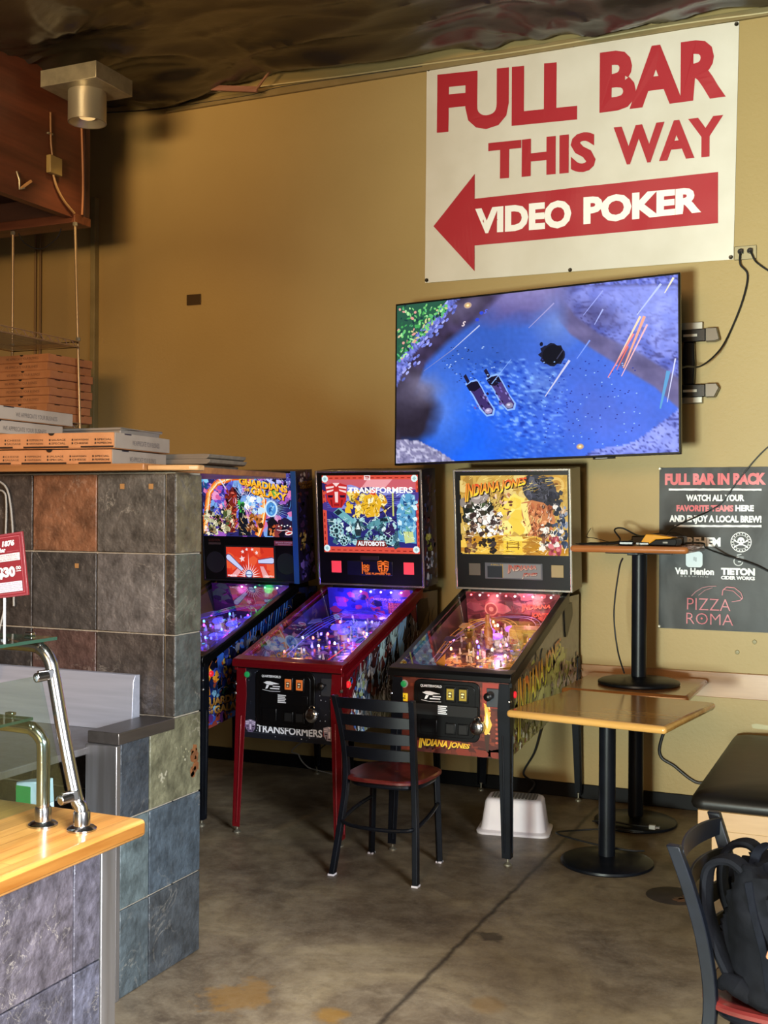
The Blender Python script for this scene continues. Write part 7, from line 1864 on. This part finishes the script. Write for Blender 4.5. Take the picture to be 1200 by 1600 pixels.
pst = thing('poster', 'black vinyl poster with red and white lettering above the bench', 'poster', (-0.85, yb, 1.48))
offp = Vector((0.85, -yb, -1.48)); fnp = cloth_fn(0.004, 4.0, 7.0)
x0, z0 = WP(1029, 981); x1 = x0 + 0.80; z1 = WP(1030, 731)[1]
bvin = mat('black_vinyl_print', '#0e0e0f', 0.45, c2='#19191a', nscale=4, bump=0.35, bscale=5, spec=0.3)
sheet('poster_sheet', ((x0, yb, z1), (x1, yb, z1), (x0, yb, z0), (x1, yb, z0)), bvin, lambda p: fnp(p) + offp, 40, 44, pst)
a = Art(seed=13)
PR, PWt = '#c23a44', '#dedcdc'
def pt_(txt, x_0, x_1, yb_, yt_, c, bold=0.05):
    p0 = WP(x_0, yb_); p1 = WP(x_1, yb_); q = WP(x_0, yt_); a.text(txt, p0[0], p1[0], p0[1], q[1] - p0[1], c, bold)
pt_('FULL BAR IN BACK', 1039, 1197, 758, 740, PR, 0.06)
def rough_line(x_0, x_1, y, w=3.0):
    pts = []; n = 24
    for i in range(n + 1): pts.append(WP(x_0 + (x_1 - x_0) * i / n, y - w / 2 + a.rng.uniform(-0.5, 0.3)))
    for i in range(n, -1, -1): pts.append(WP(x_0 + (x_1 - x_0) * i / n, y + w / 2 + a.rng.uniform(-0.3, 0.5)))
    a.poly(pts, PWt)
rough_line(1045, 1190, 765)
pt_('WATCH ALL YOUR', 1072, 1163, 783, 773, PWt); pt_('FAVORITE TEAMS', 1057, 1146, 799, 789, PR); pt_('HERE', 1149, 1178, 799, 789, PWt); pt_('AND ENJOY A LOCAL BREW!', 1046, 1190, 815.5, 805, PWt)
rough_line(1054, 1190, 822)
pt_('FREHEM', 1066, 1126, 853, 839, PWt, 0.05)
c = WP(1158, 847); 
def ringp(c, r0, r1, col, n=28):
    a.layer()
    for k in range(n):
        a0, a1 = 2 * PI * k / n, 2 * PI * (k + 1) / n
        a.poly([(c[0] + r0 * math.cos(a0), c[1] + r0 * math.sin(a0)), (c[0] + r1 * math.cos(a0), c[1] + r1 * math.sin(a0)), (c[0] + r1 * math.cos(a1), c[1] + r1 * math.sin(a1)), (c[0] + r0 * math.cos(a1), c[1] + r0 * math.sin(a1))], col, False)
ringp(c, 0.052, 0.056, PWt); ringp(c, 0.038, 0.040, PWt)
for k in range(18):
    an = 2 * PI * k / 18; a.rect(c[0] + 0.046 * math.cos(an) - 0.003, c[1] + 0.046 * math.sin(an) - 0.003, c[0] + 0.046 * math.cos(an) + 0.003, c[1] + 0.046 * math.sin(an) + 0.003, PWt, k == 0)
for s_ in (-1, 1): a.line([(c[0] - s_ * 0.032, c[1] + 0.006), (c[0] + s_ * 0.030, c[1] - 0.024)], 0.006, PWt); a.ell(c[0] - s_ * 0.032, c[1] + 0.008, 0.006, 0.005, PWt, 8); a.ell(c[0] + s_ * 0.031, c[1] - 0.025, 0.006, 0.005, PWt, 8)
a.ell(c[0], c[1] + 0.008, 0.019, 0.019, PWt); a.rect(c[0] - 0.011, c[1] - 0.018, c[0] + 0.011, c[1] - 0.004, PWt)
a.ell(c[0] - 0.008, c[1] + 0.005, 0.005, 0.005, '#1b1b1c', 10); a.ell(c[0] + 0.008, c[1] + 0.005, 0.005, 0.005, '#1b1b1c', 10); a.rect(c[0] - 0.001, c[1] - 0.006, c[0] + 0.001, c[1] - 0.001, '#1b1b1c')
c = WP(1085, 874)
a.poly([(c[0] + x, c[1] + y) for x, y in [p[:2] for p in rring(0.046, 0.044, 0, 0.018)]], '#c8d0d4'); ringp((c[0], c[1]), 0.017, 0.020, '#3a3e42'); a.rect(c[0] - 0.012, c[1] - 0.012, c[0] - 0.008, c[1] + 0.012, '#3a3e42'); a.rect(c[0] - 0.002, c[1] - 0.014, c[0] + 0.002, c[1] + 0.014, '#3a3e42'); a.rect(c[0] + 0.008, c[1] - 0.012, c[0] + 0.012, c[1] + 0.012, '#3a3e42')
pt_('Van Henion', 1055, 1116, 897, 886.5, PWt, 0.045); pt_('B R E W I N G', 1064, 1107, 901, 898.8, '#8a8a8a', 0.02)
c = WP(1154, 877); ringp(c, 0.021, 0.026, '#a8a8a8'); a.rect(c[0] + 0.002, c[1] - 0.006, c[0] + 0.03, c[1] + 0.030, '#1f1f20'); a.rect(c[0] - 0.002, c[1] - 0.004, c[0] + 0.014, c[1] + 0.001, '#a8a8a8'); a.line([(c[0] - 0.008, c[1] + 0.034), (c[0] + 0.016, c[1] + 0.04)], 0.005, '#a8a8a8')
pt_('TIETON', 1127, 1180, 898, 887, PWt, 0.06); pt_('CIDER WORKS', 1127, 1180, 905, 899.5, PWt, 0.05)
# hand drawn style word with a swoosh
pt_('PIZZA', 1074, 1142, 952, 934, '#b04450', -0.012); pt_('ROMA', 1073, 1146, 974, 957, '#b04450', -0.012)
p = WP(1097, 966); a.ell(p[0], p[1], 0.006, 0.006, '#c23a44', 10)
a.line([WP(*q) for q in ((1081, 931), (1088, 924), (1098, 918), (1108, 916), (1120, 915.5))], 0.004, '#8a4048'); a.line([WP(*q) for q in ((1092, 930), (1102, 922), (1114, 918))], 0.003, '#8a4048')
a.line([WP(*q) for q in ((1129, 930), (1130, 922), (1136, 917), (1148, 918), (1158, 926), (1161, 934), (1157, 938), (1144, 940))], 0.005, '#b04450', w1=0.003); a.line([WP(*q) for q in ((1132, 921), (1146, 923), (1156, 932), (1160, 936))], 0.003, '#b04450')
a.build('poster_print', 'print', pst, (0, yb, 0), (1, 0, 0), (0, 0, 1), 0.0003, fn=lambda p: fnp(p) + offp + Vector((0, -0.0022, 0)))
for (px, py) in ((1032, 733), (1031, 978)):
    q = WP(px, py); v = Vector((q[0], yb, q[1])) + offp
    MB().lathe([(0.003, -0.004), (0.008, -0.005), (0.009, -0.001)], (v.x, v.y - 0.003, v.z), 12, axis='y').build('grommet', plain('steel_grommet', '#8a867c', 0.4, 0.8), pst)

ol = thing('wall_outlet', 'metal wall outlet box with two plugs at the banner corner', 'outlet', (-0.752, YW, 3.13))
MB().box(-0.06, 0.06, -0.012, -0.0005, -0.038, 0.038).build('cover_plate', plain('outlet_metal', '#8d8466', 0.45, 0.5), ol, bevel=0.003)
for x in (-0.025, 0.025):
    MB().lathe([(0.016, -0.0155), (0.017, -0.0125)], (x, 0, 0.008), 16, axis='y').build('socket', 'matte_black', ol)
    MB().obox((x + 0.004, -0.030, 0.004), (1, 0, 0), (0, 1, 0), (0, 0, 1), 0.012, 0.014, 0.012).build('plug', 'black_plastic', ol, bevel=0.003)
o = MB().box(-0.057, 0.057, -0.008, -0.0005, -0.036, 0.036).build('cover_plate', plain('brown_plate', '#4a3820', 0.4, 0.3), None, (-4.373, YW, 3.122), bevel=0.002)
tag(o, 'small brown blank cover plate alone on the olive wall', 'wall plate')
for k, (px, py) in enumerate(((1179, 1003), (1152, 1019))):
    q = on_y(px, py, YW)
    o = MB().lathe([(0.0, -0.006), (0.010, -0.005), (0.013, -0.0005)], (0, 0, 0), 12, axis='y', cap=False).build('wall_anchor', plain('anchor_paint', '#8a8058', 0.5), None, (q.x, YW, q.z))
    tag(o, ['painted anchor knob on the wall below the poster, upper of two', 'painted anchor knob on the wall below the poster, lower of two'][k], 'anchor')

# ---- cables
def cord(name_label, pts, r_=0.0045, m='cable', n=8):
    return tag(MB().tube(spline(pts, n), r_, 8).build('cable', m), name_label, 'cord')
def adopt(o, p, name='power_cord'):
    o.parent = p; o.matrix_parent_inverse = p.matrix_basis.inverted(); o.name = name
    for k in ('label', 'category', 'group'):
        if k in o: del o[k]
    return o
def cw(px, py, d=0.012): return tuple(on_y(px, py, YW - d))
adopt(cord('black cord from the outlet looping down behind the television', [(-0.775, YW - 0.046, 3.13), (-0.775, YW - 0.05, 3.06), cw(1168, 430, .03), cw(1160, 470, .03), cw(1140, 520, .03), cw(1122, 550, .10), cw(1095, 572, .2), (-1.02, 6.30, 2.47), (-1.08, 6.25, 2.44)], 0.005), tv, 'power_cord')
cord('black cord from the outlet leaving the picture at the right', [(-0.722, YW - 0.046, 3.13), (-0.70, YW - 0.05, 3.08), cw(1185, 412, .03), cw(1203, 424, .02), (-0.55, YW - 0.02, 2.98)], 0.005)
c_a = cord('thin black cord rising across the poster from the modem', [(-1.14, 6.34, 1.535), (-1.10, 6.42, 1.60), cw(1105, 800, .05), cw(1128, 785, .05), cw(1150, 755, .04), cw(1180, 718, .03), cw(1205, 694, .02), (-0.50, YW - 0.015, 2.15)], 0.004)
c_b = cord('black cord drooping from the tabletop across the poster to the right', [(-1.05, 6.30, 1.517), (-0.945, 6.42, 1.517), (-0.925, 6.44, 1.49), cw(1135, 868, .06), cw(1160, 876, .05), cw(1185, 885, .04), cw(1210, 898, .03)], 0.005)
c_c = cord('dark cord hanging beside the column of the stacked table', [(-1.30, 6.05, 1.44), (-1.325, 6.08, 1.38), (-1.36, 6.12, 1.15), (-1.345, 6.14, 0.95), (-1.32, 6.20, 0.812)], 0.0045)
cord('thick black cord drooping on the wall from the tables to the bench', [(-1.14, 6.52, 0.70), (-1.12, YW - 0.02, 0.62), cw(1030, 1172), cw(1055, 1198), cw(1090, 1223), (-0.90, YW - 0.01, 0.20)], 0.009)
adopt(cord('black cord drooping behind the right pinball machine', [(-1.78, 6.545, 0.72), cw(848, 1130, .05), cw(835, 1175, .03), cw(818, 1208, .03), (-1.93, YW - 0.06, 0.07), (-1.97, YW - 0.1, 0.006)], 0.006), PM_R, 'power_cord')
adopt(cord('grey cord hooked down under the middle pinball machine', [(-2.72, 6.5, 0.66), cw(468, 1162, .06), cw(467, 1180, .05), cw(478, 1196, .05), cw(494, 1203, .05), (-3.0, 6.45, 0.006)], 0.0045, 'grey_cable'), PM_M, 'ground_cord')
adopt(cord('thin black cord behind the middle pinball machine', [(-2.6, 6.53, 0.66), cw(505, 1166, .05), cw(516, 1188, .05), (-2.85, 6.55, 0.005)], 0.004), PM_M, 'power_cord')
lp = [(-1.262 + 0.27 * math.cos(R(a_)) + 0.02 * math.sin(a_ * 0.05), 5.60 + 0.16 * math.sin(R(a_)), 0.050 + 0.012 * math.sin(R(a_ * 2))) for a_ in range(60, 330, 15)]
cord('loop of black cord lying around the front table base', [(x - 0.02, y + 0.12, z) for x, y, z in lp], 0.0045)
t = thing('extension_cord', 'black cord with grey plug lying on the rear table base', 'cord', (-1.17, 6.05, 0.05))
MB().tube(spline([(-0.28, -0.02, -0.012), (-0.20, 0.02, -0.012), (-0.08, -0.01, -0.010), (0.02, -0.02, -0.006)], 8), 0.0045, 8).build('cord', 'cable', t)
MB().box(0.02, 0.055, -0.032, -0.008, -0.018, 0.006).build('plug', 'grey_cable', t, bevel=0.004)
for y_ in (-0.026, -0.014): MB().box(0.0555, 0.075, y_ - 0.001, y_ + 0.001, -0.010, -0.002).build('prong', 'chrome', t)
# wires stapled along the top of the wall
cord('pale wire running along the top of the wall under the black sheet', [cw(165, 167, .03), cw(230, 160, .03), cw(320, 146, .03), cw(430, 132, .03), cw(540, 118, .03), cw(660, 101, .03), cw(800, 82, .03), cw(920, 62, .03), cw(1060, 38, .03), cw(1180, 22, .03), cw(1230, 14, .03)], 0.005, mat('pale_wire', '#b9a878', 0.5))
cord('dark wire sagging along the top of the wall', [cw(165, 176, .022), cw(240, 171, .022), cw(320, 160, .022), cw(395, 148, .022), cw(440, 136, .022), cw(560, 118, .022), cw(660, 104, .022)], 0.004)

# ---- gadgets on the stacked table (top at z 1.5095)
ZT = 1.5098
rt = thing('router', 'flat black router box with a blue light at the back of the top table', 'router', (-1.17, 6.33, ZT))
MB().box(-0.13, 0.15, -0.06, 0.06, 0, 0.045).build('router_case', 'black_plastic', rt, bevel=0.006)
MB().lathe([(0.0, -0.0625), (0.004, -0.062), (0.004, -0.0598)], (-0.035, 0, 0.028), 10, axis='y', cap=False).build('status_light', led('#3030ff', 6.0), rt)
ym = thing('handheld_tester', 'yellow and black handheld tester lying at the front of the top table', 'tester', (-1.095, 6.05, ZT), R(-8))
b = MB(); b.prism([(-0.07, 0.0), (0.085, 0.0), (0.092, 0.02), (0.088, 0.038), (-0.02, 0.032), (-0.055, 0.012)], lambda p: (p[0], -0.045, p[1]), lambda p: (p[0], 0.045, p[1])); b.build('tester_body', 'black_plastic', ym, bevel=0.004)
b = MB(); b.prism([(-0.098, 0.018), (-0.062, 0.004), (-0.018, 0.0335), (0.06, 0.0395), (0.072, 0.046), (-0.02, 0.058), (-0.07, 0.060)], lambda p: (p[0], -0.05, p[1]), lambda p: (p[0], 0.05, p[1])); b.build('yellow_shell', plain('safety_yellow', '#c8881c', 0.4), ym, bevel=0.004)
b = MB(); b.box(0.02, 0.045, -0.0465, -0.0452, 0.014, 0.022); b.build('port', 'grey_cable', ym)
ad = thing('power_adapter', 'small black power adapter with cord on the top table', 'adapter', (-1.26, 5.975, ZT), R(8))
MB().box(-0.045, 0.035, -0.025, 0.025, 0, 0.026).build('adapter_case', 'black_plastic', ad, bevel=0.008)
MB().tube(spline([(-0.045, 0, 0.012), (-0.12, 0.02, 0.006), (-0.20, -0.02, 0.005), (-0.27, 0.03, 0.005)], 6), 0.003, 6).build('cord', 'cable', ad)
ad2 = thing('cable_tester', 'tiny black connector with a pale end on the top table', 'connector', (-1.185, 6.01, ZT), R(5))
MB().box(-0.02, 0.03, -0.012, 0.012, 0, 0.018).build('connector_case', 'black_plastic', ad2, bevel=0.003); MB().box(-0.036, -0.0202, -0.009, 0.009, 0.002, 0.016).build('connector_end', 'grey_cable', ad2, bevel=0.002)
c_d = cord('black cable looping up behind the gadgets on the top table', [(-1.50, 6.12, ZT + 0.006), (-1.42, 6.18, ZT + 0.008), (-1.36, 6.26, ZT + 0.02), (-1.40, 6.30, ZT + 0.075), (-1.36, 6.33, ZT + 0.085), (-1.27, 6.33, ZT + 0.045), (-1.20, 6.42, ZT + 0.055), (-1.10, 6.43, ZT + 0.062), (-1.03, 6.42, ZT + 0.04)], 0.0045)
c_e = cord('black cable tangled across the left of the top table', [(-1.53, 6.03, ZT + 0.005), (-1.44, 6.10, ZT + 0.006), (-1.36, 6.14, ZT + 0.008), (-1.33, 6.24, ZT + 0.012), (-1.26, 6.30, ZT + 0.03), (-1.20, 6.235, ZT + 0.012), (-1.30, 6.18, ZT + 0.008), (-1.38, 6.02, ZT + 0.005)], 0.004)
c_f = cord('thin dark wire arching from the top table to the left', [(-1.40, 6.20, ZT + 0.01), (-1.50, 6.25, ZT + 0.03), (-1.58, 6.40, ZT + 0.035), (-1.60, 6.58, ZT + 0.08)], 0.002)

for c_ in (c_a, c_b, c_c, c_d, c_e): adopt(c_, rt, 'router_cable')
adopt(c_f, rt, 'router_wire')
# dark round cover on the floor
dc = thing('floor_cleanout_cover', 'dark round metal cover with a rusty patch on the concrete near the bench', 'floor cover', (-0.865, 5.12, 0))
MB().lathe([(0.0, 0.0025), (0.115, 0.0025), (0.122, 0.0)], (0, 0, 0), 40, cap=False).build('cover_disc', mat('dark_iron', '#2a2320', 0.6, c2='#3a302a', nscale=12), dc)
a = Art(seed=3); a.blobs(0.02, -0.07, 0.09, 0.02, 12, ['#5a3424', '#6b402c', '#4a2a1e'], 0.028, 0.6); a.build('rust_patch', 'print', dc, (0, 0, 0.0028), (1, 0, 0), (0, 1, 0))

# ================================================================== CEILING SPOT AND KITCHEN WALL FITTINGS
fx = thing('ceiling_spotlight', 'grey metal box with a cylinder downlight hanging from the black ceiling', 'spotlight', (-4.455, 5.60, 4.20))
MB().box(-0.205, 0.205, -0.185, 0.165, 0.0, 0.10).build('junction_box', 'galv', fx, bevel=0.003)
b = MB(); prof = [(0.0, -0.13), (0.070, -0.135), (0.106, -0.183), (0.114, -0.184), (0.114, -0.0005)]
b.lathe(prof, (0.0, -0.005, 0), 36, cap=False); b.build('lamp_cylinder', plain('brushed_lamp', '#a8a394', 0.35, 0.75), fx)
b = MB(); b.lathe([(0.0, -0.133), (0.062, -0.1352), (0.045, -0.155), (0.0, -0.16)], (0.0, -0.005, 0), 24, cap=False); b.build('lamp_bulb', emit('warm_bulb', '#ffd890', 0.7), fx)
l = bpy.data.lights.new('downlight', 'SPOT'); l.energy = 24; l.color = (1.0, 0.68, 0.30); l.spot_size = R(105); l.spot_blend = 0.7; l.shadow_soft_size = 0.05
lo = bpy.data.objects.new('downlight', l); COL.objects.link(lo); lo.parent = fx; lo.location = (0.0, -0.005, -0.19); lo.rotation_euler = (R(14), 0, R(-10))
jb = thing('junction_box', 'tan electrical box with conduit on the reddish plywood header', 'junction box', (-4.75, 5.63, 3.80))
MB().box(0.0005, 0.035, -0.055, 0.055, -0.055, 0.055).build('box', plain('tan_box', '#7d6a40', 0.5), jb, bevel=0.004)
MB().tube(spline([(0.012, -0.01, 0.055), (0.012, -0.025, 0.15), (0.012, -0.03, 0.32)], 6), 0.006, 8).build('conduit', plain('brown_conduit', '#6b4a2c', 0.5), jb)
MB().tube(spline([(0.012, 0.0, -0.055), (0.012, 0.03, -0.12), (0.012, 0.10, -0.19), (0.012, 0.20, -0.245)], 6), 0.007, 8).build('conduit', plain('tan_conduit', '#9a7a52', 0.5), jb)
MB().box(0.0005, 0.016, -0.05, -0.01, 0.185, 0.195).build('strap', 'galv', jb)
cord('brown cable running down the end of the plywood header', [(-4.735, 5.885, 4.22), (-4.728, 5.89, 4.0), (-4.728, 5.90, 3.75), (-4.73, 5.895, 3.56)], 0.007, plain('brown_cable', '#8a5a3a', 0.5))
wc = thing('wall_clip', 'bent metal clip with a wooden peg on the plywood header', 'clip', (-4.75, 5.335, 3.60))
MB().tube([(0.004, -0.02, 0.08), (0.02, -0.015, 0.03), (0.008, 0.0, -0.02), (0.03, 0.02, -0.01)], 0.006, 8).build('metal_clip', 'galv', wc)
MB().beam((0.012, 0.005, -0.015), (0.022, 0.085, 0.05), 0.012, 0.016).build('wooden_peg', plain('peg', '#b98a58', 0.6), wc, bevel=0.002)
cord('black wire loop hanging under the redwood plank', [(-5.25, 5.90, 3.49), (-5.2, 5.91, 3.42), (-5.08, 5.92, 3.38), (-4.95, 5.91, 3.43), (-4.90, 5.90, 3.49)], 0.004)

# odds and ends at the ceiling edge
p0, p1 = on_y(232, 133, 6.50), on_y(402, 140, 6.50)
o = MB().beam(p0, p1, 0.02, 0.035).build('wood_lath', wood('pinkish_lath', '#7a5140', '#96695a', 'x', 8, 0.6, 0), bevel=0.002); tag(o, 'thin pinkish wood lath under the drooping black sheet above the wall', 'lath')
q0, q1 = on_y(401, 139, 6.47), on_y(428, 103, 6.47)
o = MB().beam(q0, q1, 0.016, 0.012).build('wood_splinter', plain('splinter', '#8a6248', 0.6), bevel=0.002); tag(o, 'splintered piece of wood hanging at a slant from the black sheet', 'splinter')
c0 = on_y(456, 84, 6.36)
hk = MB().tube([c0 + Vector((0.022 * math.cos(k * PI / 9), 0, 0.030 * math.sin(k * PI / 9))) for k in range(18)], 0.005, 8, closed=True)
hk.tube([c0 + Vector((0, 0, 0.03)), c0 + Vector((0.004, 0, 0.09))], 0.003, 6)
tag(hk.build('ring_hook', plain('pale_ring', '#a89a7c', 0.45, 0.3)), 'small pale ring hook hanging from the black ceiling sheet', 'hook')
